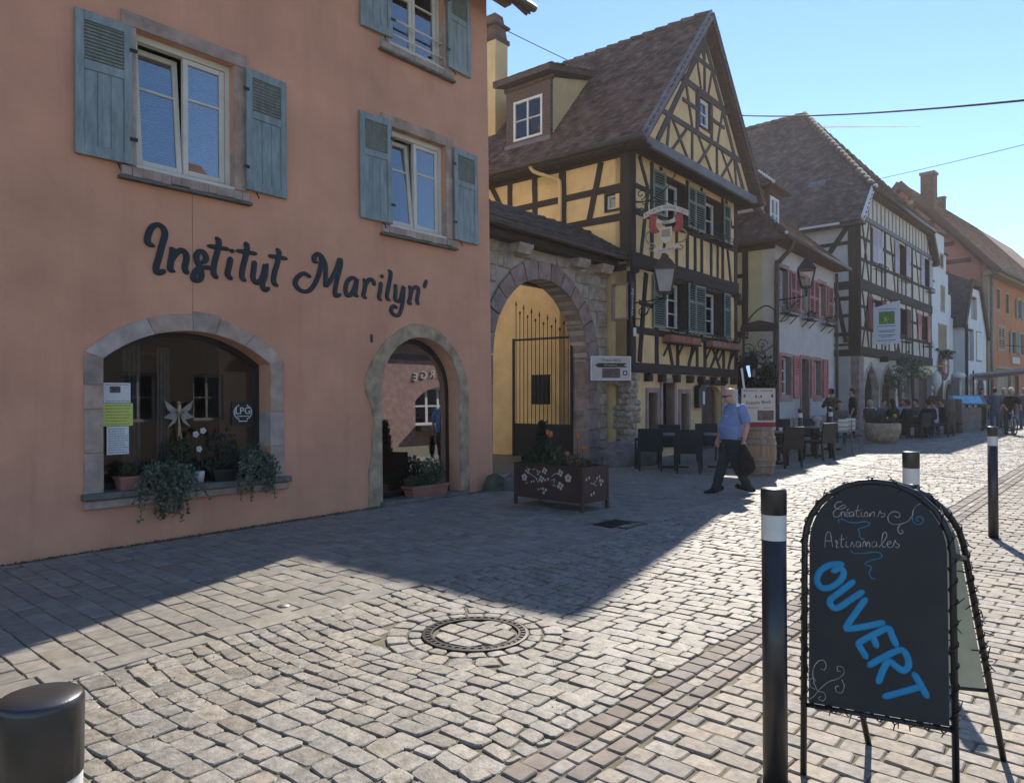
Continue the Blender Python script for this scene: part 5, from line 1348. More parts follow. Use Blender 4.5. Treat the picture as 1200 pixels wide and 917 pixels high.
for w in dn:
    lining(wh, *w, 'rosestone', -0.025, 0.26, 0.12, 0.22)
    window(wh, w[0]+0.01, w[1]-0.01, w[2]+0.01, w[3]-0.01, 0.24, 'white', 'glass', 0.07, 2, 2, 0.04, 0.09)
lining(wh, wd_[0], wd_[1], 0.1, 3.02, 'rosestone', -0.03, 0.3, 0.13, 0.1)
dd = MB(); dd.box((wd_[0]+0.005,0.22,0.1),(wd_[1]-0.005,0.27,3.015)); dd = dd.build('door', M['timber2'], wh)
for i in range(2):
    for z in (0.25, 1.2, 2.2): MB().cham((wd_[0]+0.07+0.36*i,0.205,z),(wd_[0]+0.36+0.36*i,0.222,z+0.8),0.015).build('door_panel', M['timber2'], dd)
for (a, b, z0, z1) in ((-0.02,0.28,4.7,6.05),(1.46,1.98,4.65,6.0),(2.0,2.50,4.65,6.0),(3.55,4.12,4.65,6.0),(4.14,4.70,4.65,6.0),(5.92,6.60,4.65,6.0)):
    if b-a < 0.4: continue
    shutter(wh, a, b, z0, z1, 'pinkpaint', -0.04, 0.5, 0.07, 0.06, slats2=True)
for (a, b) in ((0.04,0.49),(1.76,2.40),(3.72,4.09),(5.22,5.85),(5.98,6.7)):
    if a > 5.9: continue
    shutter(wh, a, b, 1.62, 3.1, 'pinkpaint', -0.04, 0.5, 0.08, 0.06, plank=True)
for i, (a, b) in enumerate(((0.32,1.62),(2.62,3.72),(4.9,6.2))):
    t = thing('window_box', ('weathered flower box under the first window of the coral shuttered house','weathered flower box under the middle window of the coral shuttered house','weathered flower box under the last window of the coral shuttered house')[i], 'planter', hp(WP,WA,a,-0.32,4.40), WA, 'boxes of the coral shuttered house')
    MB().box((0,0,0),(b-a,0.26,0.03)).build('shelf', M['timber'], t)
    for z in (0.10, 0.18): MB().box((0,-0.01,z-0.025),(b-a,0.01,z+0.025)).build('board', M['woodpost'], t)
    for k in (0.15, b-a-0.15): MB().bar((k,0.05,0),(k,0.3,-0.25),0.03).build('bracket', M['iron'], t)
    bb = MB(); leaves(bb, ((b-a)/2,0.1,0.2), ((b-a)/2,0.12,0.12), 150, 0.09, 0.4); bb.build('foliage', M['woodpost'] if i < 1 else M['leafdark'], t)['kind'] = 'stuff'
def side_beams(h, rows, mname='timber', x=-0.03):
    for v0, z0, v1, z1, w in rows:
        o = timber(h, v0, z0, v1, z1, w, mname)
        a = -math.atan2(z1-z0, v1-v0); L = math.hypot(v1-v0, z1-z0)
        o.location = (x+0.06+random.uniform(-0.006,0.006), (v0+v1)/2, (z0+z1)/2); o.rotation_euler = (0, a, R(90)); o.scale = (L, 0.12, w)
side_beams(wh, [(0.98,3.6,0.98,6.6,0.2),(0,6.62,9,6.62,0.2),(0.98,5.72,9,5.72,0.14),(0.98,4.83,9,4.83,0.16),(0.9,3.75,9,3.75,0.2),(2.0,3.75,2.0,6.6,0.18)])
# hipped roof
WE, WZ = -0.45, 6.80
def hip_roof(h, u0, u1, y0, y1, z0, rise, inset, mname, tw=0.168, tl=0.15, th=0.10, run=None):
    """hip to the left end, ridge along u at depth ym"""
    ym = (y0+y1)/2; A = (u0,y0,z0); B = (u1,y0,z0); C_ = (u1,y1,z0); D = (u0,y1,z0); Rg0 = (u0+inset,ym,z0+rise); Rg1 = (u1,ym,z0+rise)
    mb = MB(); mb.add([A,B,C_,D,Rg0,Rg1],[(0,1,5,4),(3,0,4),(2,3,4,5),(1,2,5),(0,3,2,1)])
    mb.build('roof', M[mname], h, fix=True)
    t = MB(); L = math.hypot(ym-y0, rise); nv = int(L/tl)
    tile_field(t, (A[0],A[1],A[2]+0.02), (1,0,0), (0,ym-y0,rise), int((u1-u0)/tw), nv, tw, tl, accept=lambda u, v: u > inset*v/L-0.05 and u < u1-u0)
    L2 = math.hypot(inset, rise)
    tile_field(t, (D[0],D[1],D[2]+0.02), (0,-1,0), (inset,0,rise), int((y1-y0)/tw), int(L2/tl), tw, tl, accept=lambda u, v: v/L2*(ym-y0) < u+0.05 and u-0.05 < (y1-y0)-v/L2*(ym-y0))
    t.build('roof_tiles', M[mname], h)['kind'] = 'stuff'
    n = int(math.dist(A, Rg0)/0.34)
    for i in range(n):
        p = Vector(A).lerp(Vector(Rg0), i/n); q = Vector(A).lerp(Vector(Rg0), (i+1.12)/n)
        MB().tube([p+Vector((0,0,0.05)), q+Vector((0,0,0.075))],[0.10,0.12],8).build('hip_tile', M[mname], h, True)
        if i % 2 == 0: MB().ball(p+Vector((-0.06,-0.06,0.08)),0.06,6,4).build('mortar_dab', M['whitewall'], h)
    n = int((u1-u0-inset)/0.38)
    for i in range(n):
        MB().tube([(u0+inset+i*0.38,ym,z0+rise+0.03),(u0+inset+i*0.38+0.42,ym,z0+rise+0.06)],[0.10,0.12],8).build('ridge_tile', M[mname], h, True)
hip_roof(wh, WE, WW+0.1, -0.5, 8.0, WZ, 3.9, 2.9, 'tile')
MB().box((WE,-0.5,WZ-0.14),(WW+0.1,9.0,WZ-0.01)).build('eave_board', M['timber2'], wh)
MB().tube([(WE-0.05,-0.57,WZ-0.04),(WW+0.15,-0.57,WZ-0.07)],0.08,10).build('gutter', M['copper'], wh, True)
MB().tube([(WE-0.07,-0.5,WZ-0.04),(WE-0.07,8,WZ-0.04)],0.08,10).build('gutter', M['copper'], wh, True)
MB().tube(smooth_path([(0.1,-0.57,WZ-0.1),(0.05,-0.5,WZ-0.35),(-0.1,-0.2,WZ-0.75),(-0.13,-0.12,WZ-1.0),(-0.13,-0.12,3.0),(-0.13,-0.12,0.1)],5),0.075,10).build('downpipe', M['copper'], wh, True)
MB().tube([(WW+0.02,-0.1,6.6),(WW+0.02,-0.1,0.1)],0.06,10).build('downpipe', M['copper'], wh, True)
# dormer on the street slope
dm = MB().box((0.35,0.35,6.85),(1.40,3.4,8.58)).build('dormer', M['offwhite'], wh)
window(dm, 0.46, 1.29, 7.25, 8.42, 0.34, 'white', 'glass', 0.10, 2, 1, 0.04, 0.08, inner=False)
db = MB(); db.box((0.32,0.30,7.0),(0.45,0.45,8.52)); db.box((1.30,0.30,7.0),(1.43,0.45,8.52)); db.box((0.30,0.25,8.46),(1.45,0.45,8.64)); db.box((0.30,0.26,6.95),(1.45,0.45,7.24)); db.build('dormer_frame', M['timber2'], dm)
hr = MB(); hr.add([(-0.05,0.0,8.62),(1.80,0.0,8.62),(1.80,4.0,8.7),(-0.05,4.0,8.7),(0.88,0.9,9.42),(0.88,4.0,9.5)],[(0,1,4),(1,2,5,4),(3,0,4,5),(0,3,2,1)])
hr.build('dormer_roof', M['tile'], dm, fix=True)
tt = MB(); tile_field(tt, (-0.05,4.0,8.64), (0,-1,0), (0.93,0,0.8), 24, 8, 0.168, 0.15, accept=lambda u, v: u < 4.0-v*0.72 and u > 0)
tile_field(tt, (-0.05,0.0,8.64), (1,0,0), (0,0.9,0.8), 12, 8, 0.168, 0.15, accept=lambda u, v: v*0.76 < u+0.05 < 1.9-v*0.76); tt.build('roof_tiles', M['tile'], dm)['kind'] = 'stuff'
for i in range(7):
    p = Vector((-0.05,0.0,8.66)).lerp(Vector((0.88,0.9,9.45)), i/7); MB().ball(p+Vector((0,0,0.05)),0.055,6,4).build('mortar_dab', M['whitewall'], dm)

# ------------------------------------------------------------------ big white half-timbered house
MP_ = (33.0, 9.38); MA = R(-0.6)
mid = thing('white_timbered_house', 'large white half timbered house with a tall hipped roof and arched shop windows', 'house', (MP_[0], MP_[1], 0), MA)
MW = 13.0
u2 = [(1.95,3.35,7.72,9.22),(6.25,7.55,7.72,9.22),(11.3,12.4,7.72,9.22)]
u1_ = [(1.9,3.3,4.72,6.05),(6.3,7.6,4.72,6.05),(10.6,11.9,4.72,6.05)]
pt = lambda a, b, z0, zs, za: [(a,z0),(b,z0),(b,zs),((b+(a+b)/2)/2+0.10,zs+(za-zs)*0.66),((a+b)/2,za),((a+(a+b)/2)/2-0.10,zs+(za-zs)*0.66),(a,zs)]
arches = [pt(0.75,2.75,0.4,2.0,3.08), pt(3.35,5.5,0.4,2.0,3.08)]
gd = [(7.1,8.7,-0.2,2.75),(9.4,12.9,-0.2,2.85)]
MB().prism([(0,-0.3),(MW,-0.3),(MW,9.35),(11.85,10.6),(1.15,10.6),(0,9.35)], 0, 0.4, [rect(w) for w in u2+u1_+gd]+arches).build('wall', M['creamwall'], mid)
MB().box((0,0.4,-0.3),(0.3,11,9.4)).build('side_wall', M['offwhite'], mid); MB().box((MW-0.3,0.4,-0.3),(MW,11,9.4)).build('side_wall', M['offwhite'], mid)
MB().cham((-0.03,-0.05,-0.3),(0.62,0.3,3.4),0.02).build('stone_pier', M['vouss'], mid)
for k, a in enumerate(arches):
    cx_ = sum(p[0] for p in a[:2])/2
    o_ = [(cx_+(p[0]-cx_)*1.16, p[1]+(0.14 if i > 1 else 0)*1) for i, p in enumerate(a)]
    MB().prism(o_, -0.03, 0.35, [[(cx_+(p[0]-cx_)*0.98, p[1]-(0.02 if i > 1 else -0.02)) for i, p in enumerate(a)]]).build('arch_surround', M['sandstone'], mid, fix=True)
    MB().prism(a, 0.2, 0.21).build('shop_pane', M['glass'], mid)
    MB().prism([(cx_+(p[0]-cx_)*1.0, p[1]) for p in a], 0.75, 0.8).build('shop_backdrop', M['inner'], mid)
    MB().box((cx_-0.03,0.16,0.4),(cx_+0.03,0.2,2.9)).build('mullion', M['black'], mid)
    MB().box((cx_-0.85,-0.06,0.45),(cx_+0.85,-0.02,1.15)).build('shop_board', M['banner'], mid)
    lb_ = MB()
    for q in range(6): lb_.box((cx_-0.6+0.2*q,-0.065,0.75),(cx_-0.48+0.2*q,-0.0605,0.9))
    lb_.build('board_print', M['greycloth'], mid)['kind'] = 'stuff'
for w in gd:
    lining(mid, w[0], w[1], 0.1, w[3], 'sandstone', -0.03, 0.3, 0.14, 0.1, 'door_surround')
    n = 2 if w[1]-w[0] < 2 else 4
    for i in range(n):
        a = w[0]+(w[1]-w[0])*i/n; b = w[0]+(w[1]-w[0])*(i+1)/n
        MB().cham((a+0.02,0.2,0.1),(b-0.02,0.26,w[3]-0.01),0.02).build('door_leaf', M['timber2'] if i != 1 else M['vouss'], mid)
for i, w in enumerate(u2+u1_):
    lining(mid, w[0]+0.04, w[1]-0.04, w[2]+0.04, w[3]-0.04, 'timber', -0.03, 0.3, 0.05, 0.06)
    window(mid, w[0]+0.05, w[1]-0.05, w[2]+0.05, w[3]-0.05, 0.28, 'white', 'glass', 0.07, 2, 1, 0.03, 0.08)
    sm_ = 'lilac' if i < 3 else ('maroon' if i in (3, 4) else 'pinkpaint')
    if i == 0:
        shutter(mid, w[0]-0.02, (w[0]+w[1])/2-0.01, w[2]-0.02, w[3]+0.02, sm_, -0.05, 0.5, 0.08, 0.06, plank=True); shutter(mid, (w[0]+w[1])/2+0.01, w[1]+0.02, w[2]-0.02, w[3]+0.02, sm_, -0.05, 0.5, 0.08, 0.06, plank=True)
    else:
        shutter(mid, w[0]-0.72, w[0]-0.03, w[2]-0.05, w[3]+0.05, sm_, -0.05, 0.5, 0.08, 0.06, plank=True); shutter(mid, w[1]+0.03, w[1]+0.72, w[2]-0.05, w[3]+0.05, sm_, -0.05, 0.5, 0.08, 0.06, plank=True)
    rk = MB(); a, b, z = w[0], w[1], w[2]-0.3
    for zz in (z-0.05, z+0.15): rk.bar((a,-0.32,zz),(b,-0.32,zz),0.03)
    for k in range(5): x = a+(b-a)*k/4; rk.bar((x,-0.32,z-0.08),(x,-0.32,z+0.17),0.025); rk.bar((x,-0.32,z-0.06),(x,-0.05,z-0.06),0.025)
    rk.build('flower_rack', M['timber'], mid)
timbers(mid, [(0,9.44,MW,9.44,0.22)], 'bargegrey', -0.07, 0.16)
timbers(mid, [(0,6.5,MW,6.5,0.46),(0,3.62,MW,3.62,0.42)], 'timber', -0.09, 0.2)
for i in range(19):
    u = 0.85+i*0.63; z1 = min(10.5, 9.5+min(u, MW-u)*0.95); timber(mid, u, 9.55, u, z1, 0.07, 'bargegrey')
B_ = [(0.1,6.7,0.1,9.35,0.34),(MW-0.1,6.7,MW-0.1,9.35,0.24),(0.2,8.55,1.9,8.55,0.14),(0.2,7.6,MW,7.6,0.15),(3.5,8.5,6.1,8.5,0.14),(7.8,8.5,11.2,8.5,0.14),(0.5,9.3,1.5,6.75,0.15),(1.5,9.3,0.5,6.75,0.13),(4.0,6.7,4.0,9.35,0.26),(4.9,9.3,5.7,6.75,0.14),(8.9,6.7,8.9,9.35,0.28),(9.6,9.3,10.5,6.75,0.14),(1.8,6.7,1.8,9.35,0.14),(3.45,6.7,3.45,9.35,0.14),(6.15,6.7,6.15,9.35,0.14),(7.65,6.7,7.65,9.35,0.14),(11.2,6.7,11.2,9.35,0.14),(12.5,6.7,12.5,9.35,0.14),(2.6,6.7,2.6,7.6,0.12),(6.9,6.7,6.9,7.6,0.12)]
timbers(mid, B_)
timbers(mid, [(a, b-2.98, c, d-2.98, w) for a, b, c, d, w in B_ if b < 9.31 and d < 9.36])
timbers(mid, [(5.9,3.8,6.5,4.6,0.13),(6.5,3.8,5.9,4.6,0.13),(4.6,3.8,4.6,4.6,0.12),(8.2,3.8,8.2,4.6,0.12)])
for u in (3.2, 6.0, 8.2, 9.0): MB().cham((u-0.1,-0.35,3.25),(u+0.1,0,3.5),0.03).build('joist_end', M['timber'], mid)
side_beams(mid, [(0.15,3.4,0.15,9.35,0.5),(0,9.2,11,9.2,0.35),(2.75,6.8,2.75,9.2,0.3),(0.3,8.3,11,8.2,0.16),(0.35,9.1,1.9,6.9,0.22),(0,6.45,11,6.45,0.35),(0.3,5.9,6,5.9,0.18),(0.3,5.15,6,5.15,0.14),(0.9,6.3,0.5,4.0,0.18),(0.3,4.35,6,4.35,0.16),(0.2,3.55,6,3.55,0.3),(0.3,3.9,6,3.9,0.1)])
# roof: half hip to the street
ZE, ZR, UE, UR = 9.12, 16.75, -0.45, 6.5
k_ = (ZR-ZE)/(UR-UE); zh = 10.75; uh = UE+(zh-ZE)/k_; yF, yA, yB = -0.32, 4.6, 12.0
A0 = (UE,yF,ZE); A1 = (uh,yF,zh); AP = (UR,yA,ZR); BK = (UR,yB,ZR); A2 = (UE,yB,ZE)
B0 = (2*UR-UE,yF,ZE); B1 = (2*UR-uh,yF,zh); B2 = (2*UR-UE,yB,ZE)
rm_ = MB(); rm_.add([A0,A1,AP,BK,A2,B0,B1,B2],[(0,1,2,3,4),(5,7,3,2,6),(1,6,2),(4,3,7)]); rm_.build('roof', M['tile'], mid, fix=True)
t = MB(); V = Vector((UR-UE,0,ZR-ZE)); Ls = V.length; lim = lambda v: yF if v < Ls*(zh-ZE)/(ZR-ZE) else yF+(yA-yF)*(v/Ls-(zh-ZE)/(ZR-ZE))/(1-(zh-ZE)/(ZR-ZE))
tile_field(t, (UE,yB,ZE+0.03), (0,-1,0), V, 70, int(Ls/0.155), 0.18, 0.155, accept=lambda u, v: 0 < u < yB-lim(v)+0.05)
H_ = Vector((0,yA-yF,ZR-zh)); Lh = H_.length; hw = UR-uh
tile_field(t, (uh,yF,zh+0.03), (1,0,0), H_, 70, int(Lh/0.155), 0.18, 0.155, accept=lambda u, v: hw*v/Lh-0.08 < u < 2*hw-hw*v/Lh+0.08)
t.build('roof_tiles', M['tile'], mid)['kind'] = 'stuff'
for (p, q, dab) in ((A1, AP, True), (B1, AP, False), (AP, BK, False)):
    p, q = Vector(p), Vector(q); n = int((q-p).length/0.42)
    for i in range(n):
        a = p.lerp(q, i/n); b = p.lerp(q, (i+1.1)/n)
        MB().tube([a+Vector((0,0,0.05)), b+Vector((0,0,0.08))],[0.13,0.16],8).build('ridge_tile', M['tile'], mid, True)
        if dab and i < 5: MB().ball(a+Vector((-0.05,-0.12,0.05)),0.11,6,4).build('mortar_dab', M['whitewall'], mid)
mb = MB().bar(A0, A1, 0.10, 0.24); mb.build('verge_board', M['whitewall'], mid)
MB().bar(B0, B1, 0.10, 0.24).build('verge_board', M['timber2'], mid)
MB().box((uh-0.1,yF,zh-0.2),(2*UR-uh+0.1,0.05,zh-0.03)).build('eave_soffit', M['timber2'], mid)
MB().tube([(uh-0.2,yF-0.08,zh-0.05),(2*UR-uh+0.2,yF-0.08,zh-0.05)],0.09,8).build('gutter', M['copper'], mid, True)
MB().box((UE,yF,ZE-0.14),(0.05,yB,ZE-0.02)).build('eave_soffit', M['timber2'], mid); MB().box((MW-0.05,yF,ZE-0.14),(2*UR-UE,yB,ZE-0.02)).build('eave_soffit', M['timber2'], mid)
for (v0, v1) in ((0.6,2.3),(2.7,4.4)): MB().bar((UE-0.05,v0,ZE-0.04),(UE-0.05,v1,ZE-0.04),0.06,0.09).build('eave_lath', M['whitewall'], mid)
sky_l = MB(); c0 = Vector((UE,3.4,ZE)); 
for i in range(2):
    p = Vector((UE+2.0,1.9+0.4*i,ZE+2.0*k_+0.12)); sky_l.add([p, p+Vector((0,0.36,0)), p+Vector((0.3,0.36,0.3*k_)), p+Vector((0.3,0,0.3*k_))],[(0,1,2,3)])
sky_l.build('roof_light', M['zinc'], mid, fix=True)
for i in range(40):
    pass
# mast with the cables
mast = thing('roof_mast', 'thin cable mast on the ridge of the tall hipped roof', 'mast', (39.5,17.75,16.5))
MB().tube([(0,0,0),(0,0,1.4)],0.05,8).build('pole', M['iron'], mast, True); MB().bar((-0.45,0.2,1.2),(0.45,-0.2,1.2),0.06).build('cross_arm', M['iron'], mast)
for x in (-0.4,0.0,0.4): MB().lathe([(0.05,0),(0.07,0.08),(0.04,0.16)],8,(x,-0.44*x,1.23)).build('insulator', M['whitecloth'], mast, True)

# ------------------------------------------------------------------ stepped gable house
SP = (47.2, 9.55); SA = R(-2)
st = thing('stepped_gable_house', 'narrow white house with a stepped gable and a round red sign', 'house', (SP[0], SP[1], 0), SA)
SWd = 5.5
steps = [(0,-0.3),(SWd,-0.3),(SWd,6.6),(4.9,6.6),(4.9,8.0),(4.25,8.0),(4.25,9.2),(3.75,9.2),(3.75,10.3),(3.3,10.3),(3.3,11.4),(1.1,11.4),(1.1,9.9),(0.55,9.9),(0.55,8.3),(0,8.3)]
sw2 = [(1.9,3.7,4.2,5.95),(2.5,3.3,6.9,8.3),(2.4,3.0,9.5,10.2)]
sd = [(1.2,2.7,-0.2,2.6)]; sar = [(3.35,-0.2),(5.05,-0.2),(5.05,1.7)] + arc(4.2,1.7,0.85,0,180,8,0.8)[1:-1] + [(3.35,1.7)]
MB().prism(steps, 0, 0.45, [rect(w) for w in sw2+sd]+[sar]).build('wall', M['whitewall'], st)
MB().box((0,0.45,-0.3),(0.3,9,8.2)).build('side_wall', M['whitewall'], st); MB().box((SWd-0.3,0.45,-0.3),(SWd,9,6.6)).build('side_wall', M['whitewall'], st)
for (a, b, z) in ((-0.1,0.6,8.3),(0.45,1.15,9.9),(1.0,3.4,11.4),(3.25,3.85,10.3),(3.7,4.35,9.2),(4.2,5.0,8.0),(4.85,5.6,6.6)):
    MB().box((a,-0.12,z),(b,0.55,z+0.12)).build('step_cap', M['tile'], st)
for z in (4.8,6.6): MB().box((-0.12,-0.1,z),(0.12,0.6,z+0.1)).build('step_cap', M['tile'], st)
rr_ = MB(); rr_.add([(0,0.5,8.2),(SWd,0.5,6.6),(SWd,10,6.6),(0,10,8.2),(2.4,0.5,11.2),(2.4,10,11.2)],[(0,3,5,4),(1,4,5,2),(0,4,1),(3,2,5)]); rr_.build('roof', M['tile'], st, fix=True)
for i, w in enumerate(sw2):
    lining(st, *w, 'sandstone', -0.02, 0.3, 0.10, 0.12)
    window(st, w[0]+0.01, w[1]-0.01, w[2]+0.01, w[3]-0.01, 0.25, 'tanpaint', 'glass', 0.1, 2, 1, 0.05, 0.1)
for i in range(3): shutter(st, 1.9+0.6*i, 2.48+0.6*i, 4.2, 5.95, 'tanpaint', 0.02, 0.5, 0.12, 0.07, plank=True)
shutter(st, 2.52, 3.28, 6.92, 8.28, 'tanpaint', 0.02, 0.5, 0.12, 0.07, plank=True)
lining(st, 1.2, 2.7, 0.3, 2.6, 'tanpaint', -0.04, 0.3, 0.2, 0.1, 'door_surround'); MB().box((1.21,0.2,0.2),(2.69,0.3,2.59)).build('door', M['timber2'], st)
MB().prism([(3.15,0.1),(5.25,0.1),(5.25,1.7)]+arc(4.2,1.7,1.05,0,180,8,1.02)[1:-1]+[(3.15,1.7)], -0.04, 0.3, [[(3.36,0.1),(5.04,0.1)]+arc(4.2,1.7,0.84,0,180,8,0.8)]).build('door_surround', M['tanpaint'], st, fix=True)
MB().prism([(3.3,0),(5.1,0),(5.1,1.7)]+arc(4.2,1.7,0.9,0,180,8,0.82)[1:-1]+[(3.3,1.7)], 0.25, 0.35).build('door', M['timber2'], st, fix=True)
os_ = thing('oval_sign', 'round red wrought sign with a pale figure on the stepped gable house', 'sign', hp(SP,SA,2.6,-0.15,3.5), SA)
MB().bar((-1.6,0,0.95),(2.6,0,0.95),0.12).build('bracket', M['iron'], os_)
ov = MB(); ov.lathe([(0.001,-0.06),(0.8,-0.06),(0.8,0.06),(0.001,0.06)],24,sy=0.62); ov.xform(Matrix.Rotation(R(90),4,'X')); ov.build('disc', M['signred2'], os_)
for i in range(18):
    a = 2*PI*i/18; MB().ball((1.0*math.cos(a),0,0.72*math.sin(a)),0.16,6,4,(1,0.3,1)).build('leaf_scroll', M['signred2' if i % 2 else 'iron'], os_)
MB().prism([(-0.15,-0.4),(0.15,-0.4),(0.1,0.1),(0.35,0.25),(0.05,0.35),(0,0.5),(-0.08,0.35),(-0.3,0.1),(-0.1,0.05)], -0.09, -0.065).build('figure', M['whitecloth'], os_, fix=True)
tb_ = thing('window_box', 'green plant box under the wide window of the stepped gable house', 'planter', hp(SP,SA,1.9,-0.35,3.95), SA)
MB().box((0,0,0),(1.9,0.3,0.2)).build('trough', M['timber'], tb_); bb = MB(); leaves(bb,(0.95,0.1,0.3),(1.0,0.2,0.2),150,0.13,0.4); bb.build('foliage', M['leafdark'], tb_)['kind'] = 'stuff'

# ------------------------------------------------------------------ narrow white gabled house
NP = (53.0, 8.78); NA = R(-3)
nh = thing('white_gabled_house', 'small white gabled house with dark roof edges and two arched doors', 'house', (NP[0], NP[1], 0), NA)
NW = 5.7
nw = [(0.7,2.1,4.1,5.95),(3.0,4.3,4.1,5.9),(1.75,2.95,6.8,8.1)]
nar = [[(a,-0.2),(b,-0.2),(b,2.1)]+arc((a+b)/2,2.1,(b-a)/2,0,180,8,0.75)[1:-1]+[(a,2.1)] for a, b in ((0.35,2.2),(2.9,4.8))]
MB().prism([(0,-0.3),(NW,-0.3),(NW,6.1),(3.8,8.7),(1.3,8.7),(0,6.5)], 0, 0.4, [rect(w) for w in nw]+nar).build('wall', M['whitewall'], nh)
MB().box((NW-0.3,0.4,-0.3),(NW,8,6.0)).build('side_wall', M['whitewall'], nh); MB().box((0,0.4,-0.3),(0.3,8,6.2)).build('side_wall', M['whitewall'], nh)
for w in nw:
    lining(nh, *w, 'rosestone', -0.02, 0.3, 0.1, 0.12); window(nh, w[0]+0.01, w[1]-0.01, w[2]+0.01, w[3]-0.01, 0.25, 'white', 'glass', 0.1, 2, 1, 0.05, 0.1)
shutter(nh, 3.0, 3.62, 4.1, 5.9, 'white', -0.02, 0.5, 0.12, 0.07, plank=True); shutter(nh, 3.66, 4.3, 4.1, 5.9, 'white', -0.02, 0.5, 0.12, 0.07, plank=True); shutter(nh, 0.05, 0.62, 4.1, 5.95, 'white', -0.02, 0.5, 0.12, 0.07, plank=True)
for i, (a, b) in enumerate(((0.35,2.2),(2.9,4.8))):
    c = (a+b)/2; r = (b-a)/2
    MB().prism([(a-0.2,0.1),(b+0.2,0.1),(b+0.2,2.1)]+arc(c,2.1,r+0.2,0,180,8,0.95)[1:-1]+[(a-0.2,2.1)], -0.04, 0.3, [[(a+0.01,0.1),(b-0.01,0.1)]+arc(c,2.1,r-0.01,0,180,8,0.74)]).build('door_surround', M['sandstone'], nh, fix=True)
    MB().prism([(a,0),(b,0),(b,2.1)]+arc(c,2.1,r,0,180,8,0.75)[1:-1]+[(a,2.1)], 0.22, 0.3).build('door', M['banner' if i == 0 else 'timber2'], nh, fix=True)
rr_ = MB(); rr_.add([(-0.5,-0.12,6.0),(1.4,-0.12,9.1),(3.7,-0.12,9.1),(6.1,-0.12,5.6),(-0.5,9,6.0),(1.4,9,9.1),(3.7,9,9.1),(6.1,9,5.6),(2.5,4,11.2)],[(0,1,5,4),(2,3,7,6),(1,2,8),(1,8,5),(2,6,8),(5,8,6)]); rr_.build('roof', M['tiledark'], nh, fix=True)
for p, q in (((-0.5,-0.12,6.0),(1.4,-0.12,9.1)),((3.7,-0.12,9.1),(6.1,-0.12,5.6)),((1.3,-0.12,9.05),(3.8,-0.12,9.05))): MB().bar(p,q,0.14,0.34).build('bargeboard', M['timber'], nh)
MB().tube([(-0.25,-0.15,6.2),(-0.25,-0.15,0.1)],0.09,8).build('downpipe', M['iron'], nh, True)

# ------------------------------------------------------------------ orange house at the end
OP = (59.5, 8.49); OA = R(-4.5)
oh = thing('orange_house', 'tall orange house with a long sunlit tiled roof and tan shutters', 'house', (OP[0], OP[1], 0), OA)
OWd = 34
ow_ = [(2.4,3.3,8.0,9.4),(5.1,6.0,7.9,9.3),(8.9,9.8,7.8,9.2),(13,14,7.8,9.2),(17,18,7.8,9.2),(2.9,4.7,5.1,6.75),(6.9,7.9,5.0,6.6),(9.6,10.6,5.0,6.6),(13.5,14.7,5.0,6.6),(18,19.2,5.0,6.6)]
og = [(2.3,6.5,1.2,3.7),(7.6,9.2,-0.2,3.3),(11.2,13.4,-0.2,2.8),(15,18,-0.2,3)]
MB().prism([(0,-0.4),(OWd,-0.4),(OWd,10.4),(0,10.4)], 0, 0.4, [rect(w) for w in ow_+og]).build('wall', M['orange'], oh)
MB().prism([(-11,-0.4),(0,-0.4),(0,10.4),(-5.4,17.2),(-11,10.4)], 0, 0.3).xform(Matrix.Translation((0.0,0,0)) @ Matrix.Rotation(R(-90),4,'Z')).build('gable_wall', M['salmon'], oh, fix=True)
MB().cham((-0.05,-0.04,-0.3),(0.5,0.3,10.3),0.02).build('corner_stones', M['tanpaint'], oh)
for i, w in enumerate(ow_):
    lining(oh, *w, 'tanpaint', -0.03, 0.3, 0.16, 0.14); window(oh, w[0]+0.01, w[1]-0.01, w[2]+0.01, w[3]-0.01, 0.25, 'white', 'glass', 0.1, 2, 1, 0.05, 0.1)
    if i == 5:
        for k in range(2): shutter(oh, w[0]+0.9*k, w[0]+0.88+0.9*k, w[2], w[3], 'tanpaint', 0.0, 0.5, 0.14, 0.08, slats2=True)
    elif i > 5 or i == 2:
        shutter(oh, w[0]-0.75, w[0]-0.1, w[2], w[3], 'greenshutter', -0.06, 0.5, 0.14, 0.08, plank=True); shutter(oh, w[1]+0.1, w[1]+0.75, w[2], w[3], 'greenshutter', -0.06, 0.5, 0.14, 0.08, plank=True)
for w in og:
    lining(oh, w[0], w[1], max(0.2,w[2]), w[3], 'tanpaint', -0.04, 0.3, 0.2, 0.15); 
    n = max(1, int((w[1]-w[0])/1.0))
    for k in range(n): MB().cham((w[0]+(w[1]-w[0])*k/n+0.03,0.15,max(0.2,w[2])),(w[0]+(w[1]-w[0])*(k+1)/n-0.03,0.22,w[3]-0.01),0.03).build('shutter_board', M['tanpaint' if w[2] > 0 else 'timber2'], oh)
MB().box((6.8,-0.09,4.2),(9.2,-0.02,4.7)).build('name_plate', M['signcream'], oh)
MB().box((-0.6,-0.75,10.05),(OWd+0.3,0.1,10.35)).build('cornice', M['tanpaint'], oh)
OE, OZ, ORD, ORZ = -0.85, 10.3, 5.4, 17.6
ro_ = MB(); ro_.add([(-0.7,OE,OZ),(OWd+0.4,OE,OZ),(OWd+0.4,ORD,ORZ),(-0.7,ORD,ORZ),(OWd+0.4,11.6,OZ),(-0.7,11.6,OZ)],[(0,1,2,3),(3,2,4,5)]); ro_.build('roof', M['tilered'], oh, fix=True)
t = MB(); V = Vector((0,ORD-OE,ORZ-OZ)); tile_field(t, (-0.7,OE,OZ+0.03), (1,0,0), V, int(20/0.26), int(V.length/0.26), 0.26, 0.26, 0.03); t.build('roof_tiles', M['tilered'], oh)['kind'] = 'stuff'
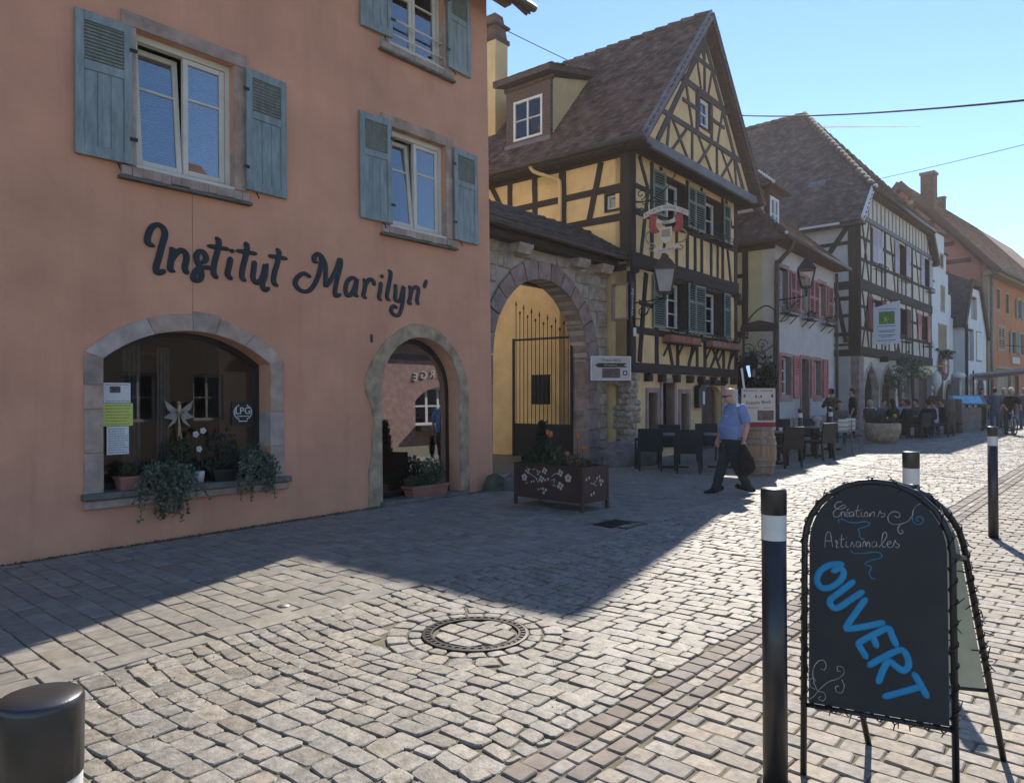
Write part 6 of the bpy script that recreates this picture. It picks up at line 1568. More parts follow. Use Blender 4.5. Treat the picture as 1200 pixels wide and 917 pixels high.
MB().bar((-0.75,OE,OZ-0.1),(-0.75,ORD,ORZ-0.1),0.12,0.4).build('verge_board', M['timber2'], oh); MB().bar((-0.35,OE+0.3,OZ-0.25),(-0.35,ORD,ORZ-0.5),0.8,0.06).build('verge_soffit', M['timber2'], oh)
MB().bar((-0.75,11.6,OZ-0.1),(-0.75,ORD,ORZ-0.1),0.12,0.4).build('verge_board', M['timber2'], oh)
side_beams(oh, [(0.2,11.2,5,16.4,0.3),(2.0,12.6,9,12.6,0.3),(3.0,14.4,8,14.4,0.25),(5.4,12.6,5.4,16.5,0.25),(1.0,11.3,9.5,11.3,0.3),(3.4,12.6,3.4,14.3,0.2),(4.6,14.4,4.6,16,0.2),(3.0,11.3,3.0,12.5,0.2)], 'timber2', -0.06)
for z, v in ((15.9,4.6),(13.2,2.6)): MB().bar((-0.8,v,z),(0.0,v,z),0.3).build('purlin_end', M['tanpaint'], oh)
oc = MB().box((1.0,3.6,14.5),(1.85,4.5,18.2)).build('chimney', M['brick'], oh); MB().box((0.93,3.53,18.2),(1.92,4.57,18.4)).build('chimney_cap', M['vouss'], oc)
oc = MB().box((8,4.8,16.6),(8.5,5.3,18.0)).build('chimney', M['brick'], oh); MB().box((7.95,4.75,18.0),(8.55,5.35,18.1)).build('chimney_cap', M['vouss'], oc)
MB().tube([(0.2,-0.2,10.2),(0.2,-0.2,0.3)],0.1,8).build('downpipe', M['zinc'], oh, True)
MB().tube([(-0.7,OE-0.1,OZ-0.02),(OWd,OE-0.1,OZ-0.02)],0.12,8).build('gutter', M['zinc'], oh, True)
# ------------------------------------------------------------------ opposite side of the street (seen only in the window panes; it throws light back)
ao = thing('auberge', 'rose coloured auberge across the street with white lettering over an arched window', 'house', (14.9, -6.4, 0), 0)
MB().prism([(0,-0.3),(12,-0.3),(12,4.6),(0,4.6)], -0.4, 0, [[(3.9,1.0),(6.6,1.0)]+seg_arch(3.9,6.6,2.0,2.6)[0]]).build('wall', M['rosestone'], ao, fix=True)
w = window(ao, 3.9, 6.6, 1.0, 2.6, -0.2, 'white', 'glassd', 0.10, 4, 1, 0.07, 0.12, inner=False)
MB().box((3.8,-0.6,0.9),(6.7,-0.5,2.7)).build('room_wall', M['dark'], ao)
for i, c in enumerate('AUBERGE'):
    t = (i-3)/3.0; text_mesh('letter', c, 0.46, M['whitecloth'], ao, (5.25-t*1.35, 0.03, 3.16-0.16*t*t), (R(90), R(-12*t), R(180)), 0.02)
MB().box((3.9,0.0,0.75),(6.6,0.35,0.98)).build('window_box', M['leafdark'], ao)
MB().box((0,-0.02,3.75),(12,0.06,3.95)).build('string_course', M['greycloth'], ao)
MB().box((9.6,-0.02,0),(9.9,0.05,4.4)).build('door_post', M['signred'], ao); MB().box((9.9,-0.02,0),(11.2,0.03,2.5)).build('door', M['timber2'], ao)
MB().box((0,-0.05,4.35),(12,0.3,4.58)).build('cornice', M['whitewall'], ao)
rr_ = MB(); rr_.add([(-.3,.5,4.6),(12.3,.5,4.6),(12.3,-5,7.6),(-.3,-5,7.6),(12.3,-10,4.6),(-.3,-10,4.6)],[(0,1,2,3),(3,2,4,5)]); rr_.build('roof', M['tilered'], ao, fix=True)
bo = thing('umber_house', 'narrow umber rendered house across the street from the pink house', 'house', (8.6, -6.6, 0), 0)
MB().prism([(0,-0.3),(5.2,-0.3),(5.2,7.6),(0,7.6)], -0.4, 0, [rect((a, a+1.1, z, z+1.6)) for a in (0.9,3.2) for z in (1.4,4.8)]).build('wall', mat('umber_render', (0.17,0.135,0.11), 0.92, 0.1, 2, 0.2, 40), bo, fix=True)
for a in (0.9,3.2):
    for z in (1.4,4.8): window(bo, a, a+1.1, z, z+1.6, -0.15, 'white', 'glass', 0.1, 2, 1, inner=False)
MB().box((0,-0.7,0),(5.2,-0.6,7.5)).build('room_wall', M['dark'], bo)
rr_ = MB(); rr_.add([(-.3,.5,7.6),(5.5,.5,7.6),(5.5,-4,11.6),(-.3,-4,11.6),(5.5,-8,7.6),(-.3,-8,7.6)],[(0,1,2,3),(3,2,4,5)]); rr_.build('roof', M['tilered'], bo, fix=True)
MB().box((1.2,-3.5,10),(1.9,-2.8,12.6)).build('chimney', M['brick'], bo)

# ------------------------------------------------------------------ lantern, signs and creeper on the coral shuttered house
la2 = thing('wall_lantern', 'black street lantern with clear panes on a curled arm at the coral shuttered house', 'street lamp', hp(WP,WA,0.05,-0.1,4.72), WA+R(-70))
br = MB(); br.tube([(0,0,0.1),(0.4,0,0.14),(0.86,0,0.20)],0.022,6); br.tube([(0,0,-0.75),(0,0,0.3)],0.022,6); br.tube(smooth_path([(0.0,0,-0.6),(0.25,0,-0.55),(0.45,0,-0.1),(0.7,0,0.12)],5),0.016,6); scroll(br,(0.24,0,-0.18),0.2,1.4,0.016,90,-1); scroll(br,(0.58,0,-0.02),0.11,1.2,0.014,90,-1); br.tube([(0.86,0,0.20),(0.86,0,0.38)],0.03,6)
br.build('bracket', M['iron'], la2, True); lantern_head(la2, (0.86,0,0.48), 1.35, 'lampglass', 'iron')
ws = thing('wrought_sign', 'square wrought iron tracery sign with a dark canopy above the green lantern', 'sign', ip(6.42,-0.02,3.0), IA+R(-62))
br = MB(); br.tube(smooth_path([(0,0,0.15),(0.15,0,0.6),(0.4,0,1.1),(0.8,0,1.42),(1.08,0,1.3)],6),0.022,6); br.tube(smooth_path([(0,0,-0.35),(0.5,0,-0.1),(0.95,0,0.15),(1.2,0,0.45)],5),0.018,6); scroll(br,(0.3,0,0.1),0.2,1.4,0.015,0,1); scroll(br,(0.72,0,0.25),0.17,1.4,0.014,0,1); br.tube([(0,0,-0.5),(0,0,0.6)],0.02,6); br.tube([(0.2,0,-0.02),(0.2,0,-0.7)],0.012,6)
br.build('bracket', M['iron'], ws, True)
fr_ = MB()
for p, q in (((0.18,0,-0.35),(1.08,0,-0.35)),((0.18,0,0.68),(1.08,0,0.68)),((0.18,0,-0.35),(0.18,0,0.68)),((1.08,0,-0.35),(1.08,0,0.68))): fr_.bar(p,q,0.07)
fr_.bar((1.08,0,0.68),(1.08,0,1.3),0.03); fr_.build('frame', M['iron'], ws)
MB().prism([(0.09,0.70),(1.17,0.70),(1.13,0.86),(0.63,0.98),(0.13,0.86)], -0.12, 0.12).build('canopy', M['timber'], ws, fix=True)
tr = MB()
for i in range(5):
    for j in range(5):
        scroll(tr, (0.28+0.175*i,0,-0.25+0.2*j), 0.10, 1.2, 0.011, 70*i+40*j, 1 if (i+j) % 2 else -1, 12)
tr.build('tracery', M['chalk'], ws, True)['kind'] = 'stuff'
gl_ = thing('hanging_lantern', 'dark green glazed hanging lantern below the wrought iron sign', 'lantern', ip(6.62,-0.45,2.22), IA)
f2 = MB(); f2.tube([(0,0,0.62),(0,0,0.78)],0.015,6); f2.build('hanger', M['iron'], gl_)
lantern_head(gl_, (0,0,0.02), 1.1, 'lampglass', 'iron')
iv = thing('wall_creeper', 'dense dark creeper covering the wall corner behind the barrel sign', 'creeper', hp(WP,WA,-0.2,0.2,0.15), WA)
bb = MB(); rr = random.Random(3); leaves(bb, (-0.15,0.35,2.15), (0.38,0.75,0.85), 2200, 0.13, 0.1, rr, 0.35); leaves(bb, (-0.2,0.3,1.3), (0.3,0.5,1.0), 500, 0.12, 0.1, rr)
bb.build('foliage', M['leafdark'], iv)['kind'] = 'stuff'
sm = MB()
for i in range(4): sm.tube(smooth_path([(-0.1,0.1+0.12*i,0),(-0.15,0.2+0.1*i,1.0),(-0.1,0.15+0.18*i,2.2),(-0.12,0.1+0.2*i,3.2)],4),0.022,6)
sm.build('stems', M['woodpost'], iv)
# banner on the big white house
bs = thing('banner_sign', 'white banner with a green square hanging from the timbered house', 'sign', hp(MP_,MA,1.75,-0.12,3.98), MA+R(-84))
bs.scale = (0.74,1,0.94)
MB().box((0,-0.012,0),(1.42,0.012,1.72)).build('cloth', M['banner'], bs); MB().prism([(0,1.72),(1.42,1.72),(1.42,2.0)], -0.012, 0.012).build('cloth_top', M['banner'], bs, fix=True)
MB().bar((-0.2,0,2.02),(1.55,0,2.02),0.04).build('bracket', M['iron'], bs); MB().box((0.30,-0.02,0.93),(1.14,-0.013,1.52)).build('emblem', M['signgreen'], bs)
lf = MB()
for i in range(5): leaf(lf, Vector((0.72,-0.022,1.15)), Vector((math.cos(i*1.25),0,math.sin(i*1.25))), 0.2, asp=0.6)
lf.build('emblem_leaf', M['paperyellow'], bs)
lnp = MB()
for i, (w_, z) in enumerate(((1.0,0.82),(0.9,0.62),(0.8,0.55),(0.9,0.40),(0.6,0.33),(1.0,0.15))): lnp.box((0.71-w_/2,-0.016,z),(0.71+w_/2,-0.0125,z+0.03))
lnp.box((0.2,-0.016,1.62),(1.2,-0.0125,1.65)); lnp.build('print', M['greycloth'], bs)['kind'] = 'stuff'
MB().ball((0.7,-0.05,-0.03),0.09,10,6,(1.4,1,0.6)).build('lamp', M['whitecloth'], bs, True)
ys = thing('hanging_sign', 'yellow and white wrought sign over the double doors of the timbered house', 'sign', hp(MP_,MA,9.1,-0.3,2.3), MA+R(-40))
g_ = MB(); scroll(g_,(0.3,0,0.5),0.4,1.0,0.05,0,1); scroll(g_,(0.9,0,0.3),0.4,1.1,0.03,90,-1); g_.tube([(0,0,0.95),(1.5,0,0.95)],0.03,6); g_.build('scrolls', M['petalyellow'], ys, True); MB().lathe([(0.03,-0.6),(0.25,-0.1),(0.2,0.3),(0.02,0.5)],10,(0.95,0,0.2)).build('grape', M['whitecloth'], ys, True)
# oleander in front of the arches
for i, (u, h, lab) in enumerate(((2.9,2.2,'pale leaved small tree standing between the two arched shop windows'),(5.2,2.7,'darker slim tree right of the second arched shop window'))):
    p = hp(MP_,MA,u,-0.9,0); tr_ = thing('potted_tree', lab, 'tree', (p[0],p[1],gz(p[0])), 0)
    MB().tube(smooth_path([(0,0,0),(0.05,0,h*0.4),(-0.03,0.02,h*0.8),(0.02,0,h)],4),[0.10]*8+[0.07]*5 if False else 0.085,8).build('trunk', M['woodpost'], tr_, True)
    bb = MB(); rr = random.Random(i); 
    for k in range(7): leaves(bb, (rr.uniform(-.5,.5),rr.uniform(-.4,.4),h+rr.uniform(-.5,.45)), (0.32,0.3,0.32), 75, 0.15, -0.4, rr)
    bb.build('crown', M['ivy'], tr_)['kind'] = 'stuff'

# ------------------------------------------------------------------ bollards
bol = thing('bollard', 'x', 'bollard')
MB().tube([(0,0,0),(0,0,1.03)],0.05,24).build('post', M['bollard'], bol, True)
MB().lathe([(0.0507,1.03),(0.0507,1.135)],24,cap=False).build('band', M['whiteband'], bol, True)
MB().lathe([(0.05,1.03),(0.05,1.135),(0.052,1.136),(0.0525,1.232),(0.0515,1.239),(0.048,1.243),(0.02,1.2445),(0.0005,1.245)],24,cap=False).build('cap', M['bollard'], bol, True)
MB().lathe([(0.075,0.0),(0.075,0.006),(0.052,0.010)],24,cap=False).build('base_ring', M['castiron'], bol, True)
spots = [(0.312,1.128,'big black bollard cut off by the lower left corner of the picture'),(3.02,1.19,'black bollard with a white band just left of the chalkboard'),(5.38,1.20,'black bollard half hidden behind the chalkboard'),(9.63,1.33,'black bollard standing alone on the right with its long shadow'),
         (17.35,6.22,'slim bollard before the terrace chair nearest the barrel'),(18.6,5.93,'slim bollard between the terrace tables and the paper hung chairs')]
for i, (x, y, lab) in enumerate(spots):
    o = bol if i == 0 else dup(bol)
    o.location = (x, y, gz(x)); o['label'] = lab; o['group'] = 'bollards along the street'
    o.rotation_euler = (R(random.uniform(-.4,.4)), R(random.uniform(-.4,.4)), i)

# ------------------------------------------------------------------ the chalkboard
BD = {'ouv':[[(-0.132,0.905),(-0.177,0.898),(-0.218,0.867),(-0.231,0.826),(-0.214,0.797),(-0.177,0.802),(-0.14,0.832),(-0.124,0.868),(-0.14,0.887),(-0.165,0.873)],[(-0.088,0.835),(-0.136,0.789),(-0.177,0.749),(-0.173,0.724),(-0.148,0.718),(-0.104,0.754),(-0.053,0.796)],[(-0.041,0.766),(-0.073,0.715),(-0.114,0.643),(-0.1,0.638),(-0.041,0.655),(0.025,0.679)],[(-0.038,0.53),(-0.057,0.56),(-0.066,0.58),(-0.053,0.595),(-0.002,0.631),(0.044,0.659),(0.059,0.632),(0.074,0.596)],[(-0.014,0.621),(0.001,0.582)],[(-0.026,0.498),(0.02,0.534),(0.089,0.578),(0.115,0.553),(0.118,0.517),(0.099,0.497),(0.073,0.51),(0.047,0.526),(0.028,0.494),(0.008,0.437)],[(0.14,0.488),(0.162,0.451),(0.183,0.41)],[(0.162,0.443),(0.095,0.411),(0.031,0.381)]],'chalk':[[(-0.132,1.173),(-0.15,1.169),(-0.16,1.154),(-0.153,1.141),(-0.134,1.142),(-0.116,1.151),(-0.124,1.159),(-0.14,1.15),(-0.158,1.135),(-0.166,1.12),(-0.16,1.106),(-0.142,1.11),(-0.134,1.13)],[(-0.134,1.109),(-0.131,1.126),(-0.123,1.128),(-0.119,1.11)],[(-0.116,1.118),(-0.106,1.124),(-0.109,1.132),(-0.115,1.126),(-0.114,1.112),(-0.103,1.112)],[(-0.111,1.139),(-0.104,1.144)],[(-0.088,1.131),(-0.098,1.13),(-0.102,1.119),(-0.096,1.111),(-0.087,1.12),(-0.085,1.131),(-0.084,1.112)],[(-0.067,1.163),(-0.073,1.135),(-0.074,1.115),(-0.062,1.114)],[(-0.08,1.137),(-0.06,1.141)],[(-0.055,1.133),(-0.055,1.116),(-0.047,1.115)],[(-0.054,1.144),(-0.053,1.142)],[(-0.037,1.135),(-0.043,1.126),(-0.04,1.116),(-0.031,1.12),(-0.032,1.132),(-0.038,1.134)],[(-0.025,1.116),(-0.021,1.133),(-0.022,1.119),(-0.012,1.136),(-0.004,1.134),(-0.006,1.117)],[(0.008,1.118),(0.018,1.144),(0.021,1.133),(0.035,1.134),(0.033,1.121),(0.021,1.119)],[(-0.199,0.97),(-0.198,1.001),(-0.192,1.033),(-0.179,1.037),(-0.173,1.004),(-0.168,0.975)],[(-0.198,0.999),(-0.172,1.001)],[(-0.158,1.002),(-0.152,1.005),(-0.155,0.994),(-0.147,1.0),(-0.154,0.977),(-0.145,0.977)],[(-0.132,1.032),(-0.134,1.001),(-0.134,0.98),(-0.124,0.98)],[(-0.142,1.009),(-0.121,1.013)],[(-0.114,1.006),(-0.115,0.982),(-0.106,0.982)],[(-0.113,1.021),(-0.112,1.018)],[(-0.098,0.982),(-0.091,1.005),(-0.088,0.994),(-0.08,0.989),(-0.088,0.982)],[(-0.063,1.008),(-0.073,1.004),(-0.075,0.99),(-0.068,0.984),(-0.06,0.994),(-0.059,1.008),(-0.058,0.985)],[(-0.05,0.986),(-0.047,1.006),(-0.04,1.009),(-0.037,0.987),(-0.032,1.005),(-0.025,1.008),(-0.022,0.988)],[(-0.002,1.013),(-0.012,1.009),(-0.015,0.995),(-0.007,0.989),(0.002,1.0),(0.003,1.013),(0.005,0.991)],[(0.013,0.992),(0.027,1.01),(0.042,1.039),(0.038,1.055),(0.028,1.048),(0.023,1.015),(0.027,0.993),(0.037,0.995)],[(0.042,1.006),(0.057,1.01),(0.057,1.018),(0.047,1.016),(0.043,1.003),(0.052,0.993),(0.064,0.997)],[(0.064,0.997),(0.074,1.025),(0.077,1.014),(0.089,1.007),(0.084,0.996),(0.074,0.997)],[(0.138,1.131),(0.143,1.158),(0.155,1.175),(0.167,1.183)],[(0.072,1.126),(0.087,1.121),(0.092,1.135),(0.08,1.144),(0.063,1.142),(0.048,1.124),(0.05,1.102),(0.067,1.091),(0.096,1.095),(0.121,1.108),(0.135,1.128)],[(0.092,1.092),(0.084,1.075),(0.087,1.059),(0.096,1.054),(0.104,1.063),(0.096,1.07)],[(-0.266,0.313),(-0.241,0.335),(-0.217,0.369),(-0.184,0.404),(-0.148,0.423),(-0.124,0.448),(-0.128,0.473),(-0.148,0.474),(-0.148,0.457),(-0.136,0.455)],[(-0.225,0.357),(-0.241,0.39),(-0.246,0.441),(-0.229,0.478),(-0.205,0.491),(-0.193,0.471),(-0.201,0.45),(-0.213,0.455)],[(-0.132,0.422),(-0.122,0.398),(-0.132,0.368),(-0.152,0.37),(-0.156,0.388),(-0.144,0.394)],[(-0.237,0.365),(-0.254,0.371),(-0.258,0.396),(-0.245,0.411),(-0.237,0.4),(-0.245,0.388)],[(-0.221,0.358),(-0.2,0.355),(-0.196,0.334),(-0.208,0.321),(-0.223,0.329),(-0.213,0.34)]],'blue':[[(-0.142,1.082),(-0.146,1.09),(-0.14,1.097),(-0.124,1.096),(-0.103,1.087),(-0.073,1.087),(-0.042,1.094),(-0.025,1.091),(-0.025,1.082),(-0.042,1.071),(-0.063,1.063),(-0.067,1.054),(-0.06,1.044),(-0.063,1.033),(-0.055,1.021),(-0.045,1.019)],[(-0.098,0.966),(-0.083,0.957),(-0.058,0.958),(-0.012,0.967),(0.012,0.968),(0.023,0.958),(0.017,0.946),(-0.013,0.934),(-0.038,0.922),(-0.04,0.912),(-0.02,0.908),(-0.019,0.896),(-0.025,0.879),(-0.018,0.861),(-0.003,0.856)],[(0.138,1.131),(0.14,1.109),(0.154,1.097),(0.171,1.103),(0.178,1.117),(0.169,1.13),(0.157,1.127),(0.152,1.113),(0.162,1.111)]]}
U_ = Vector((0.2587,-0.9659,0)); V_ = Vector((0.1018,0.0273,0.9944)).normalized(); N_ = U_.cross(V_).normalized()    # N_ points away from the viewer or to him
bM = Matrix(((U_.x,-N_.x,V_.x,0),(U_.y,-N_.y,V_.y,0),(U_.z,-N_.z,V_.z,0),(0,0,0,1)))
cb = thing('chalkboard_stand', 'black A-frame chalkboard reading OUVERT in blue, wound with a dark light chain', 'sign', (3.255,0.86,gz(3.25)))
front = bM.to_3x3()
hw = 0.282; zs_ = 0.985
def fpath(hw, zs, zb, n=14, rz=None): return [(-hw,0,zb),(-hw,0,zs)] + [(hw*math.cos(R(180-180*i/n)),0,zs+(rz or hw)*math.sin(R(180-180*i/n))) for i in range(1,n)] + [(hw,0,zs),(hw,0,zb)]
fr = MB().tube(fpath(hw, zs_, 0.0), 0.0135, 10); fr.tube([(-hw,0.0,0.292),(hw,0.0,0.292)],0.010,8)
fr.xform(front.to_4x4()); fr.build('front_frame', M['black'], cb, True)
arcp = [(0.262*math.cos(R(a)), zs_+0.272*math.sin(R(a))) for a in range(0,181,9)]
pn = MB().prism([(-0.262,0.305),(0.262,0.305)]+arcp, -0.006, 0.006); pn.xform(front.to_4x4()); pn.build('board_panel', M['board'], cb, fix=True)
def marks(key, name, m, r, y):
    for st in BD[key]:
        mb = MB(); P = st if len(st) > 1 else st*2
        pen(mb, P, r, y, 1.0, 0.25, 8 if r > .006 else 5, 5); mb.xform(front.to_4x4()); mb.build(name, m, cb, True)
sgn = -1 if (front @ Vector((0,1,0))).dot(Vector((-1,-1,0))) < 0 else 1
yf = 0.0065*sgn
marks('ouv', 'painted_letter', M['bluepaint'], 0.0145, yf); marks('chalk', 'chalk_stroke', M['chalk'], 0.0016, yf); marks('blue', 'chalk_flourish', M['bluechalk'], 0.0026, yf)
R1 = Vector((3.66,1.0,0.02))-Vector(cb.location); R2 = Vector((3.905,0.505,0.02))-Vector(cb.location)
TP = V_*1.262 + Vector((0.035,-0.012,0))
Ur = (R2-R1).normalized(); Vr = (TP-(R1+R2)/2); Lr = Vr.length; Vr.normalize()
hr_ = (R2-R1).length/2; c0 = (R1+R2)/2
rp = [c0 + Ur*p[0] + Vr*p[2] for p in fpath(hr_, Lr-hr_, 0.0)]
MB().tube(rp, 0.0135, 10).build('rear_frame', M['black'], cb, True)
q = [(-hr_*0.93,0.36),(hr_*0.93,0.36)] + [(hr_*0.93*math.cos(R(a)), Lr-hr_+hr_*0.93*math.sin(R(a))) for a in range(0,181,12)]
Nr = Ur.cross(Vr).normalized()
pm = MB().prism(q, -0.005, 0.005); rM = Matrix(((Ur.x,-Nr.x,Vr.x,c0.x),(Ur.y,-Nr.y,Vr.y,c0.y),(Ur.z,-Nr.z,Vr.z,c0.z),(0,0,0,1)))
pm.xform(rM); pm.build('rear_panel', M['boardback'], cb, fix=True)
MB().tube([c0+Ur*(-hr_)+Vr*0.35, c0+Ur*hr_+Vr*0.35],0.01,8).build('cross_bar', M['black'], cb, True)
MB().tube([front@Vector((hw,0,0.98)), c0+Ur*hr_+Vr*0.98],0.012,8).build('hinge', M['black'], cb, True)
lc = thing('light_chain', 'thin black light chain with tiny bulbs wound round the chalkboard frame', 'light chain', cb.location)
wm = MB(); bl_ = MB(); rr = random.Random(4)
def wind(path, turns, r):
    P = smooth_path(path, 3); n = len(P); pts = []
    for i, p in enumerate(P):
        d = (P[min(i+1,n-1)]-P[max(i-1,0)]).normalized(); e = d.orthogonal().normalized(); f = d.cross(e); a = 2*PI*turns*i/n
        pts.append(p + (e*math.cos(a)+f*math.sin(a))*r)
    wm.tube(smooth_path(pts, 2), 0.003, 4)
    for i in range(2, len(pts)-1):
        if rr.random() < 0.75:
            d = Vector((rr.gauss(0,1), rr.gauss(0,1), rr.gauss(0,0.8))).normalized()
            bl_.tube([pts[i], pts[i]+d*rr.uniform(0.02,0.038)],[0.0028,0.0022],4)
dense = lambda pts, k: [Vector(a).lerp(Vector(b), t/k) for a, b in zip(pts, pts[1:]) for t in range(k)] + [Vector(pts[-1])]
fpts = [front @ Vector(p) for p in fpath(hw, zs_, 0.3)]
wind(dense([fpts[0], fpts[1]], 12) + fpts[2:-2] + dense([fpts[-2], fpts[-1]], 12), 26, 0.018)
rpts = [c0 + Ur*p[0] + Vr*p[2] for p in fpath(hr_, Lr-hr_, 0.42)]
wind(dense([rpts[0], rpts[1]], 12) + rpts[2:-2] + dense([rpts[-2], rpts[-1]], 14), 34, 0.02)
wind(dense([front@Vector((-hw,0,0.29)), front@Vector((hw,0,0.29))], 14), 10, 0.015)
wm.build('wire', M['black'], lc, True)['kind'] = 'stuff'; bl_.build('bulbs', M['black'], lc)['kind'] = 'stuff'

# ------------------------------------------------------------------ steel planter with tulips
pa = math.atan2(5.84-7.11, 8.08-8.12)                     # long side along the wall's normal
pl = thing('steel_planter', 'brown steel planter box with cut-out flowers on short legs before the gateway', 'planter', (8.12,7.11,gz(8.1)), pa)
PLn, PD, PZ0, PZ1 = 1.27, 0.60, 0.12, 0.62
ps = MB(); t_ = 0.012
for a, b in (((0,0,PZ0),(PLn,t_,PZ1)),((0,PD-t_,PZ0),(PLn,PD,PZ1)),((0,t_,PZ0),(t_,PD-t_,PZ1)),((PLn-t_,t_,PZ0),(PLn,PD-t_,PZ1)),((t_,t_,PZ0),(PLn-t_,PD-t_,PZ0+t_))):
    MB().box(a, b).build('panel', M['corten'], pl)
for x in (-0.006, PLn-0.034):
    for y in (-0.006, PD-0.034):
        MB().box((x,y,0.0),(x+0.04,y+0.04,PZ1+0.004)).build('leg', M['corten'], pl)
for a, b in (((0.035,-0.004,PZ1-0.03),(PLn-0.035,0.0,PZ1+0.002)),): MB().box(a,b).build('rim', M['corten'], pl)
MB().box((t_,t_,PZ1-0.12),(PLn-t_,PD-t_,PZ1-0.05)).build('soil', M['soil'], pl)
def cut_flower(mb, x, z, r, n=5):
    for k in range(n):
        a = 2*PI*k/n+0.3; mb.ball((x+r*0.62*math.cos(a),-0.0015,z+r*0.62*math.sin(a)),r*0.44,7,4,(1,0.12,1))
def cut_face(par, flowers, vines, Mx=None, nm='flower_cutout'):
    for x, z, r, n in flowers:
        mb = MB(); cut_flower(mb, x, z, r, n)
        if Mx is not None: mb.xform(Mx)
        mb.build(nm, M['cutout'], par)
    for v in vines:
        mb = MB(); mb.tube(smooth_path([(a,-0.001,b) for a, b in v],4),0.006,5,sq=(1,0.3,1))
        if Mx is not None: mb.xform(Mx)
        mb.build('stem_cutout', M['cutout'], par)
cut_face(pl, [(0.26,0.52,0.052,4),(0.20,0.41,0.055,5),(0.36,0.36,0.035,2),(0.47,0.50,0.04,3),(0.53,0.41,0.05,4),(0.59,0.53,0.05,4),(0.58,0.25,0.055,3),(0.63,0.41,0.045,2),(0.88,0.52,0.05,4),(1.02,0.46,0.06,5),(0.88,0.34,0.058,4),(0.38,0.54,0.025,2),(0.24,0.33,0.022,2)],
         [[(0.28,0.48),(0.36,0.45),(0.42,0.42),(0.45,0.40)],[(0.42,0.42),(0.47,0.36),(0.5,0.38)],[(0.52,0.28),(0.48,0.25),(0.45,0.27)],[(0.72,0.46),(0.78,0.50),(0.84,0.51)],[(0.72,0.40),(0.78,0.43),(0.76,0.36)],[(0.8,0.33),(0.74,0.34)]])
eM = Matrix.Translation((PLn,0,0)) @ Matrix.Rotation(R(90),4,'Z')
cut_face(pl, [(0.12,0.46,0.05,2),(0.36,0.46,0.045,2),(0.43,0.39,0.055,3),(0.23,0.24,0.05,2)], [[(0.18,0.40),(0.25,0.38),(0.33,0.43)],[(0.25,0.38),(0.32,0.34)]], eM)
pM = Matrix.Translation(pl.location) @ Matrix.Rotation(pa,4,'Z')
def in_planter(name, label, x, y, group=None, cat='plant'):
    return thing(name, label, cat, tuple(pM @ Vector((x,y,PZ1-0.05))), pa, group)
tul = [(0.44,0.22,0.46,'tallest orange yellow tulip, left of the pair in the steel planter'),(0.50,0.26,0.42,'orange pink tulip leaning right of the tallest one'),(0.42,0.30,0.44,'yellow edged tulip behind the tallest one'),(0.99,0.26,0.42,'single orange red tulip on the right of the steel planter'),(1.12,0.22,0.26,'low faded pink tulip at the right end of the steel planter'),(0.62,0.2,0.10,'low orange bloom in the middle of the steel planter'),(0.78,0.26,0.16,'small orange bloom right of the planter middle')]
for i, (x, y, h, lab) in enumerate(tul):
    t = in_planter('tulip', lab, x, y, 'tulips in the steel planter'); rr = random.Random(i)
    dx = rr.uniform(-0.03,0.03)
    MB().tube(smooth_path([(0,0,0),(dx*0.4,0,h*0.5),(dx,0,h)],4),0.006,6).build('stem', M['stem'], t, True)
    for k in range(6):
        a = 2*PI*k/6; mb = MB(); q = 0.024; e = Vector((math.cos(a),math.sin(a),0)); f = Vector((-math.sin(a),math.cos(a),0)); c = Vector((dx,0,h-0.005)); s_ = 1.15
        mb.add([c, c+e*q*s_+f*q*0.9+Vector((0,0,0.03)), c+e*q*1.15*s_+Vector((0,0,0.035)), c+e*q*s_-f*q*0.9+Vector((0,0,0.03)), c+e*q*0.9*s_+Vector((0,0,0.085))], [(0,1,2),(0,2,3),(1,4,2),(2,4,3)])
        mb.build('petal', M['tulip'], t)
    for k in range(3):
        a = rr.uniform(0,2*PI); mb = MB(); L = min(h*0.8,0.28); e = Vector((math.cos(a)*0.5,math.sin(a)*0.5,1)).normalized(); f = Vector((-math.sin(a),math.cos(a),0)); o_ = Vector((0,0,0))
        pts = [o_, o_+e*L*0.4, o_+e*L*0.75+Vector((math.cos(a),math.sin(a),0))*0.03, o_+e*L*0.9+Vector((math.cos(a),math.sin(a),-0.2))*0.10]
        ws_ = [0.012,0.03,0.022,0.002]; n0 = 0
        for p, w_ in zip(pts, ws_): mb.v += [tuple(p-f*w_), tuple(p+f*w_)]
        mb.f += [(0,1,3,2),(2,3,5,4),(4,5,7,6)]
        mb.build('leaf', M['leaf'], t)
t = in_planter('conifer', 'dark little cypress in the left half of the steel planter', 0.28, 0.30, cat='shrub')
MB().tube([(0,0,-0.02),(0,0,0.3)],0.012,6).build('trunk', M['stem'], t)
bb = MB()
for k in range(9): leaves(bb, (0,0,0.06+0.065*k), (0.15-0.012*k,0.15-0.012*k,0.07), 130, 0.06, 1.2)
bb.build('crown', M['leafdark'], t)['kind'] = 'stuff'
t = in_planter('ground_plants', 'mixed low green plants filling the steel planter between the tulips', 0.6, 0.28)
bb = MB(); leaves(bb, (0.05,0,0.05), (0.58,0.22,0.10), 620, 0.065, 0.8); leaves(bb, (-0.4,-0.12,0.03), (0.22,0.12,0.12), 60, 0.17, 0.1); leaves(bb, (-0.05,-0.05,0.12), (0.2,0.15,0.12), 90, 0.13, 0.9); bb.build('foliage', M['leaf'], t)['kind'] = 'stuff'
bb = MB(); leaves(bb, (0.40,-0.05,0.07), (0.16,0.15,0.12), 260, 0.06, 0.9); bb.build('heather', mat('heather', (0.22,0.14,0.08), 0.8, 0.4, 9, 0, rnd=0.4, island=True), t)['kind'] = 'stuff'

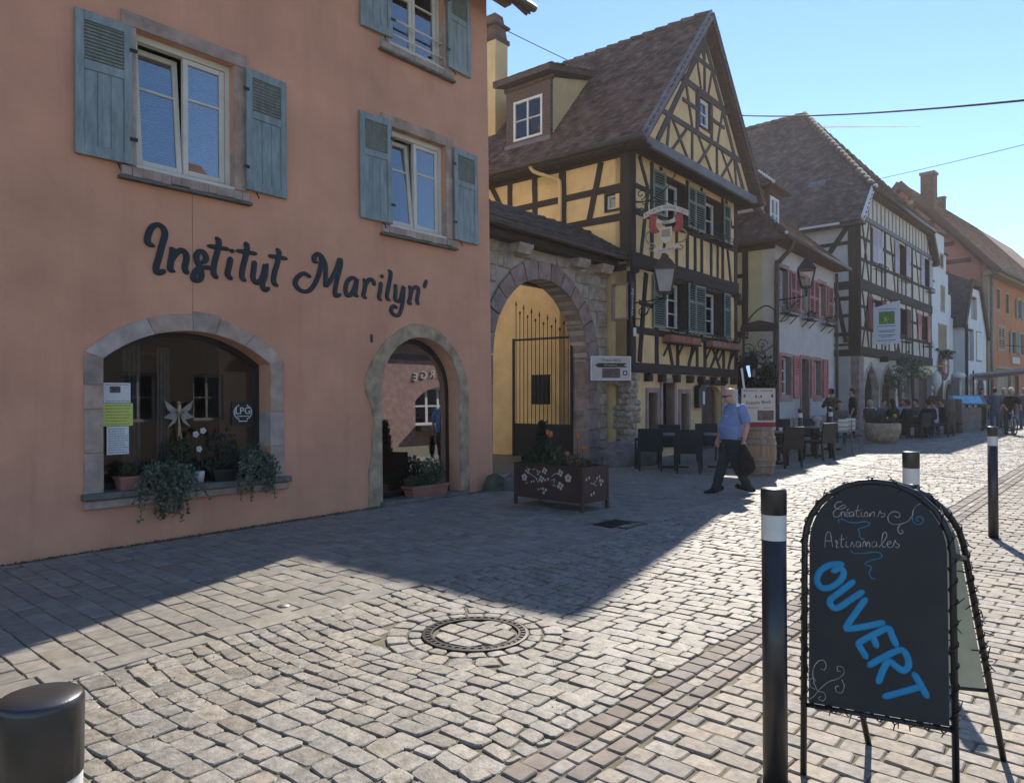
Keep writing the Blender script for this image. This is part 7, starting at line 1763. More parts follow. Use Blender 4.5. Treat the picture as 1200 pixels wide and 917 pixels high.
# ------------------------------------------------------------------ terrace furniture
ch = thing('terrace_chair', 'x', 'chair')
def leg(x, y, m='chair', lean=0.0, h=0.44): return MB().bar((x+lean,y,0),(x,y,h),0.035)
for x, y, ln in ((0.22,0.22,0.02),(0.22,-0.22,0.02),(-0.22,0.22,-0.05),(-0.22,-0.22,-0.05)): leg(x, y, lean=ln).build('leg', M['chair'], ch)
MB().cham((-0.25,-0.26,0.40),(0.27,0.26,0.46),0.012).build('seat', M['chair'], ch)
mb = MB(); mb.box((-0.26,-0.26,0.44),(-0.225,0.26,0.89)); mb.xform(Matrix.Translation((-0.24,0,0.44)) @ Matrix.Rotation(R(-7),4,'Y') @ Matrix.Translation((0.24,0,-0.44))); mb.build('backrest', M['chair'], ch)
for s in (-1, 1):
    MB().bar((-0.25,s*0.27,0.65),(0.24,s*0.27,0.65),0.045,0.03).build('armrest', M['chair'], ch); MB().bar((0.235,s*0.27,0.0),(0.235,s*0.27,0.64),0.035).build('arm_post', M['chair'], ch)
tbl = thing('terrace_table', 'x', 'table')
MB().cham((-0.36,-0.36,0.715),(0.36,0.36,0.745),0.006).build('table_top', M['tabletop'], tbl)
MB().bar((0,0,0.03),(0,0,0.715),0.07).build('column', M['iron'], tbl); MB().bar((-0.28,0,0.02),(0.28,0,0.02),0.06,0.04).build('foot', M['iron'], tbl); MB().bar((0,-0.28,0.022),(0,0.28,0.022),0.06,0.04).build('foot', M['iron'], tbl)
bis = thing('metal_chair', 'x', 'chair')
for x, y in ((0.2,0.2),(0.2,-0.2),(-0.22,0.2),(-0.22,-0.2)): MB().tube([(x*1.15,y*1.05,0),(x,y,0.44)],0.014,6).build('leg', M['tabletop'], bis)
MB().cham((-0.22,-0.22,0.43),(0.22,0.22,0.455),0.01).build('seat', M['trouser'], bis)
mb = MB()
for s in (-1,1): mb.tube([(-0.21,s*0.2,0.44),(-0.28,s*0.2,0.88)],0.014,6)
mb.build('back_frame', M['tabletop'], bis)
for z in (0.58,0.70,0.82): MB().bar((-0.23-0.06*(z-0.45),-0.2,z),(-0.23-0.06*(z-0.45),0.2,z),0.05,0.02).build('back_slat', M['tabletop'], bis)
def put(proto, used=set(), **k):
    x, y, rz, lab, grp = k['x'], k['y'], k['rz'], k['label'], k['group']
    if proto.name not in used: used.add(proto.name); o = proto
    else: o = dup(proto)
    o.location = (x, y, gz(x)); o.rotation_euler = (0,0,R(rz)); o['label'] = lab; o['group'] = grp
    return o
g1 = 'dark terrace chairs'; g2 = 'terrace tables'
for x, y, rz, lab in ((13.45,7.98,35,'dark wicker chair nearest the rubble corner of the inn'),(13.5,7.10,28,'dark wicker chair in the middle before the low inn windows'),(14.9,8.35,205,'dark chair behind the inn tables, back to the low windows'),(15.9,7.85,215,'dark chair behind the walking man by the inn door'),
    (15.75,5.98,60,'dark wicker chair right beside the barrel'),(17.1,7.0,230,'dark chair behind the first terrace table, back to the coral shuttered house'),(18.0,6.02,75,'dark wicker chair between the two slim bollards'),(19.6,7.4,230,'dark chair against the plinth of the coral shuttered house'),(20.4,6.9,230,'dark chair behind the cruet on the round table'),
    (27.9,6.0,70,'dark chair with its back to the street among the seated guests'),(29.6,5.6,80,'dark chair left of the two wooden posts')):
    put(ch, x=x, y=y, rz=rz, label=lab, group=g1)
for x, y, rz, lab in ((14.15,7.75,30,'dark square table beside the rubble corner chair'),(14.75,6.98,28,'dark square table half hidden by the walking man'),(16.4,6.45,50,'grey table behind the barrel with paper napkins'),(18.9,6.45,60,'grey table with a glass cruet behind the slim bollards'),(21.3,6.75,60,'long grey table in front of the arched shop windows'),(28.9,6.3,70,'table with seated guests beyond the stone flower tub'),(31.2,6.2,70,'table with seated guests next to the wooden posts')):
    put(tbl, x=x, y=y, rz=rz, label=lab, group=g2)
for x, y, rz, lab in ((20.0,6.05,200,'metal chair with a white sheet over its back, nearest the street'),(20.9,6.10,205,'metal chair with a white sheet, next to the stone flower tub'),(21.6,7.6,250,'metal chair beyond the long grey table')):
    o = put(bis, x=x, y=y, rz=rz, label=lab, group='metal chairs with sheets')
    if y < 7:
        s_ = thing('paper_sheet', 'white sheet hung over the ' + ('street side' if x < 20.5 else 'tub side') + ' metal chair back', 'cloth', (x, y, gz(x)), R(rz), 'white sheets on chair backs')
        MB().prism([(-0.31,0.90),(-0.255,0.90),(-0.245,0.62),(-0.25,0.62),(-0.262,0.885),(-0.302,0.885),(-0.31,0.55),(-0.315,0.55)], -0.12, 0.12).build('sheet', M['whitecloth'], s_, fix=True)
cr = thing('cruet', 'small round glass cruet on the grey table', 'cruet', (18.75,6.3,gz(18.75)+0.746)); MB().lathe([(0.07,0),(0.05,0.05),(0.045,0.12),(0.10,0.16),(0.12,0.22),(0.05,0.27),(0.001,0.28)],12).build('jar', M['frost'], cr, True)
for i, (dx, dy, lab) in enumerate(((-0.2,-0.2,'white cup at the left edge of the grey table behind the barrel'),(0.2,0.1,'white cup at the right of the grey table behind the barrel'))):
    cu = thing('cup', lab, 'cup', (16.4+dx,6.45+dy,gz(16.4)+0.746), 0, 'cups on the terrace'); MB().lathe([(0.03,0),(0.042,0.09),(0.04,0.09),(0.028,0.01)],12).build('cup_body', M['whitecloth'], cu, True)

# ------------------------------------------------------------------ barrel with its menu board
ba = thing('wine_barrel', 'upright oak wine barrel with pale hoops beside the walking man', 'barrel', (13.98,5.82,gz(14)))
BR = lambda z: 0.255 + 0.075*math.sin(PI*z/0.95)
n = 22
for i in range(n):
    a0 = 2*PI*(i+0.03)/n; a1 = 2*PI*(i+0.97)/n; mb = MB(); K = 7
    for k in range(K):
        z = 0.95*k/(K-1); r = BR(z)
        for rr_2, a in ((r,a0),(r,a1),(r-0.025,a1),(r-0.025,a0)): mb.v.append((rr_2*math.cos(a), rr_2*math.sin(a), z))
    for k in range(K-1):
        for j in range(4): mb.f.append((k*4+j, k*4+(j+1)%4, k*4+4+(j+1)%4, k*4+4+j))
    mb.f += [(3,2,1,0),((K-1)*4,(K-1)*4+1,(K-1)*4+2,(K-1)*4+3)]
    mb.build('stave', M['oak'], ba)
for z in (0.05,0.20,0.32,0.63,0.75,0.90):
    MB().lathe([(BR(z-0.022)+0.001,z-0.022),(BR(z-0.022)+0.006,z-0.02),(BR(z+0.022)+0.006,z+0.02),(BR(z+0.022)+0.001,z+0.022)],28,cap=False).build('hoop', M['hoop'], ba, True)
MB().lathe([(0.001,0.92),(0.245,0.92),(0.245,0.90),(0.001,0.90)],24).build('lid', M['oak'], ba)
ms = thing('menu_board', 'cream menu board with a red foot standing on the barrel', 'sign', (13.90,5.80,gz(14)+0.93), R(-52))
MB().box((-0.325,-0.02,0),(0.325,0.02,0.78)).build('board', M['signcream'], ms)
MB().box((-0.326,-0.024,0.02),(0.326,-0.019,0.115)).build('foot_band', M['signred'], ms); MB().box((-0.02,-0.024,0.15),(0.29,-0.0205,0.345)).build('picture', M['photoink'], ms)
text_mesh('lettering', 'Francis Beck', 0.10, M['ink'], ms, (0.0,-0.022,0.50), (R(90),R(-4),0), 0.001, sx=0.95); text_mesh('lettering', 'RESTAURANT', 0.045, M['ink'], ms, (-0.15,-0.022,0.73), depth=0.001); text_mesh('lettering', 'WEINSTUBE', 0.045, M['ink'], ms, (0.16,-0.022,0.73), depth=0.001)
text_mesh('lettering', 'SPECIALITES', 0.036, M['signred'], ms, (-0.1,-0.022,0.395), depth=0.001, sx=1.1); text_mesh('lettering', 'MAISON', 0.036, M['signred'], ms, (0.17,-0.022,0.395), depth=0.001, sx=1.1)
for x in (-0.05,0.05): MB().ball((x,-0.022,0.62),0.022,6,4,(0.8,0.2,1.6)).build('crest', M['signred2'], ms)
MB().ball((0,-0.022,0.605),0.02,6,4,(1,0.2,1)).build('crest', M['tanpaint'], ms); MB().box((-0.29,-0.022,0.60),(-0.25,-0.0205,0.66)).build('stamp', M['signgreen'], ms); MB().box((0.24,-0.022,0.60),(0.285,-0.0205,0.66)).build('stamp', M['signred'], ms)
MB().bar((-0.25,0.05,0.7),(-0.31,0.05,1.18),0.035).build('stick', M['whitecloth'], ms)

# ------------------------------------------------------------------ stone tub, posts, menu lectern, awning
tu = thing('stone_tub', 'large round stone tub with green plants and a yellow flower', 'planter', (25.0,6.4,gz(25)))
tu.scale = (0.62,0.62,0.74)
MB().lathe([(0.55,0.06),(0.75,0.2),(0.86,0.55),(0.86,0.8),(0.80,0.86),(0.72,0.82),(0.72,0.7)],14,cap=False).build('tub', M['rubble'], tu, True); MB().lathe([(0.001,0.72),(0.73,0.72)],14,cap=False).build('soil', M['soil'], tu); MB().box((-0.4,-0.4,0),(0.4,0.4,0.1)).build('foot', M['rubble'], tu)
bb = MB(); leaves(bb, (0,0,0.92), (0.78,0.78,0.22), 900, 0.12, 0.9); bb.build('foliage', M['leaf'], tu)['kind'] = 'stuff'
MB().ball((0.32,-0.5,1.15),0.10,8,6).build('flower', M['petalyellow'], tu); MB().ball((-0.3,-0.3,1.06),0.06,8,6).build('flower', M['petalwhite'], tu)
for i, (x, y, lab) in enumerate(((31.6,5.75,'left of two stout weathered wooden posts'),(32.6,5.68,'right of two stout weathered wooden posts'))):
    o = thing('wooden_post', lab+' by the terrace guests', 'post', (x,y,gz(x)), 0.3, 'wooden posts'); MB().lathe([(0.20,0),(0.19,1.25),(0.15,1.32)],8).build('post', M['woodpost'], o, True); MB().lathe([(0.201,0.3),(0.198,0.38)],8,cap=False).build('strap', M['iron'], o)
ml = thing('menu_lectern', 'outdoor menu lectern with a bright blue sheet on its sloping top', 'menu stand', (34.6,5.65,gz(34.6)), R(-60))
for a in (-0.55,0.55): MB().bar((a,0,0),(a,0,1.0),0.08).build('leg', M['iron'], ml)
MB().box((-0.6,-0.02,0.1),(0.6,0.02,0.95)).build('panel', M['zinc'], ml); mb = MB().box((-0.65,-0.3,-0.02),(0.65,0.3,0.02)); Mx = Matrix.Translation((0,0,1.25)) @ Matrix.Rotation(R(38),4,'X'); mb.xform(Mx); mb.build('desk', M['zinc'], ml); mb = MB().box((-0.5,-0.24,0.021),(0.5,0.24,0.026)); mb.xform(Mx); mb.build('menu_sheet', M['screen'], ml)
ih = thing('info_totem', 'tall dark info totem with a bright cap by the stepped gable house', 'totem', (43.5,7.6,gz(43.5)), 0); MB().box((-0.3,-0.2,0),(0.3,0.2,2.3)).build('body', M['zinc'], ih); MB().ball((0.0,-0.1,2.4),0.35,10,6,(1,1,0.6)).build('cap', M['whitecloth'], ih, True)
aw = thing('awning', 'broad grey awning on posts over the far terrace', 'awning', (46.5,5.4,gz(46)), R(0))
MB().prism([(-1.6,2.35),(1.8,2.7),(1.8,2.82),(-1.6,2.47)], -2.9, 2.2).xform(Matrix.Rotation(R(-90),4,'Z')).build('cloth', M['awning'], aw, fix=True)
for x in (-2.6,2.0):
    for y in (-1.7,1.5): MB().bar((x,y,0),(x,y,2.42 if y < 0 else 2.65),0.07).build('post', M['iron'], aw)
ban_ = MB().box((-2.9,1.58,2.2),(2.2,1.62,2.45)); ban_.build('valance', M['awning'], aw)

# ------------------------------------------------------------------ overhead cables
def cable(label, p, q, sag, r=0.018):
    p, q = Vector(p), Vector(q); pts = [p.lerp(q, i/16)-Vector((0,0,sag*4*(i/16)*(1-i/16))) for i in range(17)]
    o = MB().tube(pts, r, 5).build('overhead_cable', M['rubber'], None, True); tag(o, label, 'cable', 'overhead cables')
cable('thick cable running from the roof mast to the upper right of the sky', (39.5,17.75,17.75), (22.3,0.6,8.9), 0.25, 0.035)
cable('thin cable crossing the sky right of the hipped roof', (33.5,11.9,10.85), (29.8,1.6,10.3), 0.08, 0.012)
cable('thin cable behind the chimney of the inn', (8.5,16,13.6), (24,14.5,13.2), 0.2, 0.016)
cable('thin cable crossing the front of the orange house', (59.8,7.5,5.2), (90,-6,5.8), 0.3, 0.02)
# clouds far away
def cloud(loc, sc, seed, label):
    rr = random.Random(seed); bm = bmesh.new()
    for _ in range(16):
        s = bmesh.ops.create_icosphere(bm, subdivisions=3, radius=rr.uniform(0.25,0.5))
        d = Vector((rr.uniform(-1,1), rr.uniform(-.5,.5), rr.uniform(-.25,.35)))
        for v in s['verts']: v.co = v.co*(1+0.3*noise.noise(v.co*4)) + d
    me = bpy.data.meshes.new('cloud'); bm.to_mesh(me); bm.free(); me.materials.append(M['cloud']); me.polygons.foreach_set("use_smooth", [True]*len(me.polygons))
    o = link('cloud', me, None, loc, (0,0,R(-50)), sc); tag(o, kind='structure')

tc_ = MB(); ray0 = Vector((0.0,0.0,0.0))
for i in range(9):
    pass
P0, P1 = Vector((1500,560,560)), Vector((1560,330,520))
tc_.tube([P0.lerp(P1, i/12) for i in range(13)], [3.2-2.9*i/12+0.3*math.sin(i*2.1) for i in range(13)], 8)
tag(tc_.build('contrail', M['cloud'], None, True), kind='structure')
cloud((2000, 250, 300), (70,30,26), 3, '')
# ------------------------------------------------------------------ people
def loft(mb, rings, n=14):
    """rings: (centre, half width across (y), half depth (x), tilt) -> closed lofted body"""
    base = len(mb.v)
    for (c, ry, rx, *t) in rings:
        fw = Vector(t[0]) if t else Vector((1,0,0)); sd_ = Vector(t[1]) if len(t) > 1 else Vector((0,1,0))
        for j in range(n):
            a = 2*PI*j/n; mb.v.append(tuple(Vector(c) + fw*rx*math.cos(a) + sd_*ry*math.sin(a)))
    for i in range(len(rings)-1):
        for j in range(n):
            a = base+i*n+j; b = base+i*n+(j+1)%n; mb.f.append((a,b,b+n,a+n))
    mb.f.append(tuple(base+j for j in reversed(range(n)))); mb.f.append(tuple(base+(len(rings)-1)*n+j for j in range(n)))
def limb(mb, pts, rs, n=10):
    mb.tube(pts, rs, n)
    for p, r in zip(pts, rs): mb.ball(p, r*0.99, n, 6)
def fuse(o, vox, it=3, f=0.5):
    m = o.modifiers.new('remesh', 'REMESH'); m.mode = 'VOXEL'; m.voxel_size = vox; m.use_smooth_shade = True
    s = o.modifiers.new('smooth', 'SMOOTH'); s.factor = f; s.iterations = it
    return o
def bake(o, wr=0.0):
    par = o.parent; o.parent = None; me = evaluate(o); o.parent = par; me.name = o.name; o.modifiers.clear(); o.data = me
    if wr:
        for v in me.vertices:
            c = v.co; n_ = noise.noise(Vector((c.x*9, c.y*9, c.z*22))) + 0.6*noise.noise(Vector((c.x*22+c.z*14, c.y*20, c.z*16)))
            v.co = c + v.normal*wr*n_
    return o

def hand(mb, w, d, palm, s=1.0, curl=0.5, thumb=1):
    """palm from wrist w along d; palm normal 'palm'; five separate fingers"""
    w = Vector(w); d = Vector(d).normalized(); pn = Vector(palm); pn = (pn - d*pn.dot(d)).normalized(); sd_ = d.cross(pn)
    L = 0.085*s
    loft(mb, [(w, 0.024*s, 0.018*s, pn, sd_), (w+d*L*0.4, 0.036*s, 0.017*s, pn, sd_), (w+d*L, 0.040*s, 0.014*s, pn, sd_)], 10)
    for k, (off, ln) in enumerate(((-0.030,0.068),(-0.010,0.078),(0.010,0.073),(0.029,0.057))):
        p = w + d*L*0.95 + sd_*off*s; a = 0.25+curl*0.5; pts = [p]; dd = d
        for seg in (0.45, 0.32, 0.25):
            dd = (dd*math.cos(curl*0.9) + pn*math.sin(curl*0.9)).normalized(); p = p + dd*ln*seg*s; pts.append(p)
        mb.tube(pts, [0.0095*s,0.009*s,0.008*s,0.006*s], 7); mb.ball(pts[-1], 0.006*s, 6, 4)
    p = w + d*L*0.3 - sd_*0.03*s*thumb; q = p + (d*0.6 - sd_*0.7*thumb + pn*0.3)*0.035*s; r_ = q + (d*0.8 + pn*0.5)*0.03*s
    mb.tube([p,q,r_],[0.013*s,0.011*s,0.007*s],7)

def head_shape(mb, c, yaw=0.0, pitch=0.0, s=1.0, face=True):
    b = len(mb.v)
    loft(mb, [((0.00,0,-0.115),0.035,0.040),((0.012,0,-0.105),0.052,0.062),((0.008,0,-0.07),0.063,0.080),((0.0,0,-0.02),0.072,0.092),((-0.006,0,0.03),0.076,0.098),((-0.010,0,0.075),0.070,0.090),((-0.012,0,0.105),0.050,0.066),((-0.012,0,0.12),0.02,0.03)], 16)
    if face:
        mb.ball((0.098,0,-0.028),0.016,8,6,(1.0,0.9,1.5)); mb.ball((0.09,0,0.0),0.012,8,6,(1,0.8,1.8))   # nose
        for y in (-1,1):
            mb.ball((-0.01,y*0.077,-0.015),0.026,8,6,(0.6,0.35,1.2))                                          # ears
            mb.ball((0.078,y*0.032,0.022),0.018,8,6,(0.7,1.3,0.5))                                           # brow
            mb.ball((0.070,y*0.04,-0.04),0.024,8,6,(0.8,1,1))                                                # cheeks
        mb.ball((0.088,0,-0.066),0.014,8,6,(0.7,1.6,0.5)); mb.ball((0.078,0,-0.098),0.018,8,6,(1,1.2,0.8))    # mouth, chin
    Mx = Matrix.Translation(c) @ Matrix.Rotation(yaw,4,'Z') @ Matrix.Rotation(pitch,4,'Y') @ Matrix.Scale(s,4)
    mb.xform(Mx, b); return Mx

def man():
    t = thing('person', 'heavy man in a blue t-shirt and sunglasses walking with a black jacket in his hand', 'person', (11.22,5.08,gz(11.2)+0.012), R(136))
    # joints (x forward, y to his left)
    hip = Vector((0,0,0.86)); S = {1: Vector((-0.05,0.20,1.36)), -1: Vector((0.02,-0.20,1.36))}
    kn = {1: Vector((0.02,0.095,0.47)), -1: Vector((0.16,-0.085,0.48))}; an = {1: Vector((-0.20,0.09,0.115)), -1: Vector((0.28,-0.08,0.085))}
    el = {1: Vector((-0.10,0.265,1.09)), -1: Vector((0.03,-0.26,1.08))}; wr = {1: Vector((-0.04,0.275,0.85)), -1: Vector((0.17,-0.26,0.87))}
    hc = Vector((0.085,0.0,1.565))
    b = MB()
    loft(b, [((0,0,0.80),0.15,0.12),((0.02,0,0.95),0.18,0.16),((0.05,0,1.08),0.18,0.18),((0.02,0,1.25),0.18,0.15),((-0.01,0,1.36),0.19,0.11),((-0.01,0,1.42),0.09,0.07)])
    limb(b, [(0.0,0,1.38),(0.025,0,1.44),(0.06,0,1.50)],[0.075,0.068,0.066])
    Mh = head_shape(b, hc, R(6), R(10), 1.02)
    for s in (1,-1):
        limb(b, [S[s], (S[s]+el[s])/2, el[s], (el[s]*0.6+wr[s]*0.4), wr[s]], [0.056,0.050,0.045,0.044,0.029])
        limb(b, [(0,0.09*s,0.83), (0,0.1*s,0.7), kn[s], (kn[s]*0.6+an[s]*0.4), an[s]], [0.10,0.09,0.062,0.056,0.038])
        limb(b, [an[s]+Vector((-0.02,0,-0.04)), an[s]+Vector((0.08,0.0,-0.05))],[0.03,0.025])
    hand(b, wr[1], (0.12,0.05,-1), (0.15,-1,0), 1.05, 0.75, -1); hand(b, wr[-1], (0.25,0,-1), (0.1,1,0), 1.05, 0.45, 1)
    body = bake(fuse(b.build('body', M['skin'], t), 0.009, 3)); 
    sh = MB()
    loft(sh, [((0.02,0,0.865),0.205,0.20),((0.04,0,0.95),0.205,0.205),((0.06,0,1.05),0.205,0.212),((0.048,0,1.16),0.2,0.19),((0.02,0,1.26),0.195,0.155),((-0.005,0,1.345),0.205,0.135),((0.0,0,1.405),0.135,0.105),((0.012,0,1.44),0.080,0.083)], 18)
    for s in (1,-1): limb(sh, [S[s]+Vector((0,-0.02*s,0.0)), (S[s]+el[s])/2, (S[s]*0.3+el[s]*0.7)], [0.084,0.084,0.078])
    bake(fuse(sh.build('t_shirt', M['shirtblue'], t), 0.012, 2), 0.009)
    tr = MB()
    loft(tr, [((0.01,0,0.70),0.165,0.135),((0.01,0,0.80),0.19,0.17),((0.015,0,0.90),0.195,0.19)], 16)
    for s in (1,-1):
        limb(tr, [(0,0.092*s,0.78), (kn[s]+Vector((0,0.09*s,0.78)))/2, kn[s], (kn[s]+an[s])/2, an[s]+Vector((0.0,0,-0.02))], [0.118,0.108,0.089,0.080,0.075])
    bake(fuse(tr.build('trousers', M['trouser'], t), 0.012, 3), 0.011)
    bt = MB(); bt.lathe([(0.196,0.872),(0.20,0.878),(0.20,0.902),(0.196,0.908)],24,(0.013,0,0),cap=False,sx=1.0,sy=1.0); bt.build('belt', M['blackcloth'], t, True)
    for s in (1,-1):
        so = MB(); a = an[s]; p = R(-14) if s == 1 else R(16)
        loft(so, [((-0.10,0,-0.045),0.034,0.012),((-0.09,0,-0.02),0.038,0.035),((-0.02,0,0.0),0.042,0.06),((0.06,0,-0.02),0.045,0.06)], 12)
        b0 = len(so.v)
        so.tube([(-0.09,0,-0.045),(0.0,0,-0.042),(0.10,0.005,-0.05),(0.18,0.005,-0.052)],[0.044,0.050,0.053,0.040],10); so.ball((0.185,0.005,-0.045),0.042,8,6); so.ball((-0.09,0,-0.045),0.038,8,6)
        for i in range(len(so.v)):
            x, y, z = so.v[i]; so.v[i] = (x, y, max(z, -0.085))
        so.xform(Matrix.Translation(a) @ Matrix.Rotation(p,4,'Y')); bake(fuse(so.build('shoe', M['blackcloth'], t), 0.008, 2))
    gl = MB()
    for y in (-1,1):
        gl.ball((0.090,0.033*y,0.006),0.024,10,6,(0.35,1.1,0.8)); gl.bar((0.088,0.06*y,0.012),(0.0,0.08*y,0.008),0.006,0.012)
    gl.bar((0.098,-0.02,0.012),(0.098,0.02,0.012),0.006); gl.xform(Mh); gl.build('sunglasses', M['black'], t, True)
    hr = MB()
    loft(hr, [((-0.042,0,-0.075),0.062,0.052),((-0.034,0,-0.02),0.0745,0.072),((-0.034,0,0.035),0.0775,0.077),((-0.042,0,0.075),0.066,0.068),((-0.05,0,0.10),0.04,0.045)], 16); hr.xform(Mh); bake(fuse(hr.build('hair', M['hairgrey'], t), 0.008, 3))
    mo = MB(); mo.ball((0.094,0,-0.068),0.016,8,4,(0.35,1.3,0.16)); mo.xform(Mh); mo.build('mouth', M['terracotta'], t, True)
    bw = MB()
    for y in (-1,1): bw.ball((0.092,0.034*y,0.03),0.02,8,4,(0.35,1.1,0.22))
    bw.xform(Mh); bw.build('eyebrows', M['hairgrey'], t, True)
    wt = MB().tube([wr[1]*1.0+(el[1]-wr[1]).normalized()*0.03+Vector((0.034*math.cos(2*PI*k/12),0.034*math.sin(2*PI*k/12),0)) for k in range(12)],0.009,6,closed=True); wt.build('wristwatch', M['hoop'], t, True)
    lg = MB(); c = Vector((0.226,0.07,1.235))
    for k, (y, z) in enumerate(((0.11,1.22),(0.08,1.245),(0.05,1.235),(0.10,1.20),(0.06,1.19),(0.03,1.21),(0.125,1.24),(0.015,1.245))):
        x = 0.178 - 0.30*y*y*3 - 0.10*(z-1.16); lg.ball((x+0.012,y,z),0.014,6,4,(0.35,1.1,0.7))
    lg.build('shirt_print', M['whitecloth'], t, True)
    # the jacket in his hand
    jk = thing('jacket', 'black jacket hanging from the hand of the walking man', 'jacket', t.location, t.rotation_euler[2])
    j = MB(); c = wr[1]+Vector((0.01,0.01,-0.10))
    loft(j, [(c+Vector((0.0,0,0.05)),0.035,0.035),(c+Vector((-0.01,0.02,-0.04)),0.06,0.07),(c+Vector((-0.04,0.03,-0.16)),0.065,0.12),(c+Vector((-0.06,0.03,-0.30)),0.06,0.13),(c+Vector((-0.05,0.03,-0.40)),0.045,0.10),(c+Vector((-0.03,0.03,-0.44)),0.03,0.05)], 14)
    limb(j, [c+Vector((0.03,0.02,0)), c+Vector((0.07,0.03,-0.18)), c+Vector((0.05,0.03,-0.36))],[0.04,0.05,0.045])
    for v in range(len(j.v)):
        p = Vector(j.v[v]); q = p + Vector((1,1,0.3))*0.022*noise.noise(p*9); j.v[v] = tuple(q)
    bake(fuse(j.build('cloth', M['blackcloth'], jk), 0.011, 3), 0.012)
    return t
man()

def figure(label, loc, rz, pose, top, bottom, hair, vox=0.022, lean=0.0, group=None, arm='lap', hat=False, longhair=False):
    x, y = loc; t = thing('person', label, 'person', (x, y, gz(x)+0.008), R(rz), group)
    b = MB(); tp = MB(); bo = MB()
    if pose == 'sit': hz, kx, az = 0.50, 0.42, 0.08; kn = lambda s: Vector((kx,0.12*s,0.50)); an = lambda s: Vector((kx-0.02,0.12*s,az))
    else: hz = 0.90; kn = lambda s: Vector((0.04*s,0.10*s,0.48)); an = lambda s: Vector((-0.02*s,0.11*s,0.09))
    q = lambda z, dx=0: Vector((lean*z + dx, 0, hz+z))
    loft(b, [(q(-0.08),0.14,0.10),(q(0.1),0.15,0.11),(q(0.3),0.16,0.11),(q(0.46),0.17,0.10),(q(0.53),0.07,0.06)])
    limb(b, [q(0.50), q(0.60,0.015)], [0.055,0.052]); Mh = head_shape(b, q(0.70,0.03), 0, R(8)+lean*0.3, 1.0)
    loft(tp, [(q(-0.04),0.175,0.13),(q(0.1),0.175,0.135),(q(0.3),0.185,0.135),(q(0.45),0.205,0.125),(q(0.53),0.095,0.085)])
    loft(bo, [(q(-0.11),0.17,0.13),(q(0.0),0.175,0.135),(q(0.05),0.165,0.12)])
    for s in (1,-1):
        sh = q(0.46)+Vector((0,0.19*s,0))
        if arm == 'lap': e = q(0.2)+Vector((0.08,0.27*s,0)); w = q(0.12)+Vector((0.30,0.14*s,0.02))
        elif arm == 'bar': e = q(0.22)+Vector((0.18,0.28*s,0)); w = q(0.08)+Vector((0.42,0.24*s,0.0))
        elif arm == 'up': e = q(0.2)+Vector((0.14,0.24*s,0)); w = q(0.34)+Vector((0.30,0.10*s,0))
        else: e = q(0.17)+Vector((-0.02,0.25*s,0)); w = q(-0.06)+Vector((0.06,0.25*s,0))
        limb(b, [sh, (sh+e)/2, e, (e+w)/2, w], [0.055,0.048,0.042,0.038,0.028]); d = (w-e).normalized(); hand(b, w, d, (0,-s,0.2) if arm != 'bar' else (0,0,-1), 1.0, 0.6, s)
        limb(b, [Vector((0,0.09*s,hz-0.04)), kn(s), an(s)], [0.085,0.058,0.038])
        limb(tp, [sh+Vector((0,-0.02*s,0)), (sh+e)/2, e], [0.082,0.070,0.062])
        if longhair or arm in ('lap',): limb(tp, [e, w-(w-e)*0.15], [0.058,0.045])
        limb(bo, [Vector((0,0.09*s,hz-0.02)), (Vector((0,0.09*s,hz))+kn(s))/2, kn(s), an(s)+Vector((0,0,0.0))], [0.105,0.095,0.080,0.064])
        f = MB(); f.tube([an(s)+Vector((-0.05,0,-0.05)), an(s)+Vector((0.08,0,-0.05)), an(s)+Vector((0.18,0.01*s,-0.06))],[0.042,0.045,0.03],9)
        f.v = [(p[0],p[1],max(p[2],0.0)) for p in f.v]; f.build('shoe', M['blackcloth'], t, True)
    bake(fuse(b.build('body', M['skin'], t), 0.016, 2)); bake(fuse(tp.build('top', M[top], t), vox, 3), 0.012); bake(fuse(bo.build('trousers', M[bottom], t), vox, 3), 0.010)
    hm = MB(); loft(hm, [((-0.045,0,-0.07 if not longhair else -0.22),0.062,0.05),((-0.03,0,-0.01),0.08,0.082),((-0.022,0,0.06),0.083,0.098),((-0.014,0,0.115),0.06,0.08),((-0.012,0,0.135),0.02,0.03)],14); hm.xform(Mh); bake(fuse(hm.build('hair', M[hair], t), 0.014, 2))
    if hat:
        h_ = MB(); h_.lathe([(0.086,0.03),(0.092,0.07),(0.075,0.12),(0.03,0.145),(0.001,0.148)],14,sx=1.15); h_.xform(Mh); h_.build('helmet', M['whitecloth'], t, True)
    return t
gs = 'guests seated on the terrace'
figure('person in black standing by the arched windows, back to the street', (26.6,7.75), 110, 'stand', 'blackcloth', 'blackcloth', 'hairdark', arm='down')
figure('person with bare arms half behind the black clad one by the arches', (26.0,8.25), 60, 'stand', 'browncloth', 'trouser', 'hairdark', arm='up')
figure('guest in black with long dark hair nearest the stone tub', (26.9,6.55), 60, 'sit', 'blackcloth', 'blackcloth', 'hairdark', group=gs, longhair=True)
figure('guest in a dark coat, back to us, next to the long haired one', (27.55,6.25), 70, 'sit', 'blackcloth', 'trouser', 'hairdark', group=gs)
figure('guest in a lavender shirt at the far table edge', (30.2,7.0), 200, 'sit', 'lavender', 'denim', 'hairbrown', group=gs)
figure('guest in a lavender top before the dark chair back', (29.0,5.75), 80, 'sit', 'lavender', 'denim', 'hairbrown', group=gs)
figure('dark dressed guest behind the lavender shirts', (31.0,7.6), 230, 'sit', 'greycloth', 'trouser', 'hairdark', group=gs)
figure('guest in grey between the two lavender tops', (29.9,6.5), 130, 'sit', 'greycloth', 'trouser', 'hairdark', group=gs)
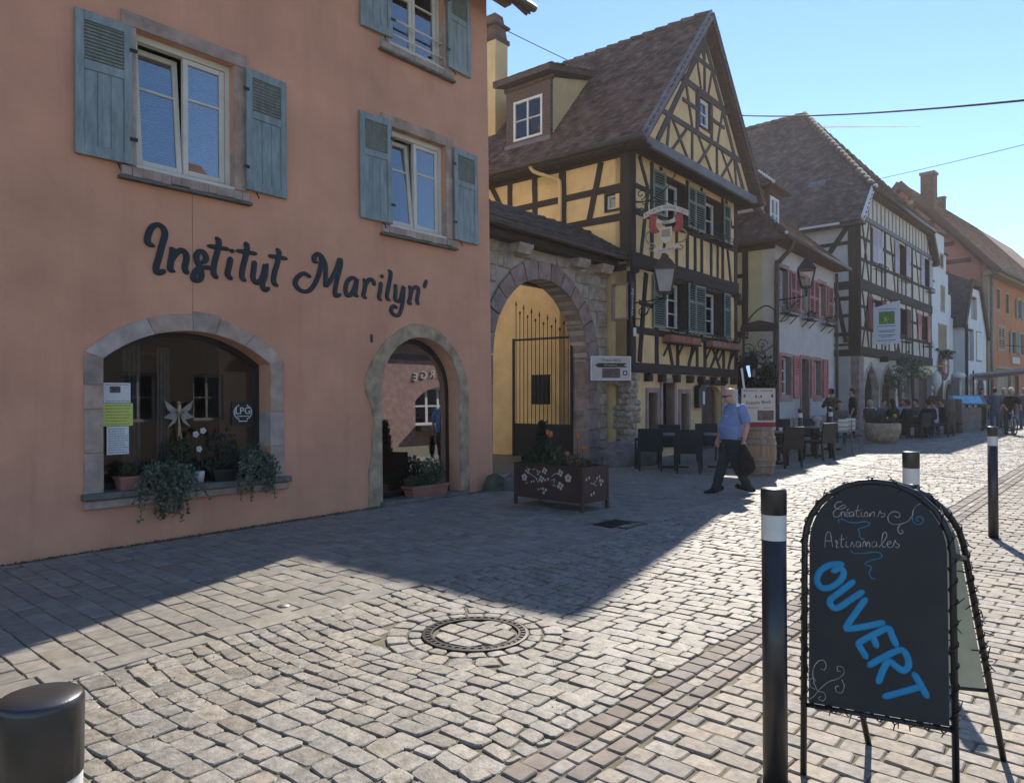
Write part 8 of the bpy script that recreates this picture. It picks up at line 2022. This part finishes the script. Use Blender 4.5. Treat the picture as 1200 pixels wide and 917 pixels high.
figure('person in a brown patterned coat standing behind the wooden posts', (33.0,6.5), 215, 'stand', 'browncloth', 'trouser', 'hairgrey', arm='lap')
figure('person in a red top left of the menu lectern', (34.9,6.9), 215, 'stand', 'redcloth', 'browncloth', 'hairbrown', arm='lap')
figure('woman with dark long hair standing right of the menu lectern', (36.6,5.45), 235, 'stand', 'greycloth', 'trouser', 'hairdark', arm='up', longhair=True)
figure('person in a navy jacket seen from behind right of the lectern', (36.4,4.95), 30, 'stand', 'denim', 'denim', 'hairdark', arm='down')
figure('fair haired person in brown between lectern and cyclist', (38.0,4.85), 210, 'stand', 'browncloth', 'greycloth', 'hairgrey', arm='lap')
figure('person in a dark top at the right edge behind the cyclist', (37.5,4.05), 20, 'stand', 'greycloth', 'denim', 'hairgrey', arm='down')
for i in range(5):
    figure(('far walker in grey under the awning','far walker in black under the awning','far walker in brown beyond the awning','far walker in white beyond the awning','far walker in red by the orange house')[i], (44+2.6*i, 5.3-0.5*(i%3)), 200+37*i, 'stand', ('greycloth','blackcloth','browncloth','whitecloth','redcloth')[i], 'trouser', ('hairdark','hairbrown')[i%2], vox=0.03, arm='down')
more = [((27.3,7.4),240,'browncloth','hairgrey','guest in brown facing the street behind the long haired one'),((28.3,7.2),220,'greycloth','hairdark','guest in grey close to the wall beside the double doors'),((28.2,5.75),40,'blackcloth','hairdark','guest in black, nearest the street of those at the first far table'),((30.4,5.75),95,'blackcloth','hairbrown','guest in black right before the wooden posts'),((29.2,7.9),250,'whitecloth','hairbrown','guest in white at the wall below the yellow sign'),((24.4,7.5),200,'greycloth','hairdark','guest in grey at the end of the long grey table')]
for (loc, rz, tp, hr, lab) in more: figure(lab, loc, rz, 'sit', tp, 'trouser', hr, group=gs)
# cyclist and bicycle
bx, by, brz = 32.3, 3.95, R(203)
bk = thing('bicycle', 'pale framed bicycle standing in the sunny street under its rider', 'bicycle', (bx,by,gz(bx)), brz)
for x in (-0.52,0.54):
    w_ = MB().tube([(x+0.33*math.cos(2*PI*k/28),0,0.34+0.33*math.sin(2*PI*k/28)) for k in range(28)],0.018,6,closed=True).build('wheel', M['rubber'], bk, True)
    sp = MB()
    for k in range(12): sp.bar((x,0,0.34),(x+0.31*math.cos(2*PI*k/12),0,0.34+0.31*math.sin(2*PI*k/12)),0.004)
    sp.tube([(x,-0.05,0.34),(x,0.05,0.34)],0.03,8); sp.build('spokes', M['hoop'], w_); MB().tube([(x+0.305*math.cos(2*PI*k/24),0,0.34+0.305*math.sin(2*PI*k/24)) for k in range(24)],0.012,5,closed=True).build('rim', M['hoop'], w_, True)
fm = MB()
for p, q, r in (((-0.02,0,0.30),(-0.14,0,0.84),0.018),((-0.02,0,0.30),(0.40,0,0.76),0.022),((-0.12,0,0.74),(0.39,0,0.86),0.02),((0.385,0,0.72),(0.37,0,0.92),0.022),((-0.52,0.05,0.34),(-0.02,0.03,0.30),0.011),((-0.52,-0.05,0.34),(-0.02,-0.03,0.30),0.011),((-0.52,0.05,0.34),(-0.12,0.01,0.76),0.010),((-0.52,-0.05,0.34),(-0.12,-0.01,0.76),0.010)): fm.tube([p,q],r,8)
fm.build('frame', M['bikewhite'], bk, True)
fk = MB(); 
for s in (-1,1): fk.tube([(0.40,0.03*s,0.72),(0.46,0.05*s,0.5),(0.54,0.05*s,0.34)],0.014,6)
fk.build('fork', M['bikewhite'], bk, True)
MB().tube([(0.36,0,0.92),(0.38,0,1.0),(0.42,0,1.02)],0.014,6).build('stem', M['hoop'], bk, True); MB().tube([(0.36,-0.31,1.05),(0.42,-0.2,1.03),(0.43,0,1.02),(0.42,0.2,1.03),(0.36,0.31,1.05)],0.013,6).build('handlebar', M['black'], bk, True)
sdl = MB(); sdl.ball((-0.17,0,0.93),0.13,10,6,(1,0.5,0.22)); sdl.tube([(-0.14,0,0.83),(-0.16,0,0.92)],0.014,6); sdl.build('saddle', M['black'], bk, True)
MB().lathe([(0.09,-0.004),(0.09,0.004)],16,(0,0,0)).xform(Matrix.Translation((-0.02,-0.06,0.30)) @ Matrix.Rotation(R(90),4,'X')).build('chainwheel', M['hoop'], bk)
for s in (-1,1): MB().bar((-0.02,0.08*s,0.30),(-0.02+0.12*s,0.08*s,0.22),0.02).build('crank', M['hoop'], bk); MB().box((-0.07+0.12*s,0.08*s-0.05,0.205),(0.03+0.12*s,0.08*s+0.05,0.23)).build('pedal', M['black'], bk)
pc = figure('cyclist in a black t-shirt and pale helmet standing astride the bicycle', (bx+0.02,by+0.0), math.degrees(brz), 'stand', 'blackcloth', 'trouser', 'hairbrown', lean=0.25, arm='bar', hat=True)

# ------------------------------------------------------------------ thin scattering volume added to imitate lens glare
hz = MB().box((-142,-202,-2.6),(332,262,20.6)).build('glare_volume', None)
hm = bpy.data.materials.new('glare_scatter'); hm.use_nodes = True
hN = hm.node_tree.nodes; hN.remove(hN["Principled BSDF"])
pv = hN.new("ShaderNodeVolumePrincipled"); pv.inputs["Color"].default_value = (1.0,0.95,0.90,1); pv.inputs["Density"].default_value = 0.0005; pv.inputs["Anisotropy"].default_value = 0.5
hm.node_tree.links.new(pv.outputs[0], hN["Material Output"].inputs[1])
hz.data.materials.append(hm); tag(hz, kind='stuff')
